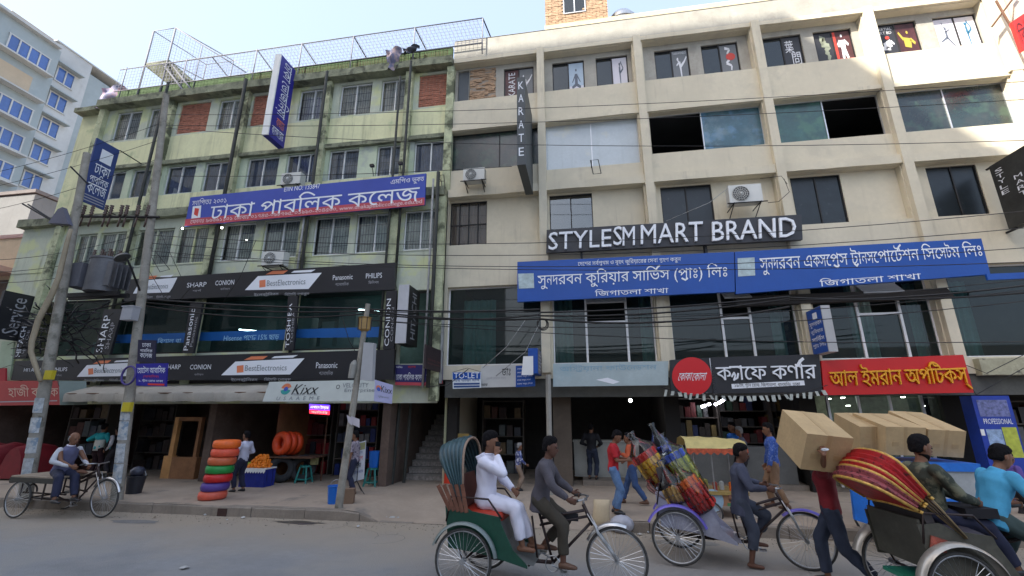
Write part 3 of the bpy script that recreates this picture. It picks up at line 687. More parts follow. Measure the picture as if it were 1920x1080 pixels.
b = MB(); b.box(-34, -21.7, 13.4, 21, 5.6, 8.9, 0); b.box(-34, -21.6, 12.6, 13.38, 7.3, 7.5, 1); b.box(-34, -22.2, 13.5, 21, 3, 5.6, 2); b.box(-34, -21.7, 13.35, 21, 8.9, 9.05, 1)
b.build('wall', [mat('paint_peach', (.66, .50, .33), .85, var=.1), mat('slab_pink', (.55, .34, .30), .85), m_dark], PB)
b = MB(); b.box(-23.9, -21.9, 13.3, 13.42, 5.75, 7.1); b.build('window', mat('brown_net', (.12, .08, .06), .8, var=.4, vs=5), PB)
# buildings across the street (behind the viewer); they shade the lower facades and mirror in the glass
OP = thing('opposite_tower', 'tall concrete block across the street behind the viewer', 'building', (-40, -25, 0))
b = MB(); b.box(-75, -14.3, -55, -8.5, 0, 39.6); b.build('wall', mat('opposite_wall', (.42, .38, .33), .9, var=.1), OP)
for k in range(12):
    for j in range(14):
        q = MB(); q.box(-72 + j * 4.2, -69.8 + j * 4.2, -8.52, -8.44, 3.6 + k * 3, 5.4 + k * 3); q.build('window', mat('opposite_glass', (.05, .06, .07), .15), OP)
OL = thing('opposite_shops', 'low row of shops across the street behind the viewer', 'building', (10, -25, 0))
b = MB(); b.box(-14.1, 60, -40, -13, 0, 7); b.build('wall', mat('opposite_low_wall', (.40, .36, .30), .9, var=.1), OL)

# repaired patches and cracks in the road
rnd = random.Random(21)
for k, (x, y, w, d) in enumerate(((-9.2, 8.7, 1.1, .3), (1.6, 8.9, 1.2, .3))):
    n = 14; b = MB(); b.add([(x + w * .5 * math.cos(2 * math.pi * i / n) * rnd.uniform(.8, 1.15), y + d * .5 * math.sin(2 * math.pi * i / n) * rnd.uniform(.8, 1.2), .004) for i in range(n)], [tuple(range(n))])
    o = b.build('asphalt_patch', mat('asphalt_patch_%d' % (k % 2), ((.19, .18, .17), (.27, .245, .21))[k % 2], .92, var=.2, vs=3, bump=.6, bs=40)); o['kind'] = 'structure'
b = MB()
for k in range(7):
    x = rnd.uniform(-11, 5); y = rnd.uniform(7.6, 9.3); an = rnd.uniform(-.6, .6) + (1.57 if k % 4 == 0 else 0)
    for j in range(12):
        an += rnd.uniform(-.7, .7); x2 = x + .11 * math.cos(an); y2 = y + .11 * math.sin(an); w = rnd.uniform(.002, .005); nx_, ny_ = -math.sin(an) * w, math.cos(an) * w
        b.add([(x - nx_, y - ny_, .0045), (x2 - nx_, y2 - ny_, .0045), (x2 + nx_, y2 + ny_, .0045), (x + nx_, y + ny_, .0045)], [(0, 1, 2, 3)]); x, y = x2, y2
o = b.build('road_cracks', mat('crack_dark', (.13, .12, .11), .95)); tag(o, 'thin dark cracks running over the asphalt road', 'crack', kind='stuff')
# ================================================================ signs
def _uv(s, x, y):
    d = Vector(ray(x, y)); C = Vector((0, 0, CH)); t = (s.q[3] - C).dot(s.n) / d.dot(s.n); p = C + d * t
    U = ((s.q[2] - s.q[3]) + (s.q[1] - s.q[0])) / 2; V = ((s.q[0] - s.q[3]) + (s.q[1] - s.q[2])) / 2; w = p - s.q[3]
    a, b_, c = U.dot(U), U.dot(V), V.dot(V); e, f = w.dot(U), w.dot(V); D = a * c - b_ * b_
    return (e * c - f * b_) / D, (f * a - e * b_) / D
Panel.uv = _uv
def _tx(s, t, x0, y0, x1, y1, material, parent, **k):
    xm, ym = (x0 + x1) / 2, (y0 + y1) / 2
    return s.text(t, s.uv(x0, ym)[0], s.uv(xm, y1)[1], s.uv(x1, ym)[0], s.uv(xm, y0)[1], material, parent, **k)
Panel.tx = _tx
def _pp(s, pts, material, parent, h=.004, name='print'): return s.poly([s.uv(*p) for p in pts], material, parent, h, name)
Panel.pp = _pp
def line_on(P, t, xa, ya, xb, yb, hpx, material, S, **k):   # text whose baseline runs from a to b (photo px)
    a = P.uv(xa, ya); c = P.uv(xb, yb); hh = P.uv(xa, ya - hpx)[1] - a[1]; L, w = layout(t, k.get('off', .01))
    A = np.concatenate(L); x0, y0 = A.min(0); x1, y1 = A.max(0); V, F = fill2d(L); V = np.array(V); U = (V[:, 0] - x0) / (x1 - x0); T = (V[:, 1] - y0) / (y1 - y0)
    V = np.stack([a[0] + U * (c[0] - a[0]), a[1] + U * (c[1] - a[1]) + T * hh], 1); mb = MB(); flat_mesh(mb, V, F, P, k.get('h', .01), 0); return mb.build(k.get('name', 'lettering'), material, S)
T_w = mat('letter_white', (.80, .82, .86), .5, var=0); T_k = mat('letter_black', (.02, .02, .02), .5, var=0); T_g = mat('letter_grey', (.22, .24, .26), .5, var=0)
T_dim = mat('letter_dim_grey', (.36, .36, .38), .6, var=0); T_or = mat('letter_orange', (.75, .22, .10), .5, var=0); T_red = mat('letter_red', (.62, .04, .03), .5, var=0)
# ---- college banner
c_blue = mat('banner_blue', lin((52, 74, 168)), .55, var=.1, vs=.8, bump=.6, bs=3); c_red = mat('banner_pinkred', lin((186, 72, 84)), .55, var=.06)
q = quadY((357, 370), (799, 325), (796, 384), (346, 424), 11.95)
S, P = sign('college_banner', 'long blue college banner with big white Bengali letters above a pink strip', q, c_blue)
P.pp([(348, 411), (796.5, 370), (796, 384), (346, 424)], c_red, S, .006, 'pink_strip')
line_on(P, 'ঢাকা পাবলিক কলেজ', 392, 412, 786, 377, 35, T_w, S, off=.035)
P.tx('স্থাপিতঃ ২০০১', 362, 370, 425, 383, T_w, S, off=.02, h=.01); P.tx('এমপিও ভুক্ত', 733, 331, 795, 346, T_w, S, off=.02, h=.01); P.tx('EIIN NO: 133847', 534, 347, 600, 356, T_w, S, off=.02, h=.01)
P.tx('ফোনঃ ৯৬৬৬১১০১, মোবাঃ ০১৭৪৫-০৯৮৭৬৫, ০১৯৯০-২০৪৫৬০, www.dhakapubliccollege.edu.bd', 356, 376, 790, 413, mat('letter_pale_pink', (.75, .6, .6), .5, var=0), S, off=.0, h=.01, name='small_print') if False else None
line_on(P, 'ফোনঃ ৯৬৬৬১১০১ মোবাঃ ০১৭৪৫-০৯৮৭৬৫, ০১৯৯০-২০৪৫৬০, www.dhakapubliccollege.edu.bd', 356, 422, 791, 383, 9, mat('letter_pale_pink', (.75, .6, .6), .5, var=0), S)
P.pp([(362, 387), (378, 385), (376, 408), (359, 410)], T_w, S, .008, 'crest'); P.pp([(366, 390), (374, 391), (371, 406), (364, 402)], T_red, S, .011, 'crest_mark')
for x, y, dx in ((700, 330, 14), (752, 326, 18)):
    a = at(x, y, 11.9); t = MB(); t.tube([a, a + Vector((.12, -.35, .12))], .012, 5); t.obox(a + Vector((.14, -.4, .12)), .12, .1, .08); tag(t.build('spotlight', m_iron), 'small black spotlight arm over the college banner, %s' % ('left of the two' if dx == 14 else 'right of the two'), 'spotlight', 'spotlights above the college banner')
for x, y, lb in ((342, 428, 'left end'), (416, 427, 'second position')):
    a = at(x, y, 11.9); t = MB(); t.ball(a, .03, 8); tag(t.build('lit_bulb', m_bulb), 'small glowing bulb just under the college banner at its %s' % lb, 'bulb', 'bulbs under the college banner')
# ---- electronics bands
def band(name, label, q, items, Y):
    S, P = sign(name, label, q, m_black, .1)
    for it in items:
        if it[0] == 'para':
            x0, y0, x1, y1 = it[1:5]; w = x1 - x0; h = y1 - y0
            P.pp([(x0, y1 - .01 * h), (x0 + .17 * w, y0 + .28 * h), (x1, y0 + .12 * h), (x1 - .17 * w, y1 - .08 * h)], T_w, S, .005, 'white_panel')
            P.pp([(x0 + .27 * w, y0 + .2 * h), (x0 + .36 * w, y0 + .02 * h), (x0 + .56 * w, y0), (x0 + .5 * w, y0 + .17 * h)], T_or, S, .006, 'orange_tab')
            P.pp([(x0 + .6 * w, y0 + .12 * h), (x0 + .64 * w, y0 + .02 * h), (x0 + .92 * w, y0 - .04 * h), (x0 + .86 * w, y0 + .09 * h)], T_w, S, .006, 'white_tab')
            P.pp([(x0 + .19 * w, y0 + .5 * h), (x0 + .27 * w, y0 + .46 * h), (x0 + .27 * w, y0 + .82 * h), (x0 + .19 * w, y0 + .86 * h)], T_or, S, .009, 'logo_mark')
            P.tx('BestElectronics', x0 + .29 * w, y0 + .45 * h, x0 + .79 * w, y0 + .74 * h, T_g, S, off=.012, h=.012)
            P.tx('ইলেক্ট্রনিক্স', x0 + .12 * w, y1 + .1 * h, x0 + .44 * w, y1 + .3 * h, T_dim, S, h=.01); P.tx('হিটাচি শোরুম', x0 + .52 * w, y1 + .08 * h, x0 + .84 * w, y1 + .28 * h, T_dim, S, h=.01)
        else: P.tx(it[0], *it[1:5], it[5], S, off=it[6], h=.008)
    return S, P
q = quadY((238, 524), (741, 492), (740, 543), (232, 565), 12.0)
band('electronics_band_sign', 'upper long black sign band with white parallelogram logo panels under the barred college windows', q,
     [('para', 250, 514, 334, 550), ('SHARP', 352, 528, 388, 537, T_w, .03), ('শার্প', 362, 541, 378, 546, T_dim, .0), ('CONION', 405, 524, 440, 533, T_w, .0), ('কনিয়ন', 414, 538, 432, 543, T_dim, .0), ('para', 460, 506, 604, 543), ('Panasonic', 625, 514, 662, 523, T_w, .03), ('প্যানাসনিক', 630, 527, 655, 534, T_dim, 0), ('PHILIPS', 687, 511, 717, 520, T_w, .02), ('ফিলিপস', 692, 524, 711, 530, T_dim, 0)], 12)
q = quadY((28, 677), (740, 655), (737, 712), (20, 713), 11.95)
band('electronics_band_sign', 'lower long black sign band with parallelogram logo panels directly above the awning', q,
     [('HITACHI', 47, 686, 80, 694, T_w, .0), ('PHILIPS', 103, 685, 128, 693, T_w, .02), ('ফিলিপস', 106, 699, 117, 704, T_dim, 0), ('para', 145, 671, 262, 705), ('SHARP', 312, 680, 340, 689, T_w, .03), ('CONION', 358, 680, 397, 689, T_w, 0), ('কনিয়ন', 366, 696, 383, 701, T_dim, 0), ('para', 416, 665, 572, 700), ('Panasonic', 594, 676, 634, 686, T_w, .03), ('প্যানাসনিক', 600, 690, 626, 698, T_dim, 0), ('PHILIPS', 660, 675, 700, 684, T_w, .02)], 12)
def vsign(label, word, q, c1, c2=None, Y=11.98, font=.03):
    S, P = sign('pillar_sign', label, quadY(*q, Y), m_black, .08, group='vertical brand boards between shop windows')
    P.text(word, .12, .05, .52, .86, T_w, S, off=font, rot=90, h=.01); 
    P.text(word, .62, .12, .86, .7, T_dim, S, off=.01, rot=90, h=.01)
    return S, P
vsign('narrow black pillar board reading SHARP upwards between shop windows', 'SHARP', [(195, 580), (229, 579), (205, 665), (175, 665)], 0)
vsign('narrow black pillar board reading Panasonic upwards between shop windows', 'Panasonic', [(357, 567), (380, 566), (362, 662), (341, 662)], 0)
vsign('narrow black pillar board reading TOSHIBA upwards between shop windows', 'TOSHIBA', [(540, 556), (558, 554), (550, 657), (533, 657)], 0)
vsign('black pillar board reading CONION in wide letters beside the drain pipes', 'CONION', [(724, 546), (744, 544), (739, 654), (718, 655)], 0, font=.0)
vsign('narrow black pillar board reading HITACHI at the left corner of the green building', 'HITACHI', [(42, 599), (66, 598), (48, 672), (25, 673)], 0)
# showroom windows and interior of the green first floor
gx = [at(x, 610, YL).x for x in (100, 208, 362, 546, 732)]
for i in range(4):
    x0, x1 = gx[i] + .12, gx[i + 1] - .12; b = MB(); b.box(x0, x1, YL + .06, YL + .1, 3.95, 4.0); b.box(x0, x1, YL + .06, YL + .1, 5.8, 5.85); xm = (x0 + x1) / 2; b.box(x0, x0 + .04, YL + .062, YL + .098, 4, 5.8); b.box(x1 - .04, x1, YL + .062, YL + .098, 4, 5.8)
    w = b.build('showroom_window', m_iron, G); p = MB(); p.quad((x0, YL + .08, 4), (x1, YL + .08, 4), (x1, YL + .08, 5.8), (x0, YL + .08, 5.8)); p.build('pane', g_teal, w)
    if i > 0:
        sb = mat('blue_window_strip', lin((20, 90, 160)), .5, var=.1); p = MB(); p.quad((x0 + .02, YL + .07, 4.35), (x1 - .05, YL + .07, 4.3), (x1 - .05, YL + .07, 4.62), (x0 + .02, YL + .07, 4.62)); p.build('blue_strip', sb, w)
S, P = None, Panel([(gx[3] - 3.2, YL + .07, 4.62), (gx[3] + 2.2, YL + .07, 4.62), (gx[3] + 2.2, YL + .07, 4.32), (gx[3] - 3.2, YL + .07, 4.32)])
wz = [o for o in G.children if o.name.startswith('showroom_window')]
T_cy = mat('letter_cyan', (.35, .62, .80), .5, var=0)
P.tx('Hisense পণ্যে 15% ছাড়', 420, 628, 523, 640, T_cy, wz[2], off=.01, h=.006); P.tx('বিশাল বা', 296, 633, 340, 643, T_cy, wz[1], off=.01, h=.006)
b = MB(); b.quad((-19.9, 15.6, 3.3), (-4.2, 15.6, 3.3), (-4.2, 15.6, 6.5), (-19.9, 15.6, 6.5)); b.build('showroom_back_wall', mat('showroom_wall', (.13, .22, .21), .9, var=.2), G)
FR = thing('display_shelf', 'pale counter with fridges and boxes standing inside the right showroom window', 'display shelf', (-8.6, 13.3, 3.3))
b = MB(); b.box(-9.9, -6.6, 13.6, 14.1, 3.32, 4.25); b.build('counter', m_white, FR)
for x, w, z in ((-9.6, .5, 5.3), (-8.7, .45, 5.1), (-8.1, .6, 5.45), (-7.0, .5, 5.2)): b = MB(); b.box(x, x + w, 13.65, 14.05, 4.26, z); b.build('fridge', m_white, FR)
for k, (x, y, z, a) in enumerate(((448, 618, 0, .35), (672, 580, 0, .4), (715, 608, 0, .1), )):
    p = at(x, y, 14.2); b = MB(); b.tube([p, p + Vector((.55, .5, 0))], .022, 6); tag(b.build('tube_lamp', m_tube), ['lit white tube lamp inside the showroom window right of the word Panasonic', 'lit white tube lamp high inside the showroom behind the thin pole', 'short lit tube lamp low in the showroom by the CONION board'][k], 'tube lamp', 'showroom tube lamps')
# display shapes in showroom windows at the left
for k, (x0, x1) in enumerate(((-16.9, -15.6), (-14, -12.6))):
    b = MB(); b.box(x0, x1, 13.0, 13.4, 3.32, 4.5 + .3 * k); tag(b.build('goods_rack', m_curtt), 'pale goods rack inside the showroom, %s' % ('left of the SHARP board' if k == 0 else 'right of the SHARP board'), 'rack', 'goods racks in the showroom')
# ---- style brand sign with raised letters
q = quadY((1025, 431), (1503, 402), (1505, 449), (1024, 474), 12.2)
S, P = sign('brand_sign', 'black horizontal fascia with raised white letters STYLE SM MART BRAND on the cream building', q, mat('charcoal_board', (.03, .03, .036), .5, var=.3, vs=2), .12)
for t, x0, y0, x1, y1 in (('STYLE', 1030, 434, 1147, 467), ('S', 1151, 426, 1167, 461), ('M', 1168, 426, 1191, 461), ('MART', 1202, 420, 1318, 456), ('BRAND', 1335, 413, 1492, 449)):
    P.tx(t, x0, y0, x1, y1, T_w, S, off=.028, h=.01, thick=.07 if t != 'M' else .05, name='raised_letters')
for X in (-.0, 3.4): b = MB(); b.box(X, X + .06, 12.32, 12.5, 6.2, 7); b.build('bracket', m_iron, S)
# ---- courier signs
c_cb = mat('courier_blue', lin((8, 74, 160)), .45, var=.1, vs=1, bump=.5, bs=2.5)
q = quadY((970, 491), (1376, 472), (1378, 547), (970, 566), 12.1)
S, P = sign('courier_sign', 'left blue courier sign with white Bengali letters and pale square logo above the shop windows', q, c_cb, .1)
P.tx('সুন্দরবন কুরিয়ার সার্ভিস (প্রাঃ) লিঃ', 1010, 500, 1366, 536, T_w, S, off=.02, h=.01); P.tx('জিগাতলা শাখা', 1117, 541, 1256, 554, T_w, S, off=.015, h=.01); P.tx('দেশের সর্বপ্রথম ও বৃহৎ কুরিয়ারের সেবা গ্রহণ করুন', 1086, 485, 1278, 498, T_w, S, off=.0, h=.01)
P.pp([(974, 515), (1003, 514), (1003, 541), (974, 542)], mat('logo_pale', (.45, .55, .56), .5, var=.3, vs=8), S, .008, 'logo')
q = quadY((1378, 472), (1840, 447), (1857, 514), (1380, 551), 12.1)
S, P = sign('courier_sign', 'right blue courier sign for the express transport office, reaching the right end of the row', q, c_cb, .1)
P.tx('সুন্দরবন এক্সপ্রেস ট্রান্সপোর্টেশন সিস্টেম লিঃ', 1422, 464, 1842, 507, T_w, S, off=.02, h=.01); P.tx('জিগাতলা শাখা', 1535, 520, 1726, 535, T_w, S, off=.015, h=.01)
P.pp([(1381, 491), (1413, 489), (1415, 520), (1383, 522)], MATS['logo_pale'], S, .008, 'logo')
b = MB(); b.box(9.6, 10.4, 11.95, 12.0, 5.2, 5.35); b.build('lower_edge_flap', c_cb, S)
b = MB(); b.slab(quadY((1380, 556), (1776, 540), (1790, 556), (1382, 574), 12.4), .2); tag(b.build('dark_fascia', m_dark), 'dark fascia board hanging under the right courier sign', 'fascia')  # board strip below the sign, in the shared dark material
# ---- ground floor fascias right
q = quadY((1540, 676), (1806, 665), (1826, 736), (1545, 741), 12.05)
S, P = sign('optics_sign', 'bright red shop sign with raised yellow Bengali letters', q, mat('sign_red', lin((196, 24, 22)), .4, var=.04), .16)
P.tx('আল ইমরান অপটিকস্', 1552, 680, 1812, 732, mat('letter_yellow', lin((228, 160, 24)), .4, var=0), S, off=.03, h=.01, thick=.05, name='raised_letters')
q = quadY((1331, 670), (1536, 664), (1542, 735), (1338, 738), 12.05)
S, P = sign('cafe_sign', 'black cafe sign with raised white letters between red disc and red optics sign', q, m_black, .14)
P.tx('ক্যাফে কর্ণার', 1343, 672, 1530, 713, T_w, S, off=.03, h=.01, thick=.04, name='raised_letters'); P.pp([(1372, 720), (1509, 713), (1511, 722), (1373, 729)], T_w, S, .008, 'address_strip'); P.tx('১৯/সি, গ্রীন রোড, জিগাতলা, ধানমন্ডি, ঢাকা', 1378, 716, 1502, 726, T_k, S, h=.012)
q = quadY((1256, 675), (1331, 671), (1338, 737), (1258, 738), 12.08)
S, P = sign('drinks_sign', 'black square board carrying a round red drinks disc with white script', q, m_black, .1)
u, v = P.uv(1296, 705); b = MB(); c = P(u, v, 0); P.disc(u, v, .47, mat('disc_red', lin((204, 22, 30)), .35, var=.03), S, .02, 'red_disc', 40); P.tx('কোকা', 1271, 698, 1296, 713, T_w, S, off=.025, h=.03, sh=.2); P.tx('কোলা', 1297, 698, 1323, 713, T_w, S, off=.025, h=.03, sh=.2); P.pp([(1329, 672), (1332, 672), (1341, 736), (1337, 736)], T_w, S, .03, 'white_edge')
q = quadY((1037, 682), (1253, 677), (1253, 722), (1037, 725), 12.15)
S, P = sign('faded_signboard', 'faded pale blue signboard with washed out Bengali letters above the brown column', q, mat('faded_blue_board', (.40, .48, .49), .6, var=.12, vs=2, patch=(.34, .45, .48), pth=.55), .08)
P.tx('অস্ট্রিয়ানা ফাউন্ডেশন', 1050, 682, 1232, 697, mat('letter_faded_blue', (.25, .40, .50), .6, var=.2), S, off=.0, h=.006); P.pp([(1118, 712), (1140, 708), (1163, 716), (1150, 720)], T_w, S, .006, 'smear')
q = quadY((903, 686), (967, 683), (967, 725), (890, 727), 12.2)
S, P = sign('grey_board', 'pale grey blank board with little black marks beside the TO-LET notice', q, mat('pale_grey_board', (.50, .50, .48), .6, var=.08), .05)
P.tx('ডাঃ', 938, 690, 955, 704, T_k, S, h=.006); P.tx('চেম্বার', 895, 719, 912, 724, T_k, S, h=.006, off=.04); P.tx('রোগী দেখার সময়', 910, 706, 945, 712, T_dim, S, h=.006)
q = quadY((967, 686), (1003, 684), (1003, 724), (967, 726), 12.18)
S, P = sign('blue_list_board', 'small blue notice board with white lines next to the pale grey board', q, c_cb, .05)
for k in range(5): P.tx('সেবা সমূহ সেবা', 970, 690 + k * 7, 999 - 4 * (k % 2), 693.5 + k * 7, T_w, S, h=.006)
q = quadY((848, 698), (902, 697), (902, 727), (849, 729), 12.1)
S, P = sign('to_let_notice', 'blue and white TO-LET notice hanging from string over the passage', q, mat('notice_white', (.68, .72, .75), .6, var=.05), .02)
P.pp([(849.5, 699), (901, 698), (901, 711), (849.5, 712)], c_cb, S, .003, 'blue_strip'); P.tx('TO-LET', 852, 699, 899, 710, T_w, S, off=.03, h=.008); P.tx('ঘর ভাড়া হবে', 852, 711.5, 899, 716.5, mat('letter_navy', (.02, .06, .2), .5, var=0), S, off=.02, h=.008)
for k in range(2): P.pp([(851, 718.5 + 5 * k), (900, 718 + 5 * k), (900, 721.5 + 5 * k), (851, 722 + 5 * k)], MATS['letter_navy'], S, .004, 'dark_line')
a = at(848, 698, 12.1); c = at(902, 697, 12.1); k_ = at(876, 690, 12.3); b = MB(); b.tube([a, k_, c], .006, 4); b.build('string', m_iron, S)
q = quadY((741, 684), (797, 684), (797, 723), (741, 722), 12.15)
S, P = sign('small_college_sign', 'small navy and pink college signboard over the staircase entrance', q, mat('sign_navy', lin((44, 40, 100)), .5, var=.08), .06)
P.pp([(741, 716), (797, 717), (797, 723), (741, 722)], c_red, S, .004, 'pink_strip'); P.tx('ঢাকা পাবলিক কলেজ', 743, 698, 796, 713, T_w, S, off=.03, h=.006); P.tx('স্থাপিত', 743, 686, 755, 690, T_w, S, h=.006); P.tx('কলেজ', 765, 686, 780, 690, T_red, S, h=.006)
a0 = at(797, 684, 12.15); q = [a0, a0 + Vector((.42, .35, -.02)), a0 + Vector((.42, .35, -.5)), at(797, 723, 12.15)]
S, P = sign('small_college_sign', 'angled return panel of the small navy college signboard, beside the hanging dark board', q, MATS['sign_navy'], .05)
P.text('ঢাকা পাবলিক', .05, .3, .95, .62, T_w, S, off=.02, h=.006); P.rect(0, 0, 1, .17, c_red, S, .004, 'pink_strip')
# ---- kixx fascia
q = quadY((505, 716), (703, 712), (701, 752), (492, 753), 11.2)
m_kx = mat('fascia_pale_green_white', (.62, .66, .62), .5, var=.06)
S, P = sign('oil_brand_fascia', 'long white fascia with round oil logo and the word Kixx above the tyre shop', q, m_kx, .1)
P.tx('Kixx', 549, 720, 595, 739, T_k, S, off=.03, h=.008, sh=.12); P.tx('Made in Korea', 546, 736, 593, 741, T_dim, S, h=.008); P.tx('U  S  A  A  E  M  E', 518, 743, 597, 750, T_g, S, h=.008)
u, v = P.uv(534, 729); n = 20
def arc(P, u, v, r0, r1, a0, a1, m, S, h): 
    pts = [(u + r1 / P.w * math.cos(t), v + r1 / P.h * math.sin(t)) for t in np.linspace(R_(a0), R_(a1), 12)] + [(u + r0 / P.w * math.cos(t), v + r0 / P.h * math.sin(t)) for t in np.linspace(R_(a1), R_(a0), 12)]; P.poly(pts, m, S, h, 'logo')
arc(P, u, v, .04, .15, 20, 170, T_or, S, .006); arc(P, u, v, .06, .15, 195, 345, mat('logo_teal', (.05, .35, .33), .5, var=0), S, .006); P.disc(u, v, .06, mat('logo_blue', (.06, .12, .5), .5, var=0), S, .009, 'logo')
P.tx('VELOCITY', 641, 718, 690, 726, T_g, S, h=.008); P.tx('Enterprise', 644, 728, 700, 736, T_g, S, off=0, h=.008); arc(P, *P.uv(632, 725), .04, .055, 0, 359, T_k, S, .006)
a0 = at(703, 712, 11.2); q = [a0, at(737, 722, 11.5), at(735, 757, 11.5), at(701, 752, 11.2)]
b = MB(); b.slab(q, .08); r = b.build('return_panel', mat('return_lilac', (.46, .45, .66), .5, var=.05), S); PR = Panel(q); PR.text('Kixx', .36, .5, .95, .82, T_k, r, off=.03, h=.006) if False else None
PR.text('Kixx', .36, .5, .95, .82, T_k, S, off=.03, h=.006); PR.disc(.22, .66, .07, T_or, S, .006); PR.disc(.22, .6, .05, MATS['logo_blue'], S, .009); PR.text('লুব্রিকেন্ট', .2, .2, .8, .32, T_g, S, h=.006)
# ---- projecting signs (plane X = const)
def proj(name, label, px, X, m, t, far=None):   # px: TL TR BR BL
    q = [atX(x, y, X) for x, y in px]
    for k in (0, 1): q[3 - k].y = q[k].y = (q[k].y + q[3 - k].y) / 2
    zt = q[0].z; zb = q[3].z; q = [Vector((X, q[0].y, zt)), Vector((X, q[1].y, zt)), Vector((X, q[1].y, zb)), Vector((X, q[0].y, zb))]
    S, P = sign(name, label, q, m, t); return S, P, q
# college vertical
c_nv = mat('banner_navy', lin((44, 40, 140)), .5, var=.08)
Xv = at(556, 131, 12.4).x
S, P, q = proj('vertical_college_sign', 'tall projecting navy sign with white Bengali letters turned sideways on the green building', [(531, 105), (556, 131), (532, 272), (501, 251)], Xv, c_nv, .22)
P.text('ঢাকা ভোজনিয়া', .12, .3, .94, .97, T_w, S, off=.045, rot=-90, h=.01); P.text('বাজারে', .3, .17, .8, .27, T_or, S, off=.02, h=.01); P.text('কলেজ রোড', .12, .05, .85, .15, T_w, S, h=.01)
b = MB(); b.box(Xv - .225, Xv + .005, q[0].y - .05, q[0].y - .003, q[3].z, q[0].z); b.build('front_edge', m_white, S)
# blue hanging college sign by the left pole
Xv = at(253, 298, 12.3).x
S, P, q = proj('blue_hanging_sign', 'blue hanging college sign with white crest box and Bengali name behind the left pole', [(182, 258), (226, 283), (192, 398), (150, 375)], Xv, mat('sign_faded_blue', lin((46, 66, 122)), .55, var=.1), .06)
P.rect(.3, .68, .8, .88, T_w, S, .006, 'crest_box'); P.text('ঢাকা', .2, .48, .85, .64, T_w, S, off=.03, h=.01); P.text('পাবলিক', .12, .32, .9, .47, T_w, S, off=.03, h=.01); P.text('কলেজ', .12, .16, .9, .31, T_w, S, off=.03, h=.01)
for k in range(3): P.rect(.1, .03 + .04 * k, .92, .045 + .04 * k, T_dim, S, .006, 'small_line')
b = MB(); b.tube([q[1] + Vector((0, 0, 0)), (Xv, 12.6, q[1].z - .05)], .02, 5); b.build('bracket', m_iron, S); b = MB(); b.tube([q[2], (Xv, 12.4, q[2].z)], .02, 5); b.build('bracket', m_iron, S)
# karate
Xk = at(997, 200, 12.5).x; yf = atX(984, 144, Xk).y; zt = atX(984, 144, Xk).z; zb = atX(986, 310, Xk).z; x0 = at(969, 144, yf).x
S = thing('karate_sign', 'tall narrow dark projecting sign reading KARATE downwards', 'sign', ((x0 + Xk) / 2, yf, zb))
b = MB(); b.box(x0, Xk, yf, 12.55, zb, zt); b.build('board', mat('sign_slate', (.055, .065, .07), .5, var=.15), S)
P = Panel([(x0, yf - .004, zt), (Xk, yf - .004, zt), (Xk, yf - .004, zb), (x0, yf - .004, zb)])
for k, ch in enumerate('KARATE'): P.text(ch, .2, .855 - k * .152, .82, .945 - k * .152, T_w, S, off=.04, h=.004, name='letter')
# hitachi projecting light box
Xh = at(783, 560, 12.3).x
S, P, q = proj('brand_lightbox', 'projecting dark box sign reading HITACHI upwards with a pale narrow front face', [(764, 531), (787, 537), (783, 655), (765, 645)], Xh, m_black, .3)
P.text('HITACHI', .3, .1, .7, .9, T_dim, S, off=.03, rot=90, h=.01); b = MB(); b.box(Xh - .3, Xh + .004, q[0].y - .04, q[0].y - .002, q[3].z, q[0].z); b.build('front_face', mat('pale_front', (.5, .5, .52), .5, var=.08), S)
Xh = at(831, 665, 12.5).x
S, P, q = proj('dark_square_sign', 'dark brown square sign hanging over the staircase entrance', [(798, 645), (831, 655), (831, 702), (799, 691)], Xh, mat('sign_brownblack', (.035, .02, .022), .6, var=.2), .05)
P.text('স্বাস্থ্য সেবা', .1, .35, .9, .45, mat('letter_dull_red', (.18, .05, .05), .6, var=0), S, h=.006); P.text('ডায়াগনস্টিক', .1, .2, .9, .3, MATS['letter_dull_red'], S, h=.006)
b = MB(); b.box(Xh - .03, Xh + .03, 12.3, 12.4, q[3].z - .3, q[0].z + .9); b.build('post', m_pipeg, S)
# blue box sign
yb = 11.6; a = at(990, 653, yb); c = at(1008, 653, yb); d = at(1008, 700, yb)
S = thing('blue_box_sign', 'small blue box sign with grey printed side and white paper, near the passage', 'sign', ((a.x + c.x) / 2, yb, d.z))
b = MB(); b.box(a.x, c.x, yb, 12.5, d.z, a.z); b.build('box', c_cb, S)
P = Panel([(c.x + .003, yb + .02, a.z - .01), (c.x + .003, 12.45, a.z - .01), (c.x + .003, 12.45, d.z + .01), (c.x + .003, yb + .02, d.z + .01)]); P.rect(.02, .02, .98, .98, mat('side_grey', (.17, .16, .18), .6, var=.1), S, .002, 'side_face')
for k in range(5): P.rect(.15, .15 + .15 * k, .85, .2 + .15 * k, T_dim, S, .005, 'small_line')
b = MB(); a2 = at(979, 668, yb - .02); c2 = at(1000, 703, yb - .02); b.slab([(a2.x + .03, yb - .02, a2.z), (c2.x, yb - .02, a2.z), (c2.x, yb - .03, c2.z), (a2.x - .02, yb - .03, c2.z)], .004); b.build('paper', m_white, S)
P2 = at(1028, 735, 11.9); b = MB(); b.tube([(P2.x, 11.95, .2), (P2.x, 11.95, 3.1)], .07, 8); tag(b.build('sign_post', mat('dull_cream_post', (.33, .31, .27), .8, var=.15)), 'slim pale grey post below the blue box sign at the passage', 'post')
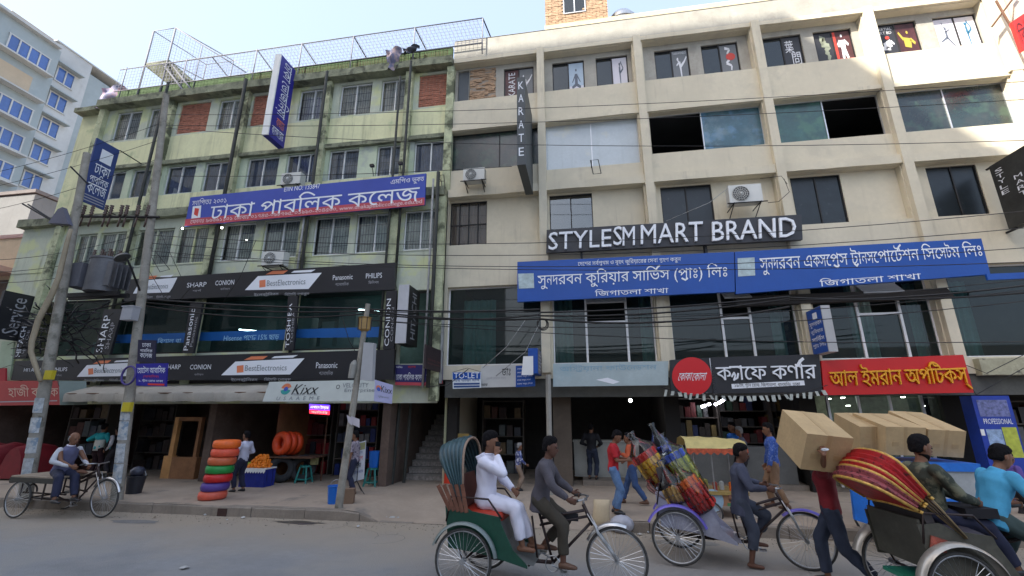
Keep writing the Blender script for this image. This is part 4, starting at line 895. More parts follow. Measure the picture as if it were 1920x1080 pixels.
# blue vertical sign right (left side seen)
Xb = at(1511, 585, 12.4).x
q = [atX(1511, 585, Xb), atX(1539, 577, Xb)]; zt = q[0].z; zb = atX(1528, 666, Xb).z; yn = q[1].y; yw = q[0].y
S = thing('blue_projecting_sign', 'small upright blue projecting sign with pale front edge above the cafe sign', 'sign', (Xb, yn, zb))
b = MB(); b.box(Xb, Xb + .2, yn, yw, zb, zt); b.build('box', mat('pale_front2', (.42, .42, .42), .5, var=.08), S)
P = Panel([(Xb - .003, yw, zt), (Xb - .003, yn + .01, zt), (Xb - .003, yn + .01, zb), (Xb - .003, yw, zb)]); P.rect(.01, .01, .99, .99, mat('blue_face', lin((40, 80, 160)), .5, var=.05), S, .002, 'face'); P.rect(.4, .76, .7, .9, T_w, S, .005, 'logo')
for k, t in enumerate(('সুন্দরবন', 'কুরিয়ার', 'সার্ভিস', 'প্রাঃ লিঃ')): P.text(t, .1, .58 - k * .15, .92, .7 - k * .15, T_w, S, off=.02, h=.005)
# style mart hanging sign at the right
Xs = at(1854, 313, 12.4).x
qa = atX(1854, 313, Xs); qb = atX(1906, 283, Xs); zt = qa.z; zb = atX(1889, 431, Xs).z
S = thing('hanging_brand_sign', 'tall dark projecting sign with small white letters STYLE MART BRAND at the right edge', 'sign', (Xs, qb.y, zb))
b = MB(); b.box(Xs, Xs + .25, 10.9, qa.y, zb, zt); b.build('board', mat('sign_weathered_black', (.03, .03, .028), .6, var=.5, vs=2, patch=(.09, .085, .07), pth=.6), S)
P = Panel([(Xs - .003, qa.y, zt), (Xs - .003, 10.9, zt), (Xs - .003, 10.9, zb), (Xs - .003, qa.y, zb)])
for wd, u, v0 in (('STYLE', .08, .9), ('MART', .36, .68), ('BRAND', .66, .62)):
    mb = MB()
    for k, ch in enumerate(wd): P.text(ch, u, v0 - .085 * k - .06, u + .14, v0 - .085 * k, None, None, off=.03, h=.005, mb=mb)
    mb.build('lettering', T_w, S)
for z_ in (zt + .02, zb - .02): b = MB(); b.tube([(Xs + .1, qa.y - .1, z_), (Xs + .1, 12.6, z_)], .03, 5); b.build('bracket', m_iron, S)
# black script sign at the far left
Xc = at(64, 556, 12.2).x
S, P, q = proj('script_sign', 'black projecting sign with faint slanted script at the left edge', [(4, 543), (66, 557), (45, 640), (-12, 634)], Xc, m_black, .1)
P.text('Service', .25, .12, .75, .9, T_dim, S, rot=90, off=.01, h=.01)
# red bengali sign left
q = quadY((-60, 714), (110, 714), (112, 759), (-60, 761), 11.4)
S, P = sign('red_shop_sign', 'faded red shop sign with pale Bengali letters at the left edge behind the pole', q, mat('sign_faded_red', lin((170, 62, 60)), .55, var=.1), .1)
P.tx('হাজী ব্যাংক', 16, 722, 110, 746, mat('letter_tan', (.6, .42, .33), .6, var=0), S, off=.02, h=.008); P.pp([(-55, 754), (108, 752), (108, 754), (-55, 756)], T_dim, S, .006, 'line')
b = MB(); b.slab([P.q[1], P.q[1] + Vector((.35, .5, .02)), P.q[2] + Vector((.35, .5, .02)), P.q[2]], .04); b.build('return_panel', mat('return_greengrey', (.22, .27, .24), .6), S)
b = MB(); c = quadY((-30, 690), (10, 690), (10, 716), (-30, 716), 11.9); b.slab(c, .05); tag(b.build('red_strip_board', mat('board_red2', lin((170, 40, 50)), .6)), 'small bright red board just above the faded red shop sign', 'board')
c = quadY((3, 640), (26, 640), (18, 712), (-6, 712), 12.2); b = MB(); b.slab(c, .05); tag(b.build('mint_board', mat('board_mint', (.40, .50, .36), .7)), 'pale mint vertical board left of the HITACHI pillar board', 'board')
# red sign top right on the pink building
c = quadY((1898, 40), (1940, 12), (1960, 70), (1918, 95), 11.6)
S, P = sign('red_roof_sign', 'tilted red sign with dark letters at the top right edge on an iron frame', c, mat('sign_red3', lin((205, 45, 40)), .5), .1)
P.text('বিউটি', .05, .2, .9, .85, mat('letter_maroon', (.12, .01, .01), .5, var=0), S, off=.04, h=.01)
b = MB(); b.tube([at(1868, 2, 12.2), at(1910, 75, 11.7)], .03, 5); b.tube([at(1905, -10, 12.2), at(1860, 50, 12.2)], .025, 5); b.build('iron_frame', m_rust, S)
# ================================================================ posters in the karate windows
def silh(P, pts, m, S, h=.006): P.poly(pts, m, S, h, 'print')
def limb(P, a, b_, w0, w1, m, S, h=.007):
    a = np.array(a, float); b_ = np.array(b_, float); d = b_ - a; d = d / np.linalg.norm(d); n = np.array([-d[1], d[0]]); P.poly([a + n * w0, a - n * w0, b_ - n * w1, b_ + n * w1], m, S, h, 'print')
def figure(P, S, m, J, head, skin=None, k=1.):
    for a, c, w0, w1 in J: limb(P, a, c, w0 * k, w1 * k, m, S)
    n = 12; P.poly([(head[0] + .055 * k * math.cos(2 * math.pi * i / n), head[1] + .05 * k * math.sin(2 * math.pi * i / n)) for i in range(n)], skin or m, S, .009, 'print')
m_pwht = mat('print_white', (.72, .72, .74), .5, var=0); m_pdk = mat('print_charcoal', (.05, .055, .06), .5, var=0); m_psk = mat('print_skin', (.45, .26, .16), .5, var=0); m_pred = mat('print_red', (.55, .05, .03), .5, var=0)
kick = [((.45, .62), (.5, .42), .07, .06), ((.5, .42), (.52, .05), .055, .03), ((.5, .45), (.78, .62), .055, .04), ((.78, .62), (.95, .78), .04, .03), ((.45, .62), (.25, .5), .035, .025), ((.45, .6), (.3, .72), .035, .025)]
yoga = [((.5, .62), (.5, .25), .09, .1), ((.5, .25), (.2, .14), .06, .05), ((.5, .25), (.8, .14), .06, .05), ((.45, .58), (.22, .32), .035, .025), ((.55, .58), (.78, .32), .035, .025)]
lift = [((.5, .5), (.52, .08), .045, .02), ((.5, .5), (.5, .7), .06, .05), ((.52, .48), (.75, .62), .04, .03), ((.75, .62), (.6, .85), .03, .02), ((.5, .7), (.62, .88), .025, .02)]
leap = [((.5, .62), (.5, .42), .06, .05), ((.5, .42), (.8, .1), .04, .02), ((.5, .42), (.15, .3), .04, .02), ((.5, .6), (.4, .9), .02, .015), ((.5, .6), (.72, .66), .02, .015)]
stand = [((.5, .72), (.5, .42), .16, .13), ((.46, .42), (.4, .12), .09, .06), ((.54, .42), (.66, .12), .09, .06), ((.38, .7), (.2, .55), .06, .05), ((.62, .7), (.82, .55), .06, .05), ((.2, .55), (.5, .52), .04, .04)]
def poster(i, half, bgc, J=None, head=None, col=None, extra=None, k=1., lab=''):
    a, c, z0, z1 = row4[i]; m = (a + c) / 2; x0, x1 = {0: (a + .04, m - .02), 1: (m + .02, c - .04)}[half]; y = YR + .058
    S, P = sign('window_poster', lab, [(x0, y, z1 - .05), (x1, y, z1 - .05), (x1, y, z0 + .05), (x0, y, z0 + .05)], bgc, .01, 'poster', 'posters on the top floor gym windows', panel_name='sheet')
    if J: figure(P, S, col, J, head, k=k)
    if extra: extra(P, S)
    return S, P
b_sky = mat('poster_sky', (.42, .52, .62), .5, var=.1); b_w = mat('poster_white', (.66, .64, .70), .5, var=.03); b_g = mat('poster_grey', (.16, .17, .18), .5, var=.1); b_k = mat('poster_black', (.03, .03, .035), .5, var=.2); b_r = mat('poster_red', (.075, .02, .022), .5, var=.5, vs=3)
m_sil = mat('print_slate', (.12, .14, .18), .5, var=0)
poster(0, 1, b_sky, yoga, (.5, .75), m_sil, lab='pale blue poster of a seated meditating silhouette', extra=lambda P, S: P.rect(0, 0, 1, .2, b_w, S, .004))
poster(1, 1, b_w, lift, (.5, .78), m_sil, lab='white poster of a dancer holding one leg overhead')
poster(2, 1, b_g, kick, (.36, .72), m_pwht, lab='grey poster of a white figure doing a high kick with a title on top', extra=lambda P, S: P.text('TAEKWONDO', .06, .88, .94, .96, m_pwht, S, off=.03))
def drag(P, S):
    pts = [(.3, .9), (.6, .85), (.4, .7), (.75, .62), (.5, .5), (.3, .4), (.6, .3), (.55, .15)]
    for a, c in zip(pts[:-1], pts[1:]): limb(P, a, c, .05, .035, m_pwht, S)
    P.disc(.6, .6, .14, m_pred, S, .009)
poster(3, 1, b_g, extra=drag, lab='grey poster with a swirling white and red dragon shape')
poster(4, 1, b_k, extra=lambda P, S: (P.text('葉', .1, .5, .6, .9, m_pwht, S, off=.02), P.text('問', .42, .1, .92, .5, m_pwht, S, off=.02)), lab='black poster with two white brush characters')
m_pgr = mat('print_greygreen', (.28, .30, .22), .5, var=0)
def drag2(P, S):
    pts = [(.3, .85), (.6, .8), (.35, .66), (.8, .58), (.5, .42), (.7, .3), (.6, .12)]
    for a, c in zip(pts[:-1], pts[1:]): limb(P, a, c, .1, .07, m_pgr, S)
poster(5, 0, b_k, extra=drag2, lab='black poster half with a grey-green coiled dragon')
poster(5, 1, b_r, stand, (.5, .86), m_pwht, lab='dark poster half with a red strip and a standing fighter in white', extra=lambda P, S: (P.rect(0, 0, .16, 1, m_pred, S, .004), P.rect(0, 0, 1, .13, m_pred, S, .0045), P.text('COMBAT', .05, .03, .95, .1, m_pwht, S, off=.03)))
m_pye = mat('print_yellow', (.45, .36, .05), .5, var=0)
poster(6, 0, b_k, [((.3, .35), (.7, .45), .1, .12), ((.7, .5), (.85, .4), .05, .03), ((.2, .3), (.6, .28), .06, .06)], (.6, .62), m_pwht, lab='black poster half titled MARTIAL ART BD with a crouching fighter', extra=lambda P, S: (P.text('MARTIAL', .05, .86, .9, .95, m_pwht, S, off=.04), P.text('ART BD', .1, .74, .85, .83, m_pwht, S, off=.04), P.text('FITNESS', .05, .03, .98, .12, m_pwht, S, off=.04), P.disc(.55, .62, .06, m_pred, S, .011)))
poster(6, 1, b_r, [((.5, .55), (.45, .25), .2, .16), ((.3, .5), (.1, .75), .05, .04), ((.65, .5), (.85, .35), .06, .05)], (.55, .72), m_pye, lab='dark red poster half with a fighter in yellow clothes')
poster(7, 0, b_w, leap, (.5, .7), m_sil, lab='white poster half with a leaping dancer, left of the pair'); poster(7, 1, b_w, lift, (.48, .78), mat('print_bluegreen', (.03, .16, .28), .5, var=0), lab='white poster half with a blue dancer standing on one leg, right of the pair')
poster(8, 0, b_r, extra=lambda P, S: P.text('KARATE', .25, .08, .75, .92, m_pwht, S, off=.03, rot=90), lab='red poster half with white sideways letters behind the KARATE sign')
poster(8, 1, b_g, kick, (.3, .75), m_pwht, lab='grey poster half with a white kicking figure behind the KARATE sign', k=.9)
# ================================================================ ground floor: shops, awning, passage, stairs
m_wood = mat('old_brown_wood', (.30, .14, .06), .75, var=.3, vs=3, streak=.3); m_woodp = mat('light_orange_wood', (.55, .28, .10), .7, var=.2, vs=3)
b = MB()
for X, y0, y1 in ((-19.4, 12.4, 17), (-11.25, 12.5, 17), (-5.62, 12.45, 17)): b.box(X - .12, X + .12, y0, y1, .19, 3.18)
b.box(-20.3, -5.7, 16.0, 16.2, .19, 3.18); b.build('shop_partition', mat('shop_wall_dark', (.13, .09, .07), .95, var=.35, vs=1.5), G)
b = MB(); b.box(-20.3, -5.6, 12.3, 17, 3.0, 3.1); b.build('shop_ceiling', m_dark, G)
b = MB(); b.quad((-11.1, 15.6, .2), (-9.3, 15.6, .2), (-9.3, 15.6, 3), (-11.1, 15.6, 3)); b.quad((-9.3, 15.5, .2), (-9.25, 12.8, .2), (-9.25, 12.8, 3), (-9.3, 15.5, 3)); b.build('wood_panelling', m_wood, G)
AW = thing('shop_awning', 'long dusty beige cloth awning over the left ground floor shops', 'awning', (-13.5, 11.5, 2.4))
xa = at(120, 752, 11.4).x; xb = at(497, 752, 11.4).x; zt = at(300, 728, 11.9).z; z1 = at(300, 735, 11.35).z; z0 = at(300, 753, 11.35).z
b = MB(); n = 40; rows = []
for i in range(n + 1):
    x = xa + (xb - xa) * i / n; w = .03 * math.sin(i * 1.3) + .02 * math.sin(i * .37); rows.append([(x, 12.2, zt + .12), (x, 11.75, zt - .02 + w * .7), (x, 11.4 + w * .5, z1), (x, 11.35 + w, z1 - .05), (x, 11.36 + w * 1.2, z0 + w * .4)])
b.add([p for r in rows for p in r], [(i * 5 + j, i * 5 + j + 1, (i + 1) * 5 + j + 1, (i + 1) * 5 + j) for i in range(n) for j in range(4)]); b.build('cloth', mat('awning_canvas', (.36, .33, .28), .9, var=.15, vs=2, streak=.5), AW, smooth=True)
b = MB(); b.tube([(xa, 11.4, z1 - .03), (xb, 11.4, z1 - .03)], .02, 5); [b.tube([(X, 11.4, z1 - .03), (X, 12.3, zt + .1)], .015, 5) for X in (xa + .1, -14, -11, xb - .1)]; b.build('awning_frame', m_rust, AW)
# beige ground floor
b = MB(); b.box(-4.08, 15.4, 17.0, 17.2, .19, 3.04)
for X in (2.3, 5.75): b.box(X - .1, X + .1, 13.5, 17, .19, 3.04)
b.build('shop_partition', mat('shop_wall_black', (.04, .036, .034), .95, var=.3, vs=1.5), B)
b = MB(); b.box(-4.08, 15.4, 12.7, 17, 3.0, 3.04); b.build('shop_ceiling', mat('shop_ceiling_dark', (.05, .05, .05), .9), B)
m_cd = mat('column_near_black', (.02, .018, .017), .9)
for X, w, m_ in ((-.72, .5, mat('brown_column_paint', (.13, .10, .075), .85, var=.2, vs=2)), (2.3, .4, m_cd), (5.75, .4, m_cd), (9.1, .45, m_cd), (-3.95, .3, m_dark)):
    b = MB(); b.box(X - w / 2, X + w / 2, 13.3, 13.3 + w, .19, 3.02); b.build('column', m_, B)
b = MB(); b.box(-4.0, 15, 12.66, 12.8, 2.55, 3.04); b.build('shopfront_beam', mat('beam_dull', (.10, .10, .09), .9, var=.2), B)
b = MB(); b.box(-.2, 2.2, 13.5, 16, .19, .33); b.build('shop_floor_step', m_kerb, B)
b = MB(); b.box(2.5, 9, 13.5, 16, .19, .33); b.build('shop_floor_step', m_kerb, B)
# staircase
ST = thing('staircase', 'worn grey staircase climbing into the green building beside the passage', 'staircase', (-4.8, 13.9, .2)); m_step = mat('worn_terrazzo', (.24, .22, .20), .8, var=.3, vs=5, bump=.2); m_ris = mat('stained_riser', (.33, .29, .26), .85, var=.5, vs=14)
for i in range(11):
    b = MB(); b.box(-5.48, -4.22, 13.75 + i * .27, 14.04 + i * .27, .2 + i * .17, .2 + (i + 1) * .17 - .04, 0); b.box(-5.48, -4.22, 13.72 + i * .27, 14.03 + i * .27, .2 + (i + 1) * .17 - .04, .2 + (i + 1) * .17, 1); b.build('step', [m_ris, m_step], ST)
b = MB(); b.box(-5.5, -4.2, 16.8, 17, .2, 3.2); b.build('landing_wall', m_dark, ST)
# posts in front of the staircase
for k, (px, py, m_) in enumerate(((735, 908, m_pipe), (757, 905, m_pipe))):
    p = gz(px, py, .2); b = MB(); b.tube([(p.x, p.y, .2), (p.x + .05, p.y, 1.6), (p.x + .05, p.y + .1, 3.1)], .05, 8); tag(b.build('iron_post', m_), 'thin dark post left of the staircase, %s of two' % ('left' if k == 0 else 'right'), 'post', 'posts by the staircase')

# goods shelves deep in the ground floor shops
def shelf_unit(label, px, Y, w, h, cols, rows=4, n=5, seed=0, z0=.2):
    rnd = random.Random(seed); x0 = at(px, 800, Y).x; T = thing('goods_shelf', label, 'goods shelf', (x0, Y, z0), 'goods shelves in the ground floor shops'); m0 = mat('shelf_frame_dull', (.10, .085, .07), .7)
    for k in range(rows + 1): b = MB(); z = z0 + h * k / rows; b.box(x0, x0 + w, Y, Y + .4, z, z + .03); b.build('shelf_board', m0, T)
    for X in (x0, x0 + w): b = MB(); b.box(X - .02, X + .02, Y - .01, Y + .41, z0, z0 + h + .05); b.build('upright', m0, T)
    for k in range(rows):
        for i in range(n):
            if rnd.random() < .12: continue
            c = cols[rnd.randrange(len(cols))]; zb = z0 + h * k / rows + .032; hh = h / rows * rnd.uniform(.45, .85); xa = x0 + .04 + (w - .08) * i / n; b = MB(); b.box(xa, xa + (w - .08) / n * rnd.uniform(.7, .95), Y + .02, Y + .3, zb, zb + hh); b.build('goods_box', mat('goods_%d_%d_%d' % c, lin(c), .5, var=.3, vs=8), T)
dull = [(96, 60, 50), (70, 74, 84), (110, 90, 60), (60, 40, 36), (90, 96, 96)]; brt = [(110, 36, 36), (50, 60, 100), (130, 110, 64), (90, 90, 90), (50, 78, 62), (60, 50, 44), (40, 40, 44)]
shelf_unit('brown goods shelf at the back of the shop right of the left poster pole', 128, 13.4, 1.5, 2.3, dull, seed=1)
shelf_unit('dull goods shelf against the wall between the two concrete poles', 168, 13.9, 1.3, 2.4, dull, seed=2)
shelf_unit('dark goods shelf right of the dark bin at the back of the shop', 262, 14.6, 1.4, 2.2, [(50, 50, 58), (40, 40, 44), (70, 60, 56)], seed=3)
shelf_unit('brown goods shelf right of the wooden doorway', 396, 14.6, 1.1, 2.3, [(110, 66, 40), (80, 48, 34), (130, 92, 60)], seed=4)
shelf_unit('goods shelf with red boxes under the LED sign', 560, 14.4, 1.2, 2.4, [(130, 30, 34), (90, 24, 30), (60, 60, 70)], seed=5)
shelf_unit('goods shelf with blue oil cans behind the thin kerb pole', 632, 14.2, 1.4, 2.5, [(40, 56, 120), (60, 70, 90), (150, 40, 40), (130, 130, 130)], 5, 7, seed=6)
shelf_unit('dark shelf of papers and files on the left wall of the passage', 905, 15.6, 1.4, 2.3, dull, seed=7)
shelf_unit('cafe shelf with coloured jars left of the food cart canopy', 1262, 14.6, 1.3, 2.2, brt, 4, 7, seed=8, z0=.33)
shelf_unit('cafe shelf with coloured jars right behind the canopy', 1352, 15.0, 1.6, 2.3, brt, 5, 8, seed=9, z0=.33)
shelf_unit('cafe shelf behind the blue checked shirt man', 1450, 14.8, 1.2, 2.3, brt, 5, 7, seed=10, z0=.33)
shelf_unit('cluttered shelf beside the blue fridge at the right edge', 1895, 13.6, 1.6, 2.2, brt, 4, 6, seed=11)
cf = MB(); cf.box(2.7, 5.4, 13.7, 14.2, .33, 1.25); tag(cf.build('cafe_counter', mat('cafe_counter_grey', (.16, .16, .15), .5, var=.2)), 'grey cafe counter in the shade behind the food cart', 'counter')
# ================================================================ poles and cables
m_pole = mat('pole_concrete', (.30, .275, .23), .9, var=.25, vs=4, bump=.4, bs=20, patch=(.14, .13, .10), pth=.55, ps=3)
m_paper = mat('torn_posters', (.46, .47, .47), .8, var=.4, vs=9, patch=(.2, .26, .32), pth=.5, ps=7)
def pole(base, top, r0, r1, label, name='utility_pole'):
    base = Vector(base); top = Vector(top); T = thing(name, label, 'pole', base); b = MB()
    n = 8; b.tube([base.lerp(top, i / n) - Vector((0, 0, .05 if i == 0 else 0)) for i in range(n + 1)], [r0 + (r1 - r0) * i / n for i in range(n + 1)], 12); b.build('shaft', m_pole, T, smooth=True, auto=60); return T, base, top
p1b = gz(219, 937, .2); p1t = at(312, 178, p1b.y); PA, A0, A1 = pole(p1b, p1t, .125, .08, 'tall leaning concrete pole with yellow box and purple hoop, right of the transformer')
p2b = gz(46, 938, .2); p2t = at(163, 288, p2b.y); PBo, B0, B1 = pole((p2b.x, p2b.y, .2), p2t, .135, .085, 'tall leaning concrete pole covered in posters, left of the transformer')
p3b = gz(632, 972, .0); p3t = at(690, 570, p3b.y); PC, C0, C1 = pole(p3b, p3t, .085, .055, 'thinner metal pole at the kerb carrying a caged lantern and pale box')
def onp(P0, P1, t): return P0.lerp(P1, t)
for T, P0, P1, ts, r in ((PA, A0, A1, (.05, .09, .135, .175), .125), (PBo, B0, B1, (.08, .13, .18, .23), .135)):
    rnd = random.Random(int(r * 100))
    for t in ts:
        b = MB(); a = onp(P0, P1, t - .018); c = onp(P0, P1, t + .02); n = 7; vs = []
        for p in (a, c):
            for k in range(n): an = R_(-160 + rnd.uniform(-6, 6) + 140 * k / (n - 1)); vs.append(p + Vector((math.cos(an), math.sin(an), 0)) * (r + .006))
        b.add(vs, [(k, k + 1, n + k + 1, n + k) for k in range(n - 1)]); b.build('pasted_poster', m_paper, T)
m_yb = mat('yellow_band', lin((200, 180, 40)), .5, var=.1)
for T, x, y, Yp in ((PA, 238, 763, A0.y - .14), (PBo, 92, 703, B0.y - .15)):
    a = at(x, y, Yp); b = MB(); b.box(a.x - .11, a.x + .11, Yp - .03, Yp + .06, a.z - .11, a.z + .11); b.build('yellow_plate', m_yb, T)
a = at(241, 704, A0.y - .2); b = MB(); b.torus(a, (0.1, 1, 0), .22, .025, 28, 6); tag(b.build('cable_hoop', mat('purple_plastic', lin((74, 60, 130)), .5), smooth=True), 'purple plastic hoop hung on the right leaning concrete pole', 'hoop')
a = at(1016, 607, 12.0)
for k in range(3): b = MB(); b.torus(a + Vector((.02 * k, -.03 * k, -.02 * k)), (.1, 1, .1), .13 + .01 * k, .012, 24, 5); tag(b.build('cable_coil', m_iron, smooth=True), 'black cable coil hanging at the cream pilaster beside the courier sign', 'cable coil', 'cable coils on the pilaster')
q = quadY((255, 682), (314, 681), (311, 725), (255, 723), A0.y - .22)
S, P = sign('hotel_sign', 'blue Bengali signboard fixed on the right leaning pole beside the purple hoop', q, mat('hotel_blue', lin((36, 30, 140)), .5), .03)
P.text('হোটেল আবাসিক', .05, .55, .95, .9, T_w, S, off=.03, h=.005); P.text('(আবাসিক)', .25, .35, .75, .5, T_red, S, off=.02, h=.005); P.text('১, গ্রীন রোড ঢাকা', .1, .17, .9, .3, T_w, S, h=.005); P.rect(.4, .04, .95, .12, T_red, S, .004)
q = quadY((259, 637), (292, 638), (290, 680), (257, 678), A0.y - .2)
S, P = sign('navy_pole_sign', 'small navy college sign above the blue signboard on the right pole', q, mat('navy_dull', lin((30, 28, 56)), .6), .03)
for k, t in enumerate(('ঢাকা', 'পাবলিক', 'কলেজ')): P.text(t, .25 - .1 * (k > 0), .68 - .24 * k, .75 + .1 * (k > 0), .86 - .24 * k, T_w, S, off=.02, h=.005)
a = at(243, 588, A0.y - .25); b = MB(); b.box(a.x - .16, a.x + .16, a.y - .08, a.y + .12, a.z - .17, a.z + .16); b.box(a.x - .175, a.x + .175, a.y - .1, a.y + .12, a.z + .16, a.z + .19); tag(b.build('meter_box', mat('grey_meter_box', (.36, .36, .38), .5, var=.1)), 'grey metal meter box on the right concrete pole under the transformer', 'meter box')
# cross arm with insulators
ca = at(135, 406, A0.y - .1); cb = at(298, 407, A0.y - .1); XA = thing('cross_arm', 'black iron cross arm with insulators spanning the two concrete poles', 'cross arm', ca); b = MB(); b.tube([ca, cb], .04, 4); b.build('beam', m_iron, XA)
m_ins = mat('brown_porcelain', (.09, .05, .035), .3, var=.2)
for t in (.12, .22, .38, .44, .56, .62, .75, .86):
    p = ca.lerp(cb, t); b = MB(); h = .3; secs = [(p + Vector((0, 0, .04 + h * k / 8)), ((.03 if k % 2 else .055), 0, 0), (0, (.03 if k % 2 else .055), 0)) for k in range(9)]; b.loft(secs, 8); b.tube([p + Vector((0, 0, -.3)), p + Vector((.03, 0, 0))], .025, 5); b.build('insulator', m_ins, XA, smooth=True)
# transformer
tx = at(192, 515, A0.y); TR = thing('transformer', 'large grey pole transformer with porcelain bushings between the two concrete poles', 'transformer', (tx.x, tx.y, tx.z - .7)); zb = tx.z - .5; m_tr = mat('transformer_grey', (.13, .13, .14), .55, .2, var=.25, vs=3, streak=.4, sc=(.1, .06, .04))
b = MB(); b.loft([((tx.x + .05, tx.y, z), (.38 * s_, 0, 0), (0, .33 * s_, 0)) for z, s_ in ((zb, 1), (zb + .88, 1), (zb + .89, 1.06), (zb + .94, 1.06))], 20); b.build('tank', m_tr, TR, smooth=True, auto=40)
for sx, nm in ((1, 'radiator'),):
    for k in range(5): q = MB(); x = tx.x + .05 + sx * .4; q.box(min(x, x + sx * .17), max(x, x + sx * .17), tx.y - .28 + .13 * k, tx.y - .25 + .13 * k, zb + .1, zb + .78); q.build('radiator_fin', m_tr, TR)
q = MB(); q.box(tx.x - .72, tx.x - .34, tx.y - .28, tx.y + .1, zb + .12, zb + .78); q.build('side_box', mat('side_box_grey', (.13, .13, .15), .5), TR)
for k in range(6): q = MB(); x = tx.x - .28 + .125 * k; q.loft([((x, tx.y - .12 + .16 * (k % 2), zb + .94 + .04 * j), ((.024 if j % 2 else .047), 0, 0), (0, (.024 if j % 2 else .047), 0)) for j in range(7)], 8); q.build('bushing', m_ins, TR, smooth=True)
q = MB(); q.box(tx.x - 1.15, tx.x + .75, tx.y - .1, tx.y - .02, zb - .12, zb - .01); q.box(tx.x - 1.15, tx.x + .75, tx.y + .16, tx.y + .24, zb - .12, zb - .01); q.build('support_beam', m_iron, TR)
# street lamp on the right pole
l0 = at(262, 545, A0.y - .1); l1 = at(245, 500, A0.y - .45); l2 = at(229, 482, A0.y - .7); SL = thing('street_lamp', 'dark round headed street lamp on a bent arm in front of the transformer', 'street lamp', l0)
b = MB(); b.tube([l0, l1, l2 + Vector((.1, 0, .02))], .026, 6); b.build('arm', m_iron, SL, smooth=True)
b = MB(); R3 = Matrix.Rotation(R_(-25), 3, 'Y'); b.loft([(l2 + R3 @ Vector((0, 0, z)), R3 @ Vector((r, 0, 0)), R3 @ Vector((0, r * .7, 0))) for z, r in ((-.05, .15), (-.03, .2), (.02, .19), (.06, .12), (.08, .02))], 16); b.build('lamp_head', mat('lamp_dark_metal', (.07, .075, .075), .4, .4, var=.1), SL, smooth=True, auto=50)
# lantern, box and speaker on pole 3
def on3(y): t = (972 - y) / (972 - 570.); return C0.lerp(C1, t)
p = on3(612); LT = thing('caged_lantern', 'old yellowish caged lantern on top of the thin kerb pole', 'lantern', p)
b = MB(); b.loft([(p + Vector((0, -.02, z)), (r, 0, 0), (0, r, 0)) for z, r in ((-.17, .08), (-.13, .13), (.12, .14), (.15, .17), (.17, .05))], 8); b.build('shade', mat('lantern_amber', (.36, .22, .07), .5, var=.3), LT)
for k in range(8): an = k * math.pi / 4; q = MB(); q.tube([p + Vector((.15 * math.cos(an), -.02 + .15 * math.sin(an), -.15)), p + Vector((.16 * math.cos(an), -.02 + .16 * math.sin(an), .15))], .008, 4); q.build('cage_bar', m_iron, LT)
q = quadY((682, 642), (701, 643), (697, 714), (675, 712), C0.y - .12); b = MB(); b.slab(q, .14); tag(b.build('pale_antenna_box', mat('pale_box_paint', (.40, .40, .41), .5, var=.08)), 'tall narrow pale grey box fixed to the thin kerb pole', 'equipment box')
a = at(660, 692, C0.y - .1); b = MB(); b.loft([(a + Vector((0, 0, -.2)), (.07, 0, 0), (0, .07, 0)), (a + Vector((.03, 0, .1)), (.08, 0, 0), (0, .08, 0)), (a + Vector((.05, 0, .2)), (.03, 0, 0), (0, .03, 0))], 10); tag(b.build('junction_box', mat('junction_beige', (.28, .27, .24), .6)), 'small rounded beige junction box left of the thin kerb pole', 'junction box')
for i, (x0, y0, x1, y1) in enumerate(((658, 780, 674, 802), (650, 778, 660, 798))):
    q = quadY((x0, y0), (x1, y0 + 6), (x1, y1), (x0 + 3, y1 - 6), C0.y - .1 - .02 * i); b = MB(); b.slab(q, .005); tag(b.build('paper_tag', mat('paper_lilac', (.55, .50, .54), .7)), ['pale pink paper notice sticking out right of the thin kerb pole', 'small white paper notice on the left of the thin kerb pole'][i], 'notice')
# pale bent conduit and dark cable mass by the left pole
b = MB(); Y0 = B0.y - .3; b.tube([at(x, y, Y0) for x, y in ((133, 430), (127, 450), (110, 520), (97, 552), (72, 600), (60, 640), (58, 660), (68, 690), (76, 715))], [.04, .05, .06, .065, .065, .06, .055, .05, .04], 8)
tag(b.build('bent_conduit', mat('conduit_tan', (.33, .27, .18), .8, var=.2), smooth=True), 'pale bulging bent conduit bending around the left poster-covered pole', 'conduit')
rnd = random.Random(5); b = MB()
for k in range(70):
    c = (rnd.gauss(108, 20), rnd.gauss(622, 22)); pts = []; x, y = c; an = rnd.choice((0, math.pi)) + rnd.gauss(0, .6)
    for j in range(8): an += rnd.uniform(-.55, .55); x += math.cos(an) * 11; y += math.sin(an) * 8 + .6; pts.append(at(x, y, B0.y + .25 + rnd.uniform(-.1, .45)))
    b.tube(pts, rnd.uniform(.005, .02), 4)
o = b.build('cable_tangle', m_iron, smooth=True); tag(o, 'dense dark tangle of old cables around the left concrete pole', 'cable tangle', kind='stuff')
def wire(pts, r=.012, lab='', Y=9.9, sag=0., Y1=None, name='overhead_wire', group='wires crossing the street view', m=m_iron, n=14):
    Y1 = Y if Y1 is None else Y1; A = at(*pts[0], Y); Bq = at(*pts[-1], Y1)
    if len(pts) == 2: P = [A.lerp(Bq, i / n) - Vector((0, 0, sag * 4 * (i / n) * (1 - i / n))) for i in range(n + 1)]
    else: P = [at(x, y, Y + (Y1 - Y) * i / (len(pts) - 1)) for i, (x, y) in enumerate(pts)]
    b = MB(); b.tube(P, r, 4); o = b.build(name, m, smooth=True); tag(o, lab, 'wire', group)
L = 'thin black overhead wire crossing in front of the facades'
ORD = ['first', 'second', 'third', 'fourth', 'fifth', 'sixth', 'seventh', 'eighth', 'ninth', 'tenth', 'eleventh', 'twelfth']
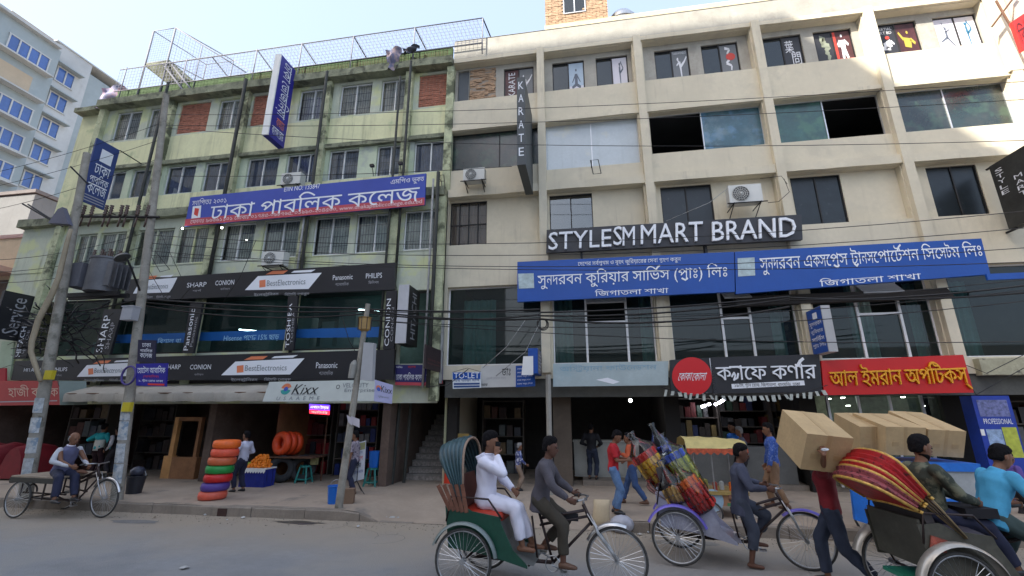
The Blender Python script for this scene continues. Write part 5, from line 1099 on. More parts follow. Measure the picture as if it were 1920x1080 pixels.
WL = [((-20, 326), (300, 232), .1), ((305, 215), (1960, 150), .25), ((305, 235), (1960, 184), .25), ((305, 240), (1960, 262), .35), ((-20, 352), (300, 262), .1), ((-20, 395), (290, 300), .15),
                 ((320, 330), (960, 312), .1), ((270, 440), (1960, 392), .5), ((270, 455), (1960, 424), .5), ((270, 478), (1960, 490), .3), ((275, 470), (1960, 462), .45), ((0, 487), (270, 437), .15), ((0, 510), (270, 462), .15), ((0, 530), (265, 480), .2), ((690, 585), (1960, 520), .25), ((690, 592), (1960, 540), .3), ((690, 600), (1960, 560), .35), ((690, 600), (1960, 640), .2)]
RE = [c[1] for a, c, s_ in WL if c[0] > 1900]; LE = [(a, c) for a, c, s_ in WL if c[0] <= 1900]
for a, c, s_ in WL:
    if c[0] > 1900: lb = 'thin overhead wire meeting the right picture edge, %s from the top there' % ORD[sorted(RE).index(c[1])]
    else: lb = 'short thin overhead wire ending at the poles, %s from the top of those' % ORD[LE.index((a, c))]
    wire([a, c], .0085, lb, 9.8, s_, Y1=10.2)
Lb = 'bundle of thick black cables sagging along the shopfronts'
for k, (a, c, s_) in enumerate([((60, 590), (266, 560), .1), ((266, 566), (688, 583), .12), ((266, 572), (688, 588), .2), ((266, 560), (688, 578), .06), ((688, 582), (1012, 598), .1), ((688, 586), (1012, 590), .14), ((688, 580), (1012, 580), .05), ((1012, 592), (1480, 560), .12), ((1012, 586), (1480, 556), .06), ((1012, 598), (1480, 575), .2), ((1480, 558), (1960, 545), .1), ((1480, 562), (1960, 530), .1)]):
    wire([a, c], .022 - .002 * (k % 3), 'thick black cable %s, %s strand' % (('left of the right concrete pole', 'between concrete pole and thin kerb pole', 'between kerb pole and cable coils', 'in front of the open shop windows', 'near the right picture edge')[[0, 1, 1, 1, 2, 2, 2, 3, 3, 3, 4, 4][k]], ('first', 'second', 'third')[[0, 0, 1, 2, 0, 1, 2, 0, 1, 2, 0, 1][k]]), 9.85, s_, name='thick_cable', group='thick cables along the shopfronts', Y1=9.95)
DL = ['from the college banner to the Panasonic board', 'beside the upper sign band left end', 'down past the TO-LET notice, upper strand', 'down past the TO-LET notice, lower strand', 'from the BRAND air conditioner to the raised letters', 'from the college banner to the right pole', 'in a loop right of the right pole', 'from the right pole onto the upper sign band', 'behind the TO-LET notice', 'left of the thin kerb pole', 'in a curl right of the BRAND air conditioner', 'above the BRAND air conditioner', 'over the stained ledge, upper strand', 'over the stained ledge, lower strand']
Lc = 'thin service wire drooping between the facade and the cable bundle'
for k, p in enumerate([[(395, 600), (450, 520), (480, 450)], [(325, 578), (352, 545), (372, 530)], [(905, 690), (950, 650), (985, 600)], [(930, 705), (985, 660), (1010, 610)], [(1250, 414), (1330, 380), (1362, 355)], [(298, 430), (340, 520), (268, 520)], [(283, 480), (300, 510), (318, 505), (290, 470)], [(275, 500), (310, 560), (330, 530)], [(800, 725), (840, 722), (878, 692)], [(640, 590), (655, 640), (690, 700)], [(1470, 335), (1480, 360), (1460, 378), (1440, 380)], [(1425, 335), (1465, 330), (1476, 345)], [(1800, 680), (1850, 700), (1920, 665)], [(1800, 690), (1830, 740), (1920, 690)]]):
    wire(p, .009, 'thin service wire drooping ' + DL[k], 10.2 if p[0][0] < 1000 and k not in (2, 3) else 12.2, name='drooping_wire', group='drooping service wires', m=m_iron if k not in (2, 3, 4) else m_pipeg)
# spike brackets left of the left pole
for k, (p0, p1) in enumerate((((42, 382), (108, 420)), ((52, 383), (118, 425)), ((132, 312), (165, 345)))):
    b = MB(); b.tube([at(*p0, B0.y - .3), at(*p1, B0.y)], .02, 4); tag(b.build('wire_bracket', m_iron), 'thin iron wire bracket sticking out left of the left pole', 'bracket', 'iron brackets on the left pole')
q = quadY((108, 392), (117, 388), (128, 420), (90, 418), B0.y - .25); b = MB(); b.slab(q, .12); tag(b.build('switch_box', mat('switch_lilacgrey', (.10, .10, .14), .5)), 'dark tilted metal box high on the left pole near the cross arm', 'switch box')
# ---- outdoor AC units
m_ac = mat('ac_casing', (.62, .62, .58), .5, var=.06, streak=.3)
def ac(x, y, Y, w, label):
    p = at(x, y, Y); T = thing('ac_unit', label, 'air conditioner', p + Vector((0, 0, -.3)), 'air conditioner units on the facades'); h = w * .62
    b = MB(); b.box(p.x - w / 2, p.x + w / 2, Y - .12, Y + .16, p.z - h / 2, p.z + h / 2); b.build('casing', m_ac, T)
    c = Vector((p.x - w * .14, Y - .125, p.z)); b = MB(); b.cyl(c, c + Vector((0, -.012, 0)), h * .42, 24); b.build('fan_opening', mat('fan_dark', (.05, .05, .05), .6), T)
    b = MB()
    for k in range(4): b.torus(c + Vector((0, -.018, 0)), (0, 1, 0), h * (.12 + .095 * k), .006, 20, 4)
    for k in range(8): an = k * math.pi / 8; d = Vector((math.cos(an), 0, math.sin(an))) * h * .42; b.tube([c - d + Vector((0, -.02, 0)), c + d + Vector((0, -.02, 0))], .004, 3)
    b.build('fan_guard', m_ac, T); b = MB(); b.ball(c + Vector((0, -.03, 0)), .03, 8); b.build('fan_hub', m_white, T)
    b = MB(); z = p.z - h / 2 - .03
    for sx in (-1, 1): X = p.x + sx * w * .4; b.tube([(X, Y - .2, z), (X, Y + .45, z)], .018, 4); b.tube([(X, Y - .18, z), (X, Y + .45, z - .3)], .014, 4)
    b.tube([(p.x - w * .6, Y - .17, z), (p.x + w * .6, Y - .17, z)], .018, 4); b.build('bracket', m_iron, T)
ac(890, 330, 12.25, .68, 'white air conditioner on a bracket below the dark mural window, left of KARATE sign'); ac(1395, 366, 12.25, .86, 'white air conditioner above the word BRAND with wires looping right')
ac(549, 338, 12.3, .72, 'white air conditioner partly behind the top edge of the college banner'); ac(516, 486, 12.0, .74, 'white air conditioner standing just above the electronics sign band')
for k, (x, y) in enumerate(((826, 340), (1116, 312))):
    p = at(x, y, 12.2); b = MB(); b.tube([p + Vector((-.13, 0, .22)), p + Vector((.1, 0, .22)), p + Vector((.16, 0, -.25)), p + Vector((-.07, 0, -.25))], .014, 4, close=True)
    if k == 0: b.tube([p + Vector((0, 0, .22)), p + Vector((.05, 0, -.25))], .01, 4); b.tube([p + Vector((-.1, 0, 0)), p + Vector((.13, 0, 0))], .01, 4)
    b.tube([p + Vector((-.1, 0, .2)), p + Vector((-.1, .4, .2))], .012, 4); tag(b.build('empty_iron_frame', m_iron), ['small empty black grid frame right of the college banner', 'empty narrow black iron frame under the pale film window'][k], 'bracket')
# torn flag banners on the roof
def cloth(name, label, pts, Y, m, cat='banner'):
    P_ = [at(x, y, Y) for x, y in pts]; T = 10; b = MB(); TL, TR, BR, BL = P_
    for i in range(T + 1):
        for j in range(T + 1):
            u, v = i / T, j / T; p = (TL * (1 - u) + TR * u) * (1 - v) + (BL * (1 - u) + BR * u) * v; p = p + Vector((0, .09 * math.sin(u * 7 + v * 3) + .05 * math.sin(v * 11), .03 * math.sin(u * 9))); b.v.append(tuple(p))
    b.f = [(i * (T + 1) + j, (i + 1) * (T + 1) + j, (i + 1) * (T + 1) + j + 1, i * (T + 1) + j + 1) for i in range(T) for j in range(T)]; b.mi = [0] * len(b.f)
    return tag(b.build(name, m, smooth=True), label, cat)
m_flag = mat('flag_faded', (.16, .16, .25), .8, var=.4, vs=5, patch=(.38, .28, .28), pth=.5, ps=3)
cloth('torn_banner', 'torn faded purple banner cloth hanging over the green roof edge', [(722, 93), (752, 88), (744, 128), (727, 135)], 12.3, m_flag); cloth('torn_banner', 'dark pointed flap of torn cloth on the roof railing, right of the faded one', [(754, 90), (786, 84), (776, 96), (758, 104)], 12.35, mat('flag_dark', (.07, .07, .09), .8))
cloth('torn_banner', 'large blue and pink torn banner at the left end of the green roof', [(190, 165), (232, 160), (214, 205), (178, 208)], 12.6, mat('flag_bluepink', (.30, .30, .45), .8, var=.3, patch=(.5, .3, .35), pth=.5, ps=2))
# ================================================================ street goods
def tyre(b, c, ax, R, r, n=32, k=8, flat=1.25, m=None):
    c = Vector(c); ax = Vector(ax).normalized(); a = ax.orthogonal().normalized(); d_ = ax.cross(a); vs = []
    for i in range(n):
        t = 2 * math.pi * i / n; d = a * math.cos(t) + d_ * math.sin(t)
        for j in range(k): q = 2 * math.pi * j / k; ca_, sa = math.cos(q), math.sin(q); ca_ = math.copysign(abs(ca_) ** .6, ca_); sa = math.copysign(abs(sa) ** .6, sa); vs.append(c + d * (R + r * ca_) + ax * r * flat * sa)
    b.add(vs, [(i * k + j, i * k + (j + 1) % k, ((i + 1) % n) * k + (j + 1) % k, ((i + 1) % n) * k + j) for i in range(n) for j in range(k)], m)
base = gz(398, 936, .2); st = [('salmon', (216, 96, 74)), ('purple', (84, 62, 140)), ('red', (196, 30, 32)), ('green', (30, 140, 62)), ('brown-orange', (200, 100, 60)), ('salmon pink', (225, 88, 60)), ('bright orange', (232, 104, 34))]
pos = ['at the bottom of the stack', 'second from the bottom', 'third from the bottom', 'in the middle of the stack', 'third from the top', 'second from the top', 'on top of the stack']
for k, (cn, c) in enumerate(st):
    b = MB(); z = .2 + .095 + k * .187; x = base.x + .025 * k + random.uniform(-.015, .015); tyre(b, (x, base.y, z), (random.uniform(-.03, .03), random.uniform(-.03, .03), 1), .20, .098, 36, 10, .97)
    o = b.build('wrapped_tyre', mat('wrap_' + cn.replace(' ', '_').replace('-', '_'), lin(c), .45, var=.15, vs=9, bump=.35, bs=40), smooth=True); tag(o, '%s plastic wrapped tyre %s by the fruit seller' % (cn, pos[k]), 'wrapped tyre', 'wrapped tyres stacked on the pavement')
p = gz(523, 905, .2); b = MB(); tyre(b, (p.x, p.y + .05, .2 + .37), (.35, -1, .12), .27, .1, 36, 8, 1.4); tag(b.build('black_tyre', mat('tyre_rubber', (.035, .037, .04), .8, bump=.4, bs=50), smooth=True), 'large black tyre leaning upright beside the fruit stall', 'tyre')
b = MB(); tyre(b, (p.x + .5, p.y + .3, .2 + .37), (.5, -1, .1), .27, .1, 36, 8, 1.4); tag(b.build('black_tyre', MATS['tyre_rubber'], smooth=True), 'second black tyre in shade right behind the leaning one', 'tyre')
mo = mat('wrap_orange2', lin((226, 78, 34)), .45, var=.15, vs=9, bump=.35, bs=40)
for k in range(3):
    a = at(529 + 11 * k, 831, p.y + .05 + .22 * k); b = MB(); tyre(b, a, (-.3, -1, .05), .235, .105, 36, 8, 1.0); tag(b.build('wrapped_tyre', mo, smooth=True), 'orange wrapped tyre in the row above the black tyre, %s' % ('front one', 'middle one', 'rear one')[k], 'wrapped tyre', 'orange wrapped tyres above the black tyre')
SHF = thing('tyre_rack', 'plain iron rack carrying the orange tyres beside the fruit stall', 'rack', (p.x + .2, p.y + .3, .2)); b = MB(); za = at(540, 853, p.y + .3).z
for X in (p.x - .45, p.x + 1.0): b.tube([(X, p.y + .5, .2), (X, p.y + .5, 2.2)], .02, 5)
b.build('upright', m_rust, SHF); b = MB(); b.box(p.x - .5, p.x + 1.05, p.y - .15, p.y + .6, za - .05, za - .02); b.build('shelf', m_rust, SHF)
# fruit stall
f0 = gz(470, 914, .2); FS = thing('fruit_stall', 'fruit stall with deep blue cloth and scalloped white top edge', 'stall', f0); x0, x1, y0, y1 = f0.x - .38, f0.x + .36, f0.y, f0.y + .45; zt = at(470, 880, f0.y).z
b = MB(); n = 24; vs = []
for z, k in ((.2, 1.06), (zt, 1.)):
    for i in range(n): t = i / n * 4; s_ = int(t); f = t - s_; cx, cy = [(x0 + (x1 - x0) * f, y0), (x1, y0 + (y1 - y0) * f), (x1 - (x1 - x0) * f, y1), (x0, y1 - (y1 - y0) * f)][s_]; vs.append((cx * 1 + .02 * math.sin(i * 2.1) * (z < 1), cy + (.025 * math.sin(i * 3.1) if z < .5 else 0), z))
b.add(vs, [(i, (i + 1) % n, n + (i + 1) % n, n + i) for i in range(n)] + [tuple(range(n, 2 * n))]); b.build('blue_cloth', mat('cloth_deep_blue', lin((24, 40, 130)), .8, var=.2, vs=4), FS)
b = MB(); n = 10
for i in range(n): xa_ = x0 - .02 + (x1 - x0 + .04) * i / n; xb_ = x0 - .02 + (x1 - x0 + .04) * (i + 1) / n; b.add([(xa_, y0 - .02, zt + .03), (xa_, y0 - .025, zt - .05), ((xa_ + xb_) / 2, y0 - .03, zt - .1), (xb_, y0 - .025, zt - .05), (xb_, y0 - .02, zt + .03)], [(0, 1, 2, 3, 4)])
b.box(x0 - .02, x1 + .02, y0 - .02, y1, zt, zt + .03); b.build('white_trim', m_white, FS)
rnd = random.Random(4); m_or = mat('orange_peel', lin((235, 130, 20)), .5, var=.1, vs=12); m_gf = mat('green_fruit', lin((150, 175, 60)), .5, var=.15); proto = None; protog = None
for kind in ('orange', 'green_apple'):
    b = MB(); b.ball((0, 0, 0), .042, 8); me = b.build(kind, m_or if kind == 'orange' else m_gf, local=True, smooth=True)
    spots = []
    if kind == 'orange':
        for L_ in range(6):
            for i in range(9 - L_):
                for j in range(4 - L_ // 2): spots.append((x0 + .16 + .064 * (i + L_ * .62) + rnd.uniform(-.02, .02), y0 + .05 + .085 * (j + L_ * .35) + rnd.uniform(-.015, .015), zt + .07 + .052 * L_ - .01 * j + rnd.uniform(-.012, .012)))
    else:
        for i in range(4):
            for j in range(3): spots.append((x0 + .03 + .07 * i * .7, y0 + .06 + .09 * j, zt + .07 + .05 * (j > 0)))
    for i, s_ in enumerate(spots):
        o = me if i == 0 else me.copy()
        if i: COL.objects.link(o)
        o.location = (s_[0] + rnd.uniform(-.008, .008), s_[1], s_[2]); tag(o, 'round orange in the heap on the blue fruit stall' if kind == 'orange' else 'green fruit at the left end of the blue fruit stall', 'orange' if kind == 'orange' else 'green fruit', 'oranges on the fruit stall' if kind == 'orange' else 'green fruits on the fruit stall')
# stools
def stool(p, lab):
    T = thing('plastic_stool', lab, 'stool', p, 'teal plastic stools'); m = mat('teal_plastic', lin((30, 120, 112)), .45, var=.08); b = MB(); b.loft([(p + Vector((0, 0, z)), (r, 0, 0), (0, r, 0)) for z, r in ((.42, .17), (.46, .165), (.47, .14))], 4); T0 = b.build('seat', m, T)
    for sx in (-1, 1):
        for sy in (-1, 1): q = MB(); q.tube([p + Vector((sx * .17, sy * .17, 0)), p + Vector((sx * .1, sy * .1, .43))], .028, 4); q.build('leg', m, T)
    q = MB(); c = [p + Vector((sx * .155, sy * .155, .1)) for sx, sy in ((-1, -1), (1, -1), (1, 1), (-1, 1))]; q.tube(c, .02, 4, close=True); q.build('rung', m, T); return T
s1 = gz(569, 905, .2); s2 = gz(697, 911, .2); stool(s1, 'teal plastic stool standing in front of the tyre shop'); stool(s2, 'teal plastic stool with a blue tub on it beside the white banner stand')
b = MB(); c = s2 + Vector((.02, 0, .48)); b.loft([(c + Vector((0, 0, z)), (r, 0, 0), (0, r, 0)) for z, r in ((0, .13), (.4, .16), (.42, .165), (.42, .15), (.1, .12))], 16); tag(b.build('blue_tub', mat('tub_blue', lin((20, 100, 190)), .4, var=.05), smooth=True, auto=40), 'bright blue plastic tub standing on the right teal stool', 'tub')
b = MB(); c = s1 + Vector((.18, .1, .48)); b.box(c.x - .07, c.x + .1, c.y - .05, c.y + .1, c.z, c.z + .2); tag(b.build('carton', mat('carton_yellowgreen', (.30, .28, .12), .7)), 'small yellowish carton on the left teal stool', 'carton')
# white banner stand
s3 = gz(665, 925, .2); q = quadY((662, 832), (686, 826), (682, 898), (656, 905), s3.y); S, P = sign('banner_stand', 'white upright banner stand with green head and red Bengali word beside the pole', q, mat('banner_white', (.55, .56, .60), .6, var=.05), .02)
P.rect(.03, .78, .97, .97, mat('banner_olive', (.30, .30, .14), .6, var=.2), S, .003); P.text('বিকাশ', .2, .5, .85, .66, T_red, S, off=.04, h=.005); P.text('চেঞ্জ', .15, .32, .75, .44, T_k, S, off=.04, h=.005); P.text('সার্ভিসিং সেন্টার', .08, .18, .92, .28, mat('letter_navy2', (.04, .06, .25), .5, var=0), S, off=.02, h=.005); P.text('এখানে', .15, .68, .8, .75, MATS['letter_navy2'], S, h=.005)
b = MB(); c = (q[2] + q[3]) / 2
for dx, dy in ((-.28, -.1), (.28, -.1), (0, .3)): b.tube([c, (c.x + dx, c.y + dy, .2)], .012, 4)
b.tube([c, (c.x, c.y + .01, q[0].z)], .014, 4); b.build('tripod', m_iron, S)
def bucket(name, p, r, h, m, lab, cat):
    T = thing(name, lab, cat, p); b = MB(); b.loft([(p + Vector((0, 0, z)), (rr, 0, 0), (0, rr, 0)) for z, rr in ((0, r * .8), (h, r), (h, r * .92), (.04, r * .74))], 18); b.build('body', m, T, smooth=True, auto=40)
    b = MB(); b.torus(p + Vector((0, 0, h)), (0, 0, 1), r, .012, 20, 5); b.build('rim', m, T, smooth=True); b = MB(); b.tube([p + Vector((r * math.cos(t), .06, h + r * .8 * math.sin(t))) for t in np.linspace(0, math.pi, 9)], .006, 4); b.build('handle', m_steel, T); return T
bucket('blue_bucket', gz(625, 944, .2), .15, .36, MATS['tub_blue'], 'blue plastic bucket standing behind the thin kerb pole', 'bucket')
p = gz(650, 944, .2); b = MB(); b.obox(p + Vector((.02, .05, .15)), .22, .2, .3, Matrix.Rotation(.3, 3, 'Z')); tag(b.build('brown_sack', mat('sack_brown', (.22, .14, .09), .9, bump=.3)), 'small brown parcel on the pavement right of the blue bucket', 'parcel')
BN = gz(250, 925, .2); bucket('dark_bin', BN, .2, .4, mat('bin_black', (.02, .022, .03), .5, var=.3), 'black plastic bin behind the flat cargo tricycle near the right pole', 'bin'); b = MB(); b.ball(BN + Vector((.0, 0, .5)), .17, 10, sz=.8); tag(b.build('bin_bag', mat('bag_navy', (.04, .045, .07), .4, var=.5, vs=12), smooth=True), 'dark plastic bag bulging on the black bin', 'bag')
# wooden cabinet door frame in the shop
c0 = gz(330, 900, .2); WC = thing('wooden_doorway', 'orange-brown wooden door frame with panelled base inside the second shop', 'doorway', (c0.x, 12.6, .2)); wd = 12.9
xl = at(310, 890, wd).x; xr = at(362, 890, wd).x; zt = at(330, 782, wd).z
for X0, X1, Z0, Z1, m_ in ((xl, xl + .14, .2, zt, m_woodp), (xr - .1, xr, .2, zt, m_wood), (xl + .14, xr - .1, zt - .12, zt, m_wood), (xl - .1, xl + .2, .2, .85, m_woodp), (xl + .2, xr + .1, .2, .82, m_wood)):
    b = MB(); b.box(X0, X1, wd - .03 - .05 * (Z1 < 1), wd + .1, Z0, Z1); b.build('board', m_, WC)
# LED panel
q = quadY((579, 757), (620, 759), (619, 779), (579, 776), 13.0); S, P = sign('led_panel', 'small glowing red and blue LED sign inside the tyre shop', q, m_black, .05)
P.rect(.03, .45, .97, .97, mat('led_blue', (.02, .01, .3), .5, var=0, emit=(.08, .03, 1), es=1.6), S, .004, 'lit_text_row'); P.rect(.03, .05, .97, .43, mat('led_red', (.3, .01, .02), .5, var=0, emit=(1, .03, .06), es=.9), S, .004, 'lit_text_row'); P.text('এখানে টায়ার', .08, .52, .92, .9, mat('led_white', (.5, .5, .9), .5, var=0, emit=(.35, .35, 1), es=1.8), S, off=.02, h=.008); P.text('ব্যাটারি', .12, .1, .88, .38, mat('led_pink', (.6, .2, .2), .5, var=0, emit=(1, .25, .25), es=1.2), S, off=.02, h=.008)
for k, (x, y, w, h, c) in enumerate(((590, 800, .5, .3, (.10, .015, .02)), (596, 833, .7, .35, (.13, .02, .02)), (690, 800, .8, .5, (.02, .025, .06)), (700, 850, .6, .5, (.025, .03, .045)), (560, 800, .35, .6, (.06, .045, .04)))):
    p = at(x, y, 14.6); b = MB(); b.box(p.x - w / 2, p.x + w / 2, 14.5, 14.9, p.z - h / 2, p.z + h / 2); b.box(p.x - w / 2 - .05, p.x + w / 2 + .05, 14.45, 15, p.z - h / 2 - .03, p.z - h / 2 - .005); tag(b.build('shelf_goods', mat('goods_%d' % k, c, .5, var=.3, vs=6)), ['dark red goods box under the LED sign', 'wider dark red goods box lower under the LED sign', 'dark blue goods box high in the tyre shop', 'dark grey goods box low in the tyre shop', 'brown goods box left in the tyre shop'][k], 'goods')
# red tarpaulin covered rickshaw hoods at left
for k, (x, y) in enumerate(((12, 893), (55, 891), (-30, 893))):
    p = gz(x, y, .1); p = Vector((p.x, min(p.y, 12.2), .2)); p.x = at(x, 890, p.y).x; b = MB(); n = 9
    for j in range(5):
        for i in range(n): t = math.pi * i / (n - 1); b.v.append((p.x - .48 + .9 * (1 - math.cos(t)) / 2 * .9 + .02 * j, p.y - .5 + .25 * j, .35 + 1.0 * math.sin(t) * (1 - .06 * abs(j - 2)) - .1))
    b.f = [(j * n + i, j * n + i + 1, (j + 1) * n + i + 1, (j + 1) * n + i) for j in range(4) for i in range(n - 1)] + [tuple(range(n))[::-1], tuple(range(4 * n, 5 * n))]; b.mi = [0] * len(b.f)
    tag(b.build('red_hood_cover', mat('tarp_dark_red', lin((120, 22, 32)), .6, var=.25, vs=3), smooth=True, auto=50), ['dark red rounded cover at the left edge by the poster pole', 'dark red rounded cover directly behind the poster pole', 'dark red rounded cover cut by the left picture edge'][k], 'cover')
# standee boards near passage
p = gz(857, 905, .2); q = [at(838, 813, p.y), at(879, 813, p.y), at(879, 860, p.y), at(838, 860, p.y)]; S, P = sign('yellow_standee', 'yellow poster board standing at the passage behind the green rickshaw hood', q, mat('board_mustard', (.42, .28, .08), .6, var=.15), .03)
P.disc(.4, .5, .12, T_or, S); P.text('মেলা', .3, .05, .8, .3, T_red, S, off=.03, h=.006); b = MB(); b.box(q[0].x, q[0].x + .05, p.y, p.y + .04, .2, q[3].z); b.box(q[1].x - .05, q[1].x, p.y, p.y + .04, .2, q[3].z); b.build('leg', m_iron, S)
q = [at(836, 865, p.y - .2), at(862, 865, p.y - .2), at(858, 908, p.y - .2), at(832, 908, p.y - .2)]; S, P = sign('red_standee', 'small red and orange standing board on the pavement behind the rickshaw hood', q, mat('board_redorange', lin((215, 60, 30)), .6, var=.2), .05); P.rect(.1, .6, .9, .9, T_red, S); P.text('অফার', .15, .25, .85, .5, T_w, S, off=.03, h=.006)
# white counter, bulbs and garland
WCn = thing('white_counter', 'white panelled counter inside the shop right of the brown column', 'counter', (.6, 14.2, .33)); xl = at(1077, 870, 14.3).x; xr = at(1200, 870, 14.3).x; zt = at(1110, 829, 14.3).z
b = MB(); b.box(xl, xr, 14.3, 14.8, .33, zt); b.box(xl - .03, xr + .03, 14.25, 14.85, zt, zt + .05); b.build('cabinet', mat('counter_white', (.42, .42, .38), .6, var=.1), WCn)
for k in range(4): b = MB(); w = (xr - xl) / 4; b.box(xl + w * k + .02, xl + w * (k + 1) - .02, 14.27, 14.298, .4, zt - .35); b.build('panel', MATS['counter_white'], WCn)
p = at(1182, 751, 13.8); BT = thing('ceiling_bulb', 'bright round bulb hanging in the shop above the white counter', 'bulb', p); b = MB(); b.ball(p, .05, 10); b.build('globe', m_bulb, BT, smooth=True); b = MB(); b.tube([p + Vector((0, 0, .05)), (p.x, p.y, 3.0)], .006, 4); b.build('cord', m_iron, BT)
for k, (xa_, ya, xb_, yb_) in enumerate(((1315, 763, 1323, 760), (1327, 759, 1332, 757), (1340, 759, 1344, 757), (1347, 756, 1358, 749))):
    b = MB(); b.tube([at(xa_, ya, 14.2), at(xb_, yb_, 14.2)], .035, 6); tag(b.build('cafe_light', mat('lit_violet_white', (1, 1, 1), .5, var=0, emit=(.85, .85, 1), es=8)), 'lit cafe lamp deep under the cafe sign, number %s from the left' % ('one', 'two', 'three', 'four')[k], 'lamp', 'lit lamps in the cafe')
GL = thing('bunting', 'string of small white flags hanging below the cafe sign', 'bunting', at(1400, 740, 11.9)); rnd = random.Random(8); m_fl = mat('bunting_white', (.40, .42, .38), .8, var=.3)
cs = MB(); cs.tube([at(1240, 726, 11.9), at(1290, 740, 11.9), at(1400, 742, 11.9), at(1500, 737, 11.9), at(1552, 722, 11.9)], .008, 4); cs.build('string', m_iron, GL)
for k in range(26):
    x = 1247 + 11.7 * k; y = 728 + 14 * math.sin(math.pi * min(1, max(0, (x - 1240) / 310))) ** .6; a = at(x, y, 11.9); w = rnd.uniform(.05, .09); h = rnd.uniform(.1, .16); t = rnd.uniform(-.06, .06); b = MB(); b.add([a, a + Vector((w, 0, 0)), a + Vector((w + t, -.02, -h)), a + Vector((t, -.02, -h))], [(0, 1, 2, 3)]); b.build('flag', m_fl, GL)
# optics shop front
OPT = thing('optics_shop_front', 'dim green glass shop front with display shelves under the red sign', 'shop front', (7.3, 13.3, .33)); xa_, xb_ = at(1552, 760, 13.4).x, at(1790, 760, 13.4).x
b = MB(); b.quad((xa_, 13.4, .33), (xb_, 13.4, .33), (xb_, 13.4, 2.95), (xa_, 13.4, 2.95)); b.build('pane', glass('green_shop_glass', (.5, .62, .55), .06, .03, .05), OPT)
for k in range(5): b = MB(); X = xa_ + (xb_ - xa_) * k / 4; b.box(X - .03, X + .03, 13.36, 13.42, .33, 2.95); b.build('mullion', m_alu, OPT)
b = MB(); b.box(xa_, xb_, 14.6, 14.9, .33, 2.9); b.build('display_wall', mat('display_olive', (.20, .24, .17), .8, var=.5, vs=5), OPT)
for k, (x, y) in enumerate(((1554, 747), (1580, 745), (1693, 744), (1590, 760), (1730, 760))):
    p = at(x, y, 13.9); b = MB(); b.cyl(p, p + Vector((0, 0, -.02)), .05, 10); tag(b.build('downlight', m_bulb), 'small round downlight in the optics shop ceiling, %s' % ('front left', 'front second', 'front right', 'rear left', 'rear right')[k], 'downlight', 'downlights of the optics shop')
# blue fridge at right
FZ = thing('blue_fridge', 'tall blue drinks fridge covered with posters at the right edge', 'fridge', (10.3, 12.3, .33)); xa_, xb_ = at(1836, 800, 12.3).x, at(1908, 800, 12.3).x; zt = at(1860, 742, 12.3).z
b = MB(); b.box(xa_, xb_, 12.3, 12.65, .2, zt); b.build('body', mat('fridge_blue', lin((30, 60, 160)), .4, var=.2, vs=4), FZ); P = Panel([(xa_, 12.297, zt), (xb_, 12.297, zt), (xb_, 12.297, .2), (xa_, 12.297, .2)])
P.rect(.1, .8, .9, .96, mat('fridge_pattern', (.16, .18, .38), .5, var=.6, vs=14), FZ); P.text('PROFESSIONAL', .15, .73, .9, .78, T_w, FZ, h=.005); P.rect(.15, .4, .55, .68, mat('fridge_print', (.30, .42, .62), .5, var=.5, vs=8), FZ); P.rect(.57, .42, .95, .7, mat('fridge_green', (.45, .50, .06), .5, var=.3, vs=8), FZ); P.rect(.0, .62, .1, .68, m_white, FZ)
# sacks and litter at the kerb
p = gz(1128, 992, 0); SK = thing('tan_sack', 'upright tan paper sack at the kerb behind the rickshaw front wheel', 'sack', p); b = MB(); b.loft([(p + Vector((dx, .1, z)), (a_, 0, 0), (0, c_, 0)) for z, a_, c_, dx in ((0, .15, .1, 0), (.15, .17, .12, 0), (.38, .15, .08, .02), (.5, .16, .03, .03))], 12); b.build('paper_body', mat('sack_tan', (.50, .40, .26), .8, var=.1), SK, smooth=True)
p = gz(1168, 1002, 0); b = MB(); n = 10
for i in range(7):
    t = math.pi * i / 6
    for j in range(n): a_ = 2 * math.pi * j / n; rr = .22 * math.sin(t) * (1 + .15 * noise.noise(Vector((j, i, 0)))) + .002; b.v.append((p.x + rr * math.cos(a_), p.y + .1 + rr * .7 * math.sin(a_), .15 - .16 * math.cos(t)))
b.f = [(i * n + j, i * n + (j + 1) % n, (i + 1) * n + (j + 1) % n, (i + 1) * n + j) for i in range(6) for j in range(n)]; b.mi = [0] * len(b.f)
tag(b.build('plastic_bag', mat('bag_greywhite', (.42, .42, .47), .4, var=.15), smooth=True), 'full grey-white plastic bag lying at the kerb right of the tan sack', 'bag')
rnd = random.Random(12)
def scrap(x, y, s_, m, lab, grp='litter along the kerb', Z=0.):
    p = gz(x, y, Z); b = MB(); n = 6; vs = [(p.x + s_ * rnd.uniform(.5, 1) * math.cos(t), p.y + s_ * rnd.uniform(.5, 1) * math.sin(t), Z + .012 + rnd.uniform(0, .02)) for t in [2 * math.pi * i / n for i in range(n)]]; vs.append((p.x, p.y, Z + .045)); b.add(vs, [(i, (i + 1) % n, n) for i in range(n)] + [tuple(range(n))[::-1]]); tag(b.build('litter_scrap', m), lab, 'litter', grp)
m_lt = mat('litter_pale', (.45, .44, .42), .8, var=.3); m_ltb = mat('litter_brown', (.2, .15, .1), .9, var=.3)
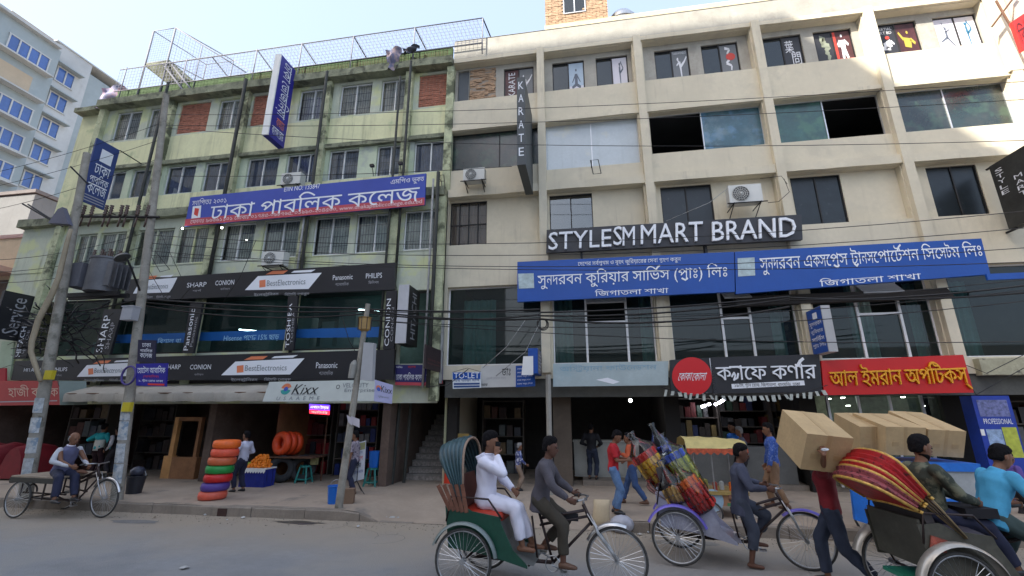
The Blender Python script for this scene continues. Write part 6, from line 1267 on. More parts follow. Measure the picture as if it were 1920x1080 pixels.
for x, y, s_ in ((384, 967, .05), (456, 972, .07), (486, 969, .05), (608, 972, .08), (695, 978, .06), (707, 975, .07), (720, 972, .1), (735, 972, .12), (746, 973, .08), (671, 989, .06), (345, 1067, .09), (425, 977, .04), (1300, 975, .05), (1550, 1010, .06), (1570, 1000, .05), (1605, 985, .05), (1540, 990, .04), (1200, 1004, .05), (1215, 1000, .04), (250, 962, .04), (290, 972, .04)):
    scrap(x, y, s_, m_lt if rnd.random() < .7 else m_ltb, 'small scrap of litter at the ' + ('kerb below the coloured tyre stack' if x < 500 and y < 1000 else 'foot of the thin kerb pole, beside its base' if x < 660 and y < 1000 else 'sloping kerb end in a little heap of papers' if x < 760 and y < 985 else 'open road well away from the kerb' if x < 760 else 'kerb near the snack rickshaw wheels'))
b = MB(); n = 14; p = gz(560, 980, 0)
b.add([(p.x + .55 * math.cos(2 * math.pi * i / n) * (1 + .3 * math.sin(i * 2.3)), p.y + .12 * math.sin(2 * math.pi * i / n) * (1 + .3 * math.cos(i * 1.7)), .004) for i in range(n)], [tuple(range(n))]); o = b.build('damp_patch', mat('damp_asphalt', (.06, .052, .045), .35, var=.2)); tag(o, kind='structure')
# ================================================================ vehicles
m_tyre = mat('bicycle_tyre', (.05, .048, .045), .8, var=.3, vs=6); m_chr = mat('dull_chrome', (.50, .50, .50), .28, .9, var=.2, vs=9); m_frm = mat('black_frame_paint', (.035, .02, .018), .45, .2, var=.3, vs=6)
def wheel(par, c, R=.365, ax=(0, 1, 0), name='wheel'):
    c = Vector(c); w = thing(name, None, None, (0, 0, 0)); COL.objects.unlink(w); bpy.data.objects.remove(w)
    b = MB(); b.torus(c, ax, R - .03, .012, 32, 5); w = b.build('wheel', m_chr, par, smooth=True, local=True)
    b = MB(); b.torus(c, ax, R - .012, .019, 36, 6); b.build('tyre', m_tyre, w, smooth=True, local=True)
    a = Vector(ax); u = Vector((1, 0, 0)) if abs(a.x) < .5 else Vector((0, 1, 0)); v = a.cross(u); b = MB(); n = 32
    for i in range(n):
        t = 2 * math.pi * i / n; t2 = t + .35 * (1 if i % 2 else -1); s_ = .03 if i % 4 < 2 else -.03
        b.tube([c + a * s_ + (u * math.cos(t2) + v * math.sin(t2)) * .03, c + (u * math.cos(t) + v * math.sin(t)) * (R - .035)], .0022, 3, cap=False)
    o = b.build('spokes', m_chr, w, local=True); o['kind'] = 'stuff'
    b = MB(); b.cyl(c - a * .05, c + a * .05, .032, 10); b.build('hub', m_steel, w, local=True, smooth=True, auto=40)
def mudguard(par, y, R, a0, a1, m, w=.05, cx=0., cz=.38):
    b = MB(); n = 18; vs = []
    for i in range(n + 1):
        t = R_(a0 + (a1 - a0) * i / n)
        for dy, dr in ((-w, -.02), (-w * .6, .008), (0, .015), (w * .6, .008), (w, -.02)): vs.append((cx + (R + dr) * math.cos(t), y + dy, cz + (R + dr) * math.sin(t)))
    b.add(vs, [(i * 5 + j, i * 5 + j + 1, (i + 1) * 5 + j + 1, (i + 1) * 5 + j) for i in range(n) for j in range(4)]); b.build('mudguard', m, par, smooth=True, local=True)
def cycle_front(par, X, sx, sz, bbx, hx, grips=.27, fork=m_frm, guard=m_chr, guard_arc=(20, 150), dx=0.):
    """front half of a rickshaw: X front hub, saddle (sx,sz), bottom bracket bbx, head tube top hx"""
    Z = .38; b = MB(); bb = (bbx, 0, .30); ht = (hx, 0, 1.0); hb = (hx + .11, 0, .76)
    b.tube([(0.02, 0, Z - .06), bb], .024, 6); b.tube([(.0, .2, Z - .02), (.5, .06, .31)], .018, 6); b.tube([(.0, -.2, Z - .02), (.5, -.06, .31)], .018, 6)
    b.tube([bb, (sx - .02, 0, sz - .08)], .018, 6); b.tube([(sx - .05, 0, .3), (sx - .12, 0, sz - .12)], .014, 6)
    for dy in (-.03, .03): b.tube([(sx, dy, sz - .14), (hx + .02, dy, .93)], .014, 6); b.tube([(sx - .01, dy, sz - .22), (hx + .05, dy, .86)], .012, 6)
    b.tube([bb, (hx + .09, 0, .79)], .018, 6); b.tube([ht, hb], .024, 8); b.build('frame', m_frm, par, smooth=True, local=True)
    b = MB()
    for dy in (-.055, .055): b.tube([(hx + .12, dy * .7, .80), (hx + .17, dy, .68), (X - .06, dy, .48), (X, dy, Z)], .013, 6); b.tube([(hx + .05, dy, .9), (X, dy * 1.1, Z)], .009, 5)
    b.build('fork', m_chr, par, smooth=True, local=True)
    b = MB(); b.tube([(hx - .12, -grips, 1.06), (hx - .02, -grips * .8, 1.08), (hx + .06, -.12, 1.08), (hx + .02, 0, 1.06), (hx + .06, .12, 1.08), (hx - .02, grips * .8, 1.08), (hx - .12, grips, 1.06)], .012, 6); b.tube([(hx + .01, 0, 1.07), (hx, 0, .98)], .014, 6)
    hb_ = b.build('handlebar', m_chr, par, smooth=True, local=True)
    for s_ in (-1, 1): q = MB(); q.tube([(hx - .14, s_ * grips, 1.058), (hx - .04, s_ * grips * .86, 1.078)], .018, 6); q.build('grip', m_tyre, hb_, smooth=True, local=True)
    b = MB(); b.loft([((sx - .13, 0, sz), (0, .11, 0), (0, 0, .045)), ((sx - .05, 0, sz + .01), (0, .105, 0), (0, 0, .04)), ((sx + .08, 0, sz), (0, .035, 0), (0, 0, .035)), ((sx + .15, 0, sz - .01), (0, .02, 0), (0, 0, .02))], 10); b.build('saddle', mat('saddle_leather', (.20, .09, .05), .6, var=.3), par, smooth=True, local=True)
    b = MB(); b.tube([(bbx, -.09, .30), (bbx, .09, .30)], .014, 6); b.tube([(bbx, -.1, .30), (bbx + .15, -.1, .24)], .009, 4); b.tube([(bbx, .1, .30), (bbx - .15, .1, .37)], .009, 4); b.obox((bbx + .15, -.15, .24), .09, .1, .02); b.obox((bbx - .15, .15, .37), .09, .1, .02); b.torus((bbx, -.05, .30), (0, 1, 0), .09, .006, 20, 4); b.build('crank', m_chr, par, local=True)
    wheel(par, (X, 0, Z), .375); mudguard(par, 0, .41, *guard_arc, guard, .03, cx=X)
def hood(par, hinge, L, angs, W, cols, m_in, curve=.35, thick=.02):
    """folded hood: hoops hinged at the armrests, pleats bulging between them"""
    k = 17; hoops = []
    for a in angs:
        d = Vector((-math.sin(R_(a)), 0, math.cos(R_(a)))); P_ = []
        for i in range(k):
            t = math.pi * i / (k - 1); y = W * math.cos(t); h = L * (abs(math.sin(t)) ** curve)
            P_.append(Vector((hinge[0], y * (1 if h > L * .3 else 1), hinge[2])) + d * h)
        hoops.append(P_)
    for q in range(len(angs) - 1):
        b = MB(); A_, B_ = hoops[q], hoops[q + 1]; rows = []
        for s_ in (0, .25, .5, .75, 1):
            row = []
            for i in range(k):
                p = A_[i].lerp(B_[i], s_); c = Vector((hinge[0], 0, hinge[2] + L * .3)); out = (p - c); out.normalize(); row.append(p + out * (.035 * math.sin(math.pi * s_)))
            rows.append(row)
        b.add([p for r in rows for p in r], [(s_ * k + i, s_ * k + i + 1, (s_ + 1) * k + i + 1, (s_ + 1) * k + i) for s_ in range(4) for i in range(k - 1)]); b.build('hood_pleat', cols[q % len(cols)], par, smooth=True, local=True)
    for q, P_ in enumerate(hoops): b = MB(); b.tube(P_, .02 if q == 0 else .013, 5); b.build('hood_hoop', m_in[q] if isinstance(m_in, list) else m_in, par, smooth=True, local=True)
    return hoops
def rick_body(par, c_side, c_seat, c_back, c_foot, sw=.42, painted=None):
    # side panels
    prof = [(-.22, .5), (-.28, .98), (-.05, 1.0), (.08, .93), (.45, .88), (.47, .8), (.62, .52), (.80, .36), (.80, .33), (.5, .40), (.2, .46)]
    for s_ in (-1, 1):
        b = MB(); y = s_ * sw; V_, F_ = fill2d([np.array(prof)]); 
        b.add([(v[0], y, v[1]) for v in V_], [tuple(f) for f in F_]); b.add([(v[0], y - s_ * .02, v[1]) for v in V_], [tuple(f) for f in F_]); n = len(prof)
        b.add([(p[0], y, p[1]) for p in prof] + [(p[0], y - s_ * .02, p[1]) for p in prof], [(i, (i + 1) % n, n + (i + 1) % n, n + i) for i in range(n)]); b.build('side_panel', c_side, par, local=True)
    b = MB(); b.obox((-.22, 0, .78), .03, sw * 2 - .05, .5, Matrix.Rotation(R_(-6), 3, 'Y')); b.build('back_panel', c_side, par, local=True)
    b = MB(); secs = [((x, 0, .86 + dz), (0, sw - .03, 0), (0, 0, .06)) for x, dz in ((-.16, 0), (.1, .01), (.35, .01), (.44, -.01))]; b.loft(secs, 16); b.build('seat', c_seat, par, smooth=True, local=True)
    b = MB(); b.obox((-.15, 0, 1.12), .09, sw * 2 - .06, .4, Matrix.Rotation(R_(-14), 3, 'Y')); b.build('seat_back', c_back, par, local=True)
    b = MB(); b.add([(.42, y, .82) for y in (-sw, sw)] + [(.50, y, .55) for y in (-sw, sw)] + [(.60, y, .42) for y in (-sw, sw)] + [(.86, y * .8, .34) for y in (-sw, sw)], [(0, 1, 3, 2), (2, 3, 5, 4), (4, 5, 7, 6)]); b.build('footboard', c_foot, par, local=True)
    for s_ in (-1, 1): b = MB(); b.tube([(.48, s_ * sw, .86), (.3, s_ * sw, 1.08), (-.2, s_ * sw, 1.1), (-.26, s_ * sw, .8)], .013, 5); b.build('arm_rail', m_frm, par, smooth=True, local=True)
    b = MB()
    for s_ in (-1, 1): b.tube([(0, s_ * .47, .38), (-.1, s_ * .4, .52), (-.2, s_ * .4, .55)], .012, 5)
    b.tube([(0, -.52, .38), (0, .52, .38)], .016, 6); b.tube([(.8, -.33, .34), (.8, .33, .34)], .014, 5); b.build('iron_rail', m_frm, par, smooth=True, local=True)
# ---- rickshaw 1 (green, white-clad passenger)
m_teal = mat('hood_dark_teal', (.035, .075, .085), .35, var=.4, vs=6); m_grn = mat('rickshaw_dark_green', (.012, .065, .04), .35, var=.3); m_bwood = mat('hood_slats_brown', (.18, .07, .04), .6, var=.4, vs=9)
R1 = thing('cycle_rickshaw', 'green cycle rickshaw with dark teal folded hood carrying the man in white', 'rickshaw', (-1.56, 6.53, 0), rz=R_(-4.4)); 
for y in (-.48, .48): wheel(R1, (0, y, .38)); mudguard(R1, y, .43, 8 if y < 0 else 30, 158, mat('mudguard_grey', (.16, .19, .18), .4, .3, var=.2), .045)
rick_body(R1, m_grn, mat('seat_coral', lin((190, 62, 40)), .5, var=.15), mat('seat_back_maroon', (.10, .03, .02), .6), mat('foot_sheet_grey', (.20, .21, .20), .45, .4, var=.3))
hood(R1, (-.05, 0, .98), .82, (2, 7, 12, 17, 22, 27, 32), .40, [m_teal], [mat('hoop_tan_edge', (.30, .20, .14), .6)] + [m_teal] * 6, .30)
q = MB()
for i in range(5): t = i * .07; q.obox((-.02 - t, -.425, 1.08 - .0 * i), .05, .012, .34, Matrix.Rotation(R_(-12 - i * 5), 3, 'Y'))
q.build('hood_slats', m_bwood, R1, local=True)
cycle_front(R1, 1.85, .90, .95, 1.05, 1.46, guard=m_chr, guard_arc=(70, 150))
q = MB(); q.obox((1.22, 0, .84), .34, .02, .09); q.build('chain_guard', m_black, R1, local=True)
# ---- rickshaw 2 (snack packets, folded hood hidden)
m_vio = mat('mudguard_violet', lin((104, 92, 178)), .35, .2, var=.15)
R2 = thing('cycle_rickshaw', 'cycle rickshaw with violet mudguards heaped with clear bags of snack packets', 'rickshaw', (1.33, 8.06, 0), rz=R_(-12))
for y in (-.48, .48): wheel(R2, (0, y, .38)); mudguard(R2, y, .44, 20, 155, m_vio, .05)
rick_body(R2, mat('rickshaw_grey_lilac', (.33, .33, .40), .4, .2, var=.3), mat('seat_mustard', lin((200, 150, 60)), .6, var=.25), mat('seat_back_dark', (.05, .04, .04), .6), mat('foot_sheet_lilac', (.42, .42, .50), .3, .5, var=.3))
hood(R2, (-.1, 0, .86), .34, (50, 58, 66), .40, [mat('hood_brown_fold', (.16, .07, .06), .6, var=.3)], m_frm, .3)
cycle_front(R2, 1.72, .90, .88, .98, 1.42, guard=m_vio, guard_arc=(60, 130))
# clear bags of snack packets
def snack_bag(lab, c, tilt, w, L, cols, seed):
    """c base centre in world, packets stacked in rolls within a leaning clear bag"""
    rnd = random.Random(seed); T = thing('snack_bag', lab, 'snack bag', c, 'clear bags of snack packets on the rickshaw'); Rm = Matrix.Rotation(R_(-12), 3, 'Z') @ Matrix.Rotation(R_(-tilt), 3, 'Y'); nx = 5; ny = 2; c = Vector(c)
    for i in range(nx):
        for j in range(ny):
            x = (i - (nx - 1) / 2) * w / nx; y = (j - .5) * w * .42; n = int(L / .12)
            for k in range(n):
                z = .06 + k * .12; r = w / nx * .47; b = MB(); ph = rnd.uniform(0, 1); p = [c + Rm @ Vector((x + rnd.uniform(-.008, .008), y, z - .058)), c + Rm @ Vector((x, y, z - .046)), c + Rm @ Vector((x, y, z + .046)), c + Rm @ Vector((x, y, z + .058))]
                b.tube(p, [r * .75, r, r * 1.02, r * .7], 6); b.build('packet', cols[min(len(cols) - 1, int(len(cols) * (k / n) + rnd.uniform(-.4, .6)))] if rnd.random() < .85 else cols[rnd.randrange(len(cols))], T)
    b = MB(); secs = []
    for z, s_ in ((-.02, .7), (.05, 1), (L * .5, 1.06), (L, 1), (L + .1, .5), (L + .2, .22), (L + .3, .4)): secs.append((c + Rm @ Vector((0, 0, z)), Rm @ Vector((w * .54 * s_, 0, 0)), Rm @ Vector((0, w * .46 * s_, 0))))
    b.loft(secs, 14); b.build('clear_plastic', glass('clear_plastic_film', (.96, .96, .97), .0, .18), T, smooth=True)
PC_ = lambda n, c, **k: mat('packet_' + n, lin(c), .4, var=.35, vs=30, **k)
py, por, prd, pgr, pbl, pgd = PC_('yellow', (232, 178, 40)), PC_('orange', (226, 110, 36)), PC_('red', (196, 44, 36)), PC_('olive', (176, 180, 70)), PC_('blue', (60, 90, 190)), PC_('gold', (200, 160, 90))
def rl(o, th, x, y, z): t = R_(th); return Vector((o[0] + x * math.cos(t) - y * math.sin(t), o[1] + x * math.sin(t) + y * math.cos(t), z))
O2 = (1.33, 8.06)
snack_bag('clear bag of olive and blue snack rolls leaning in the rickshaw seat, upper right', rl(O2, -12, .32, -.10, .88), 28, .42, .74, [por, pgr, pgr, pgr, pbl], 1)
snack_bag('clear bag of yellow and orange snack rolls leaning far back, upper left', rl(O2, -12, -.04, -.10, .92), 34, .42, .78, [por, prd, py, py, prd], 2)
snack_bag('clear bag of reddish snack rolls at the lower front edge of the heap', rl(O2, -12, .42, -.38, .76), 32, .34, .48, [prd, prd, por], 3)
snack_bag('clear bag of tan and gold snack packets low over the left wheel', rl(O2, -12, .06, -.36, .84), 22, .32, .32, [pgd, pgd, por], 4)
snack_bag('clear bag with blue wrapped packets standing at the back top of the heap', rl(O2, -12, -.12, .0, 1.5), 20, .28, .2, [pbl, pbl], 5)
# items on the seat of rickshaw 2
b = MB(); p = rl(O2, -12, .30, .1, .93); b.obox(p + Vector((0, 0, .1)), .3, .3, .2, Matrix.Rotation(.2, 3, 'Z')); tag(b.build('biscuit_box', mat('box_olive_yellow', (.25, .22, .05), .6, var=.3)), 'olive-yellow biscuit carton on the snack rickshaw seat behind the puller', 'carton')
# ---- rickshaw 3 (red hood, right)
m_rh = mat('hood_red', lin((168, 22, 26)), .5, var=.3, vs=10, patch=lin((90, 14, 18)), pth=.56, ps=14); m_rp = mat('hood_pink_edge', lin((150, 70, 74)), .6, var=.3, vs=14, patch=lin((70, 20, 26)), pth=.52, ps=22); m_gold = mat('gold_trim', lin((214, 170, 84)), .4, .2, var=.4, vs=20)
O3 = (3.7, 6.4); R3_ = thing('cycle_rickshaw', 'cycle rickshaw with red gold-trimmed hood folded far back, cut by the right edge', 'rickshaw', (*O3, 0), rz=R_(5)); m_mg3 = mat('mudguard_cream_steel', (.44, .40, .34), .3, .5, var=.2)
for y in (-.5, .5): wheel(R3_, (0, y, .38)); mudguard(R3_, y, .45, 10, 165, m_mg3, .07)
m_obody = mat('rickshaw_dull_olive', (.09, .085, .065), .5, .2, var=.4)
rick_body(R3_, m_obody, mat('seat_dark', (.05, .04, .05), .6), MATS['seat_back_dark'], m_obody)
hh = hood(R3_, (.18, 0, .86), .62, (34, 38, 42, 46), .42, [mat('hood_lower_brown', (.075, .05, .035), .5, var=.4, vs=9)], mat('hoop_gold_dull', (.25, .17, .07), .5), .3)
def hood2(par, hinge, L0, L1, angs, W, m, mt, curve=.3):
    k = 15; rows = []
    for a in angs:
        d = Vector((-math.sin(R_(a)), 0, math.cos(R_(a)))); row0 = []; row1 = []
        for i in range(k):
            t = math.pi * i / (k - 1); h = abs(math.sin(t)) ** curve; y = W * math.cos(t)
            row0.append(Vector((hinge[0], y, hinge[2])) + d * L0 * max(h, .93 if 0 < i < k - 1 else .9)); row1.append(Vector((hinge[0], y * .97, hinge[2])) + d * (L0 + (L1 - L0) * h))
        rows.append((row0, row1))
    for q in range(len(angs) - 1):
        b = MB()
        for i in range(k - 1):
            b.quad(rows[q][0][i], rows[q][0][i + 1], rows[q][1][i + 1], rows[q][1][i], 0)
        mid = [(rows[q][1][i].lerp(rows[q + 1][1][i], .5)) * 1.0 + (rows[q][1][i] - Vector(hinge)).normalized() * .03 for i in range(k)]
        for i in range(k - 1): b.quad(rows[q][1][i], rows[q][1][i + 1], mid[i + 1], mid[i], 0); b.quad(mid[i], mid[i + 1], rows[q + 1][1][i + 1], rows[q + 1][1][i], 0)
        b.build('hood_pleat', m[q % len(m)], par, smooth=True, local=True)
    for q in (0, 3, 4, len(angs) - 1): b = MB(); b.tube(rows[q][1], .02, 5); b.tube(rows[q][0], .018, 5); b.build('gold_piping', mt, par, smooth=True, local=True)
    b = MB()
    for i in range(k - 1): b.quad(rows[-1][0][i], rows[-1][0][i + 1], rows[-1][1][i + 1], rows[-1][1][i])
    b.build('hood_lining', m_rh, par, local=True)
hood2(R3_, (.18, 0, .86), .50, 1.02, (33, 37, 41, 45, 49, 53, 58), .43, [m_rh, m_rh, m_rh, m_rh, m_rp, m_rp], m_gold)
cycle_front(R3_, 1.85, .90, .95, 1.05, 1.46)
q = MB(); q.obox((-.12, -.435, .80), .16, .01, .13, Matrix.Rotation(.3, 3, 'Y')); q.build('painted_plate', mat('plate_red_green', (.35, .08, .05), .5, var=.6, vs=14), R3_, local=True)
q = MB(); q.box(-.3, .1, -.25, .25, .36, .4); q.build('green_step', mat('step_green', (.02, .2, .12), .5), R3_, local=True)
# ---- flat cargo tricycle at left
OV = (-12.0, 9.0); VN = thing('flat_cargo_tricycle', 'flat wooden cargo tricycle parked at the kerb with a seated man', 'cargo tricycle', (*OV, 0), rz=R_(-4))
for y in (-.45, .45): wheel(VN, (0, y, .37), .36)
for k in range(5): q = MB(); y = -.46 + .2 * k; q.box(-.35, .95, y, y + .185, .80, .83); q.build('plank', mat('weathered_plank', (.33, .26, .19), .85, var=.25, vs=5), VN, local=True)
q = MB(); q.box(-.35, .95, -.48, -.44, .7, .80); q.box(-.35, .95, .5, .54, .7, .80); q.box(-.37, -.33, -.46, .52, .68, .79); q.build('edge_board', mat('dark_board_green', (.05, .045, .035), .8), VN, local=True)
q = MB(); [q.tube([(x, y, .37), (x, y, .72)], .018, 5) for x in (-.05, .6) for y in (-.4, .4)]; q.tube([(0, -.5, .37), (0, .5, .37)], .016, 6); q.tube([(0, -.4, .5), (.95, -.2, .45)], .016, 5); q.tube([(0, .4, .5), (.95, .2, .45)], .016, 5); [q.tube([(.1 + .15 * math.cos(t), -.3, .5 + .15 * math.sin(t)) for t in np.linspace(0, 3.14, 8)], .02, 4)]; q.build('chassis', m_frm, VN, local=True)
cycle_front(VN, 1.75, .95, .88, 1.0, 1.38, fork=m_chr)
# ---- blue cargo van carrying cartons
OB = Vector((6.2, 9.0, 0)); m_cb = mat('van_blue', lin((30, 110, 200)), .5, var=.2, vs=4); CV = thing('blue_cargo_tricycle', 'blue and white box cargo tricycle loaded with big cartons behind the red rickshaw', 'cargo tricycle', OB)
xl, xr = at(1660, 900, 8.6).x, at(1840, 900, 8.6).x; zt = at(1750, 868, 8.6).z
b = MB(); b.box(xl, xr, 8.6, 9.6, .55, zt - .12); b.build('cargo_box', mat('van_white_panel', (.38, .40, .40), .5, var=.2), CV)
b = MB(); b.box(xl - .02, xr + .02, 8.57, 9.63, zt - .12, zt); b.build('blue_rim', m_cb, CV)
b = MB(); q_ = quadY((1594, 893), (1655, 925), (1655, 992), (1604, 975), 8.5); b.slab(q_, .06); b.build('tailboard', m_cb, CV)
b = MB(); b.box(xl - .02, xr + .02, 8.57, 8.6, .55, .85); b.build('side_board', m_cb, CV)
for X in (xl + .3, xr - .2): wheel(CV, (X - OB.x, -.55, .38)); wheel(CV, (X - OB.x, .65, .38))
# cartons
m_ct = mat('cardboard', (.50, .35, .18), .85, var=.14, vs=2.5, bump=.3, bs=9, patch=(.46, .31, .16), pth=.6, ps=3); m_tape = mat('brown_tape', (.43, .29, .14), .5, var=.1)
def carton(lab, ftl, ftr, btl, hgt, Y, d, dz=0.):
    """front top edge at depth Y (+dz at its right end), back top left corner d further away, height hgt"""
    P0 = at(*ftl, Y); P1 = at(*ftr, Y + dz); P2 = at(*btl, Y + d); e1 = P1 - P0; u1 = e1.normalized(); e2 = P2 - P0; e2 = e2 - u1 * e2.dot(u1); u2 = e2.normalized(); u3 = u1.cross(u2)
    w = e1.length; dd = min(e2.length, d * 1.15); ctr = P0 + u1 * w / 2 + u2 * dd / 2 - u3 * hgt / 2; T = thing('cardboard_box', lab, 'cardboard box', ctr - Vector((0, 0, hgt / 2)), 'plain brown cardboard boxes')
    M3 = Matrix((u1, u2, u3)).transposed(); b = MB(); b.obox(ctr, w, dd, hgt, M3); b.build('carton_body', m_ct, T); b = MB(); b.obox(ctr, .05, dd + .005, hgt + .005, M3); b.build('tape', m_tape, T)
    for k, t in enumerate((-.25, .25)): b = MB(); b.obox(ctr - u2 * dd / 2 - u2 * .002 + u1 * w * t - u3 * hgt * .1, .1, .004, .07, M3); b.build('printed_mark', m_tape, T)
    return T
carton('big cardboard box held overhead by the man in the dark red shirt', (1514, 813), (1601, 822), (1499, 771), .50, 6.5, .62, .05)
carton('leftmost cardboard box on the blue cargo tricycle, partly behind the red hood', (1612, 800), (1662, 800), (1604, 774), .55, 8.75, .75)
carton('middle cardboard box on the blue cargo tricycle behind the passenger head', (1661, 800), (1736, 802), (1633, 775), .46, 8.55, .8, .05)
carton('right cardboard box on the blue cargo tricycle with its top face tilted forward', (1741, 805), (1812, 809), (1702, 772), .44, 8.6, .85, .05)
# ---- food cart with yellow canopy in front of the cafe
fc = gz(1345, 985, .2); fc = Vector((2.55, 9.9, .2)); FC = thing('food_cart', 'snack cart with faded yellow canopy, thin posts and colourful painted body', 'food cart', fc); Y = 9.9
xl, xr = at(1300, 900, Y).x, at(1395, 900, Y).x; zc = at(1340, 835, Y).z; zt_ = at(1340, 921, Y).z; m_can = mat('canopy_yellow', (.52, .42, .16), .7, var=.2, vs=6)
b = MB(); n = 10; rows = []
for j, (dy, dz) in enumerate(((-.15, -.06), (.0, .1), (.35, .15), (.75, .1), (.9, -.06))): rows.append([(xl - .1 + (xr - xl + .2) * i / n, Y + dy, zc + dz * (1 - .35 * (i / n) ** 2) + .01 * math.sin(i * 2 + j)) for i in range(n + 1)])
b.add([p for r in rows for p in r], [(j * (n + 1) + i, j * (n + 1) + i + 1, (j + 1) * (n + 1) + i + 1, (j + 1) * (n + 1) + i) for j in range(4) for i in range(n)]); b.build('canopy', m_can, FC, smooth=True)
b = MB()
for i in range(9): X0 = xl - .1 + (xr - xl + .2) * i / 9; X1 = X0 + (xr - xl + .2) / 9; b.add([(X0, Y - .155, zc - .05), (X0, Y - .16, zc - .12), ((X0 + X1) / 2, Y - .165, zc - .17), (X1, Y - .16, zc - .12), (X1, Y - .155, zc - .05)], [(0, 1, 2, 3, 4)])
b.build('valance', mat('valance_red_orange', lin((190, 84, 50)), .7, var=.5, vs=16), FC)
for X, y in ((xl + .05, Y), (xl + .38, Y), (xr - .05, Y), (xl + .05, Y + .7), (xr - .05, Y + .7)): b = MB(); b.tube([(X, y, zt_), (X, y, zc)], .014, 5); b.build('post', m_steel, FC)
b = MB(); b.box(xl - .05, xr + .05, Y - .05, Y + .75, zt_ - .06, zt_); b.build('counter_top', mat('counter_mustard', (.38, .26, .08), .6, var=.3, vs=8), FC)
b = MB(); b.box(xl, xr, Y, Y + .7, .42, zt_ - .06); b.build('painted_body', mat('cart_body_paint', (.40, .20, .10), .6, var=.2), FC)
P = Panel([(xl, Y - .003, zt_ - .06), (xr, Y - .003, zt_ - .06), (xr, Y - .003, .42), (xl, Y - .003, .42)]); P.disc(.34, .5, .2, mat('paint_pale_blue', (.35, .50, .62), .5, var=.2), FC, .004); P.disc(.32, .48, .08, T_red, FC, .008); P.rect(.62, 0, 1, .28, mat('paint_green_cart', (.08, .25, .10), .5, var=.3), FC); P.disc(.8, .3, .1, T_red, FC, .008)
for k in range(6):
    p = Vector((xl + .12 + .15 * k, Y + .12 + .1 * (k % 2), zt_)); b = MB(); b.tube([p, p + Vector((0, 0, .14)), p + Vector((0, 0, .16))], [.045, .045, .02], 8); tag(b.build('jar', [mat('jar_clear', (.40, .42, .40), .2), por, mat('jar_red', (.30, .05, .03), .3)][k % 3], smooth=True, auto=40), 'jar on the snack cart counter, number %s from the left' % ('one', 'two', 'three', 'four', 'five', 'six')[k], 'jar', 'jars on the snack cart')
for X in (-.3, .35): wheel(FC, (X, -.02, .08), .22)

rnd = random.Random(77); b = MB()
for k in range(1500):
    x = rnd.uniform(-16, 9); y = 9.43 - abs(rnd.gauss(0, .35)); s_ = rnd.uniform(.006, .022); an = rnd.uniform(0, 6.3)
    b.add([(x, y, .001), (x + s_ * math.cos(an), y + s_ * math.sin(an), .001), (x + s_ * math.cos(an + 2), y + s_ * math.sin(an + 2), .001), (x, y, s_ * .8)], [(0, 1, 3), (1, 2, 3), (2, 0, 3)])
tag(b.build('kerb_grit', mat('grit', (.26, .22, .17), .95, var=.5, vs=9)), 'loose grit and dust crumbs along the kerb', 'grit', kind='stuff')
# ================================================================ people
def capsule(b, p0, p1, r0, r1, n=10, flat0=False, flat1=False):
    p0 = Vector(p0); p1 = Vector(p1); d = (p1 - p0); L = d.length; d.normalize(); u = d.orthogonal().normalized(); v = d.cross(u); S = []
    if not flat0: S += [(p0 - d * r0 * math.cos(t), r0 * math.sin(t)) for t in (.15, .6, 1.1)]
    S += [(p0, r0), (p0.lerp(p1, .5), (r0 + r1) / 2 * 1.02), (p1, r1)]
    if not flat1: S += [(p1 + d * r1 * math.cos(t), r1 * math.sin(t)) for t in (1.1, .6, .15)]
    b.loft([(c, u * r, v * r) for c, r in S], n)
def ik(a, c, l1, l2, pole):
    a = Vector(a); c = Vector(c); d = c - a; D = min(d.length, (l1 + l2) * .999); d.normalize(); c = a + d * D
    x = (l1 * l1 - l2 * l2 + D * D) / (2 * D); h = math.sqrt(max(0, l1 * l1 - x * x)); p = Vector(pole); p = p - d * p.dot(d); p.normalize(); return a + d * x + p * h, c
def finish(b, name, m, par, voxel, ns=0., nf=6., seed=0, smooth=2):
    o = b.build(name, m, par, local=True); r = o.modifiers.new('r', 'REMESH'); r.mode = 'VOXEL'; r.voxel_size = voxel
    sm = o.modifiers.new('s', 'SMOOTH'); sm.factor = .5; sm.iterations = smooth
    me = bpy.data.meshes.new_from_object(o.evaluated_get(bpy.context.evaluated_depsgraph_get())); old = o.data; o.modifiers.clear(); o.data = me; bpy.data.meshes.remove(old)
    if ns > 0:
        n = len(me.vertices); co = np.empty(n * 3, 'f'); me.vertices.foreach_get('co', co); no = np.empty(n * 3, 'f'); me.vertices.foreach_get('normal', no); co = co.reshape(-1, 3); no = no.reshape(-1, 3)
        q = seed * 3.7; d = np.sin(co[:, 2] * nf * 5 + np.sin(co[:, 0] * nf * 4 + q) * 2.2 + q) * .5 + np.sin(co[:, 0] * nf * 7 + co[:, 2] * nf * 3 + co[:, 1] * nf * 5 + q * 2) * .35 + np.sin(co[:, 1] * nf * 9 - co[:, 2] * nf * 4 + q) * .3
        co += no * (d * ns)[:, None]; me.vertices.foreach_set('co', co.ravel())
    me.materials.clear(); me.materials.append(m); me.polygons.foreach_set('use_smooth', [True] * len(me.polygons)); me.update(); me.name = name; return o
m_skin = [mat('skin_brown', (.20, .095, .055), .55, var=.08, spec=.3), mat('skin_dark', (.12, .055, .035), .55, var=.08, spec=.35), mat('skin_light_brown', (.32, .17, .10), .55, var=.08, spec=.35)]
m_hair = mat('black_hair', (.009, .008, .009), .85, var=.3, vs=20, bump=.5, bs=80, spec=.12); m_hairg = mat('grey_hair', (.25, .24, .23), .7, var=.3, vs=20, bump=.4, bs=80); m_eye = mat('eye_dark', (.02, .015, .012), .3, var=0); m_eyew = mat('eye_white', (.5, .48, .45), .3, var=0); m_lip = mat('lip', (.18, .06, .05), .6, var=0)
NP = [0]
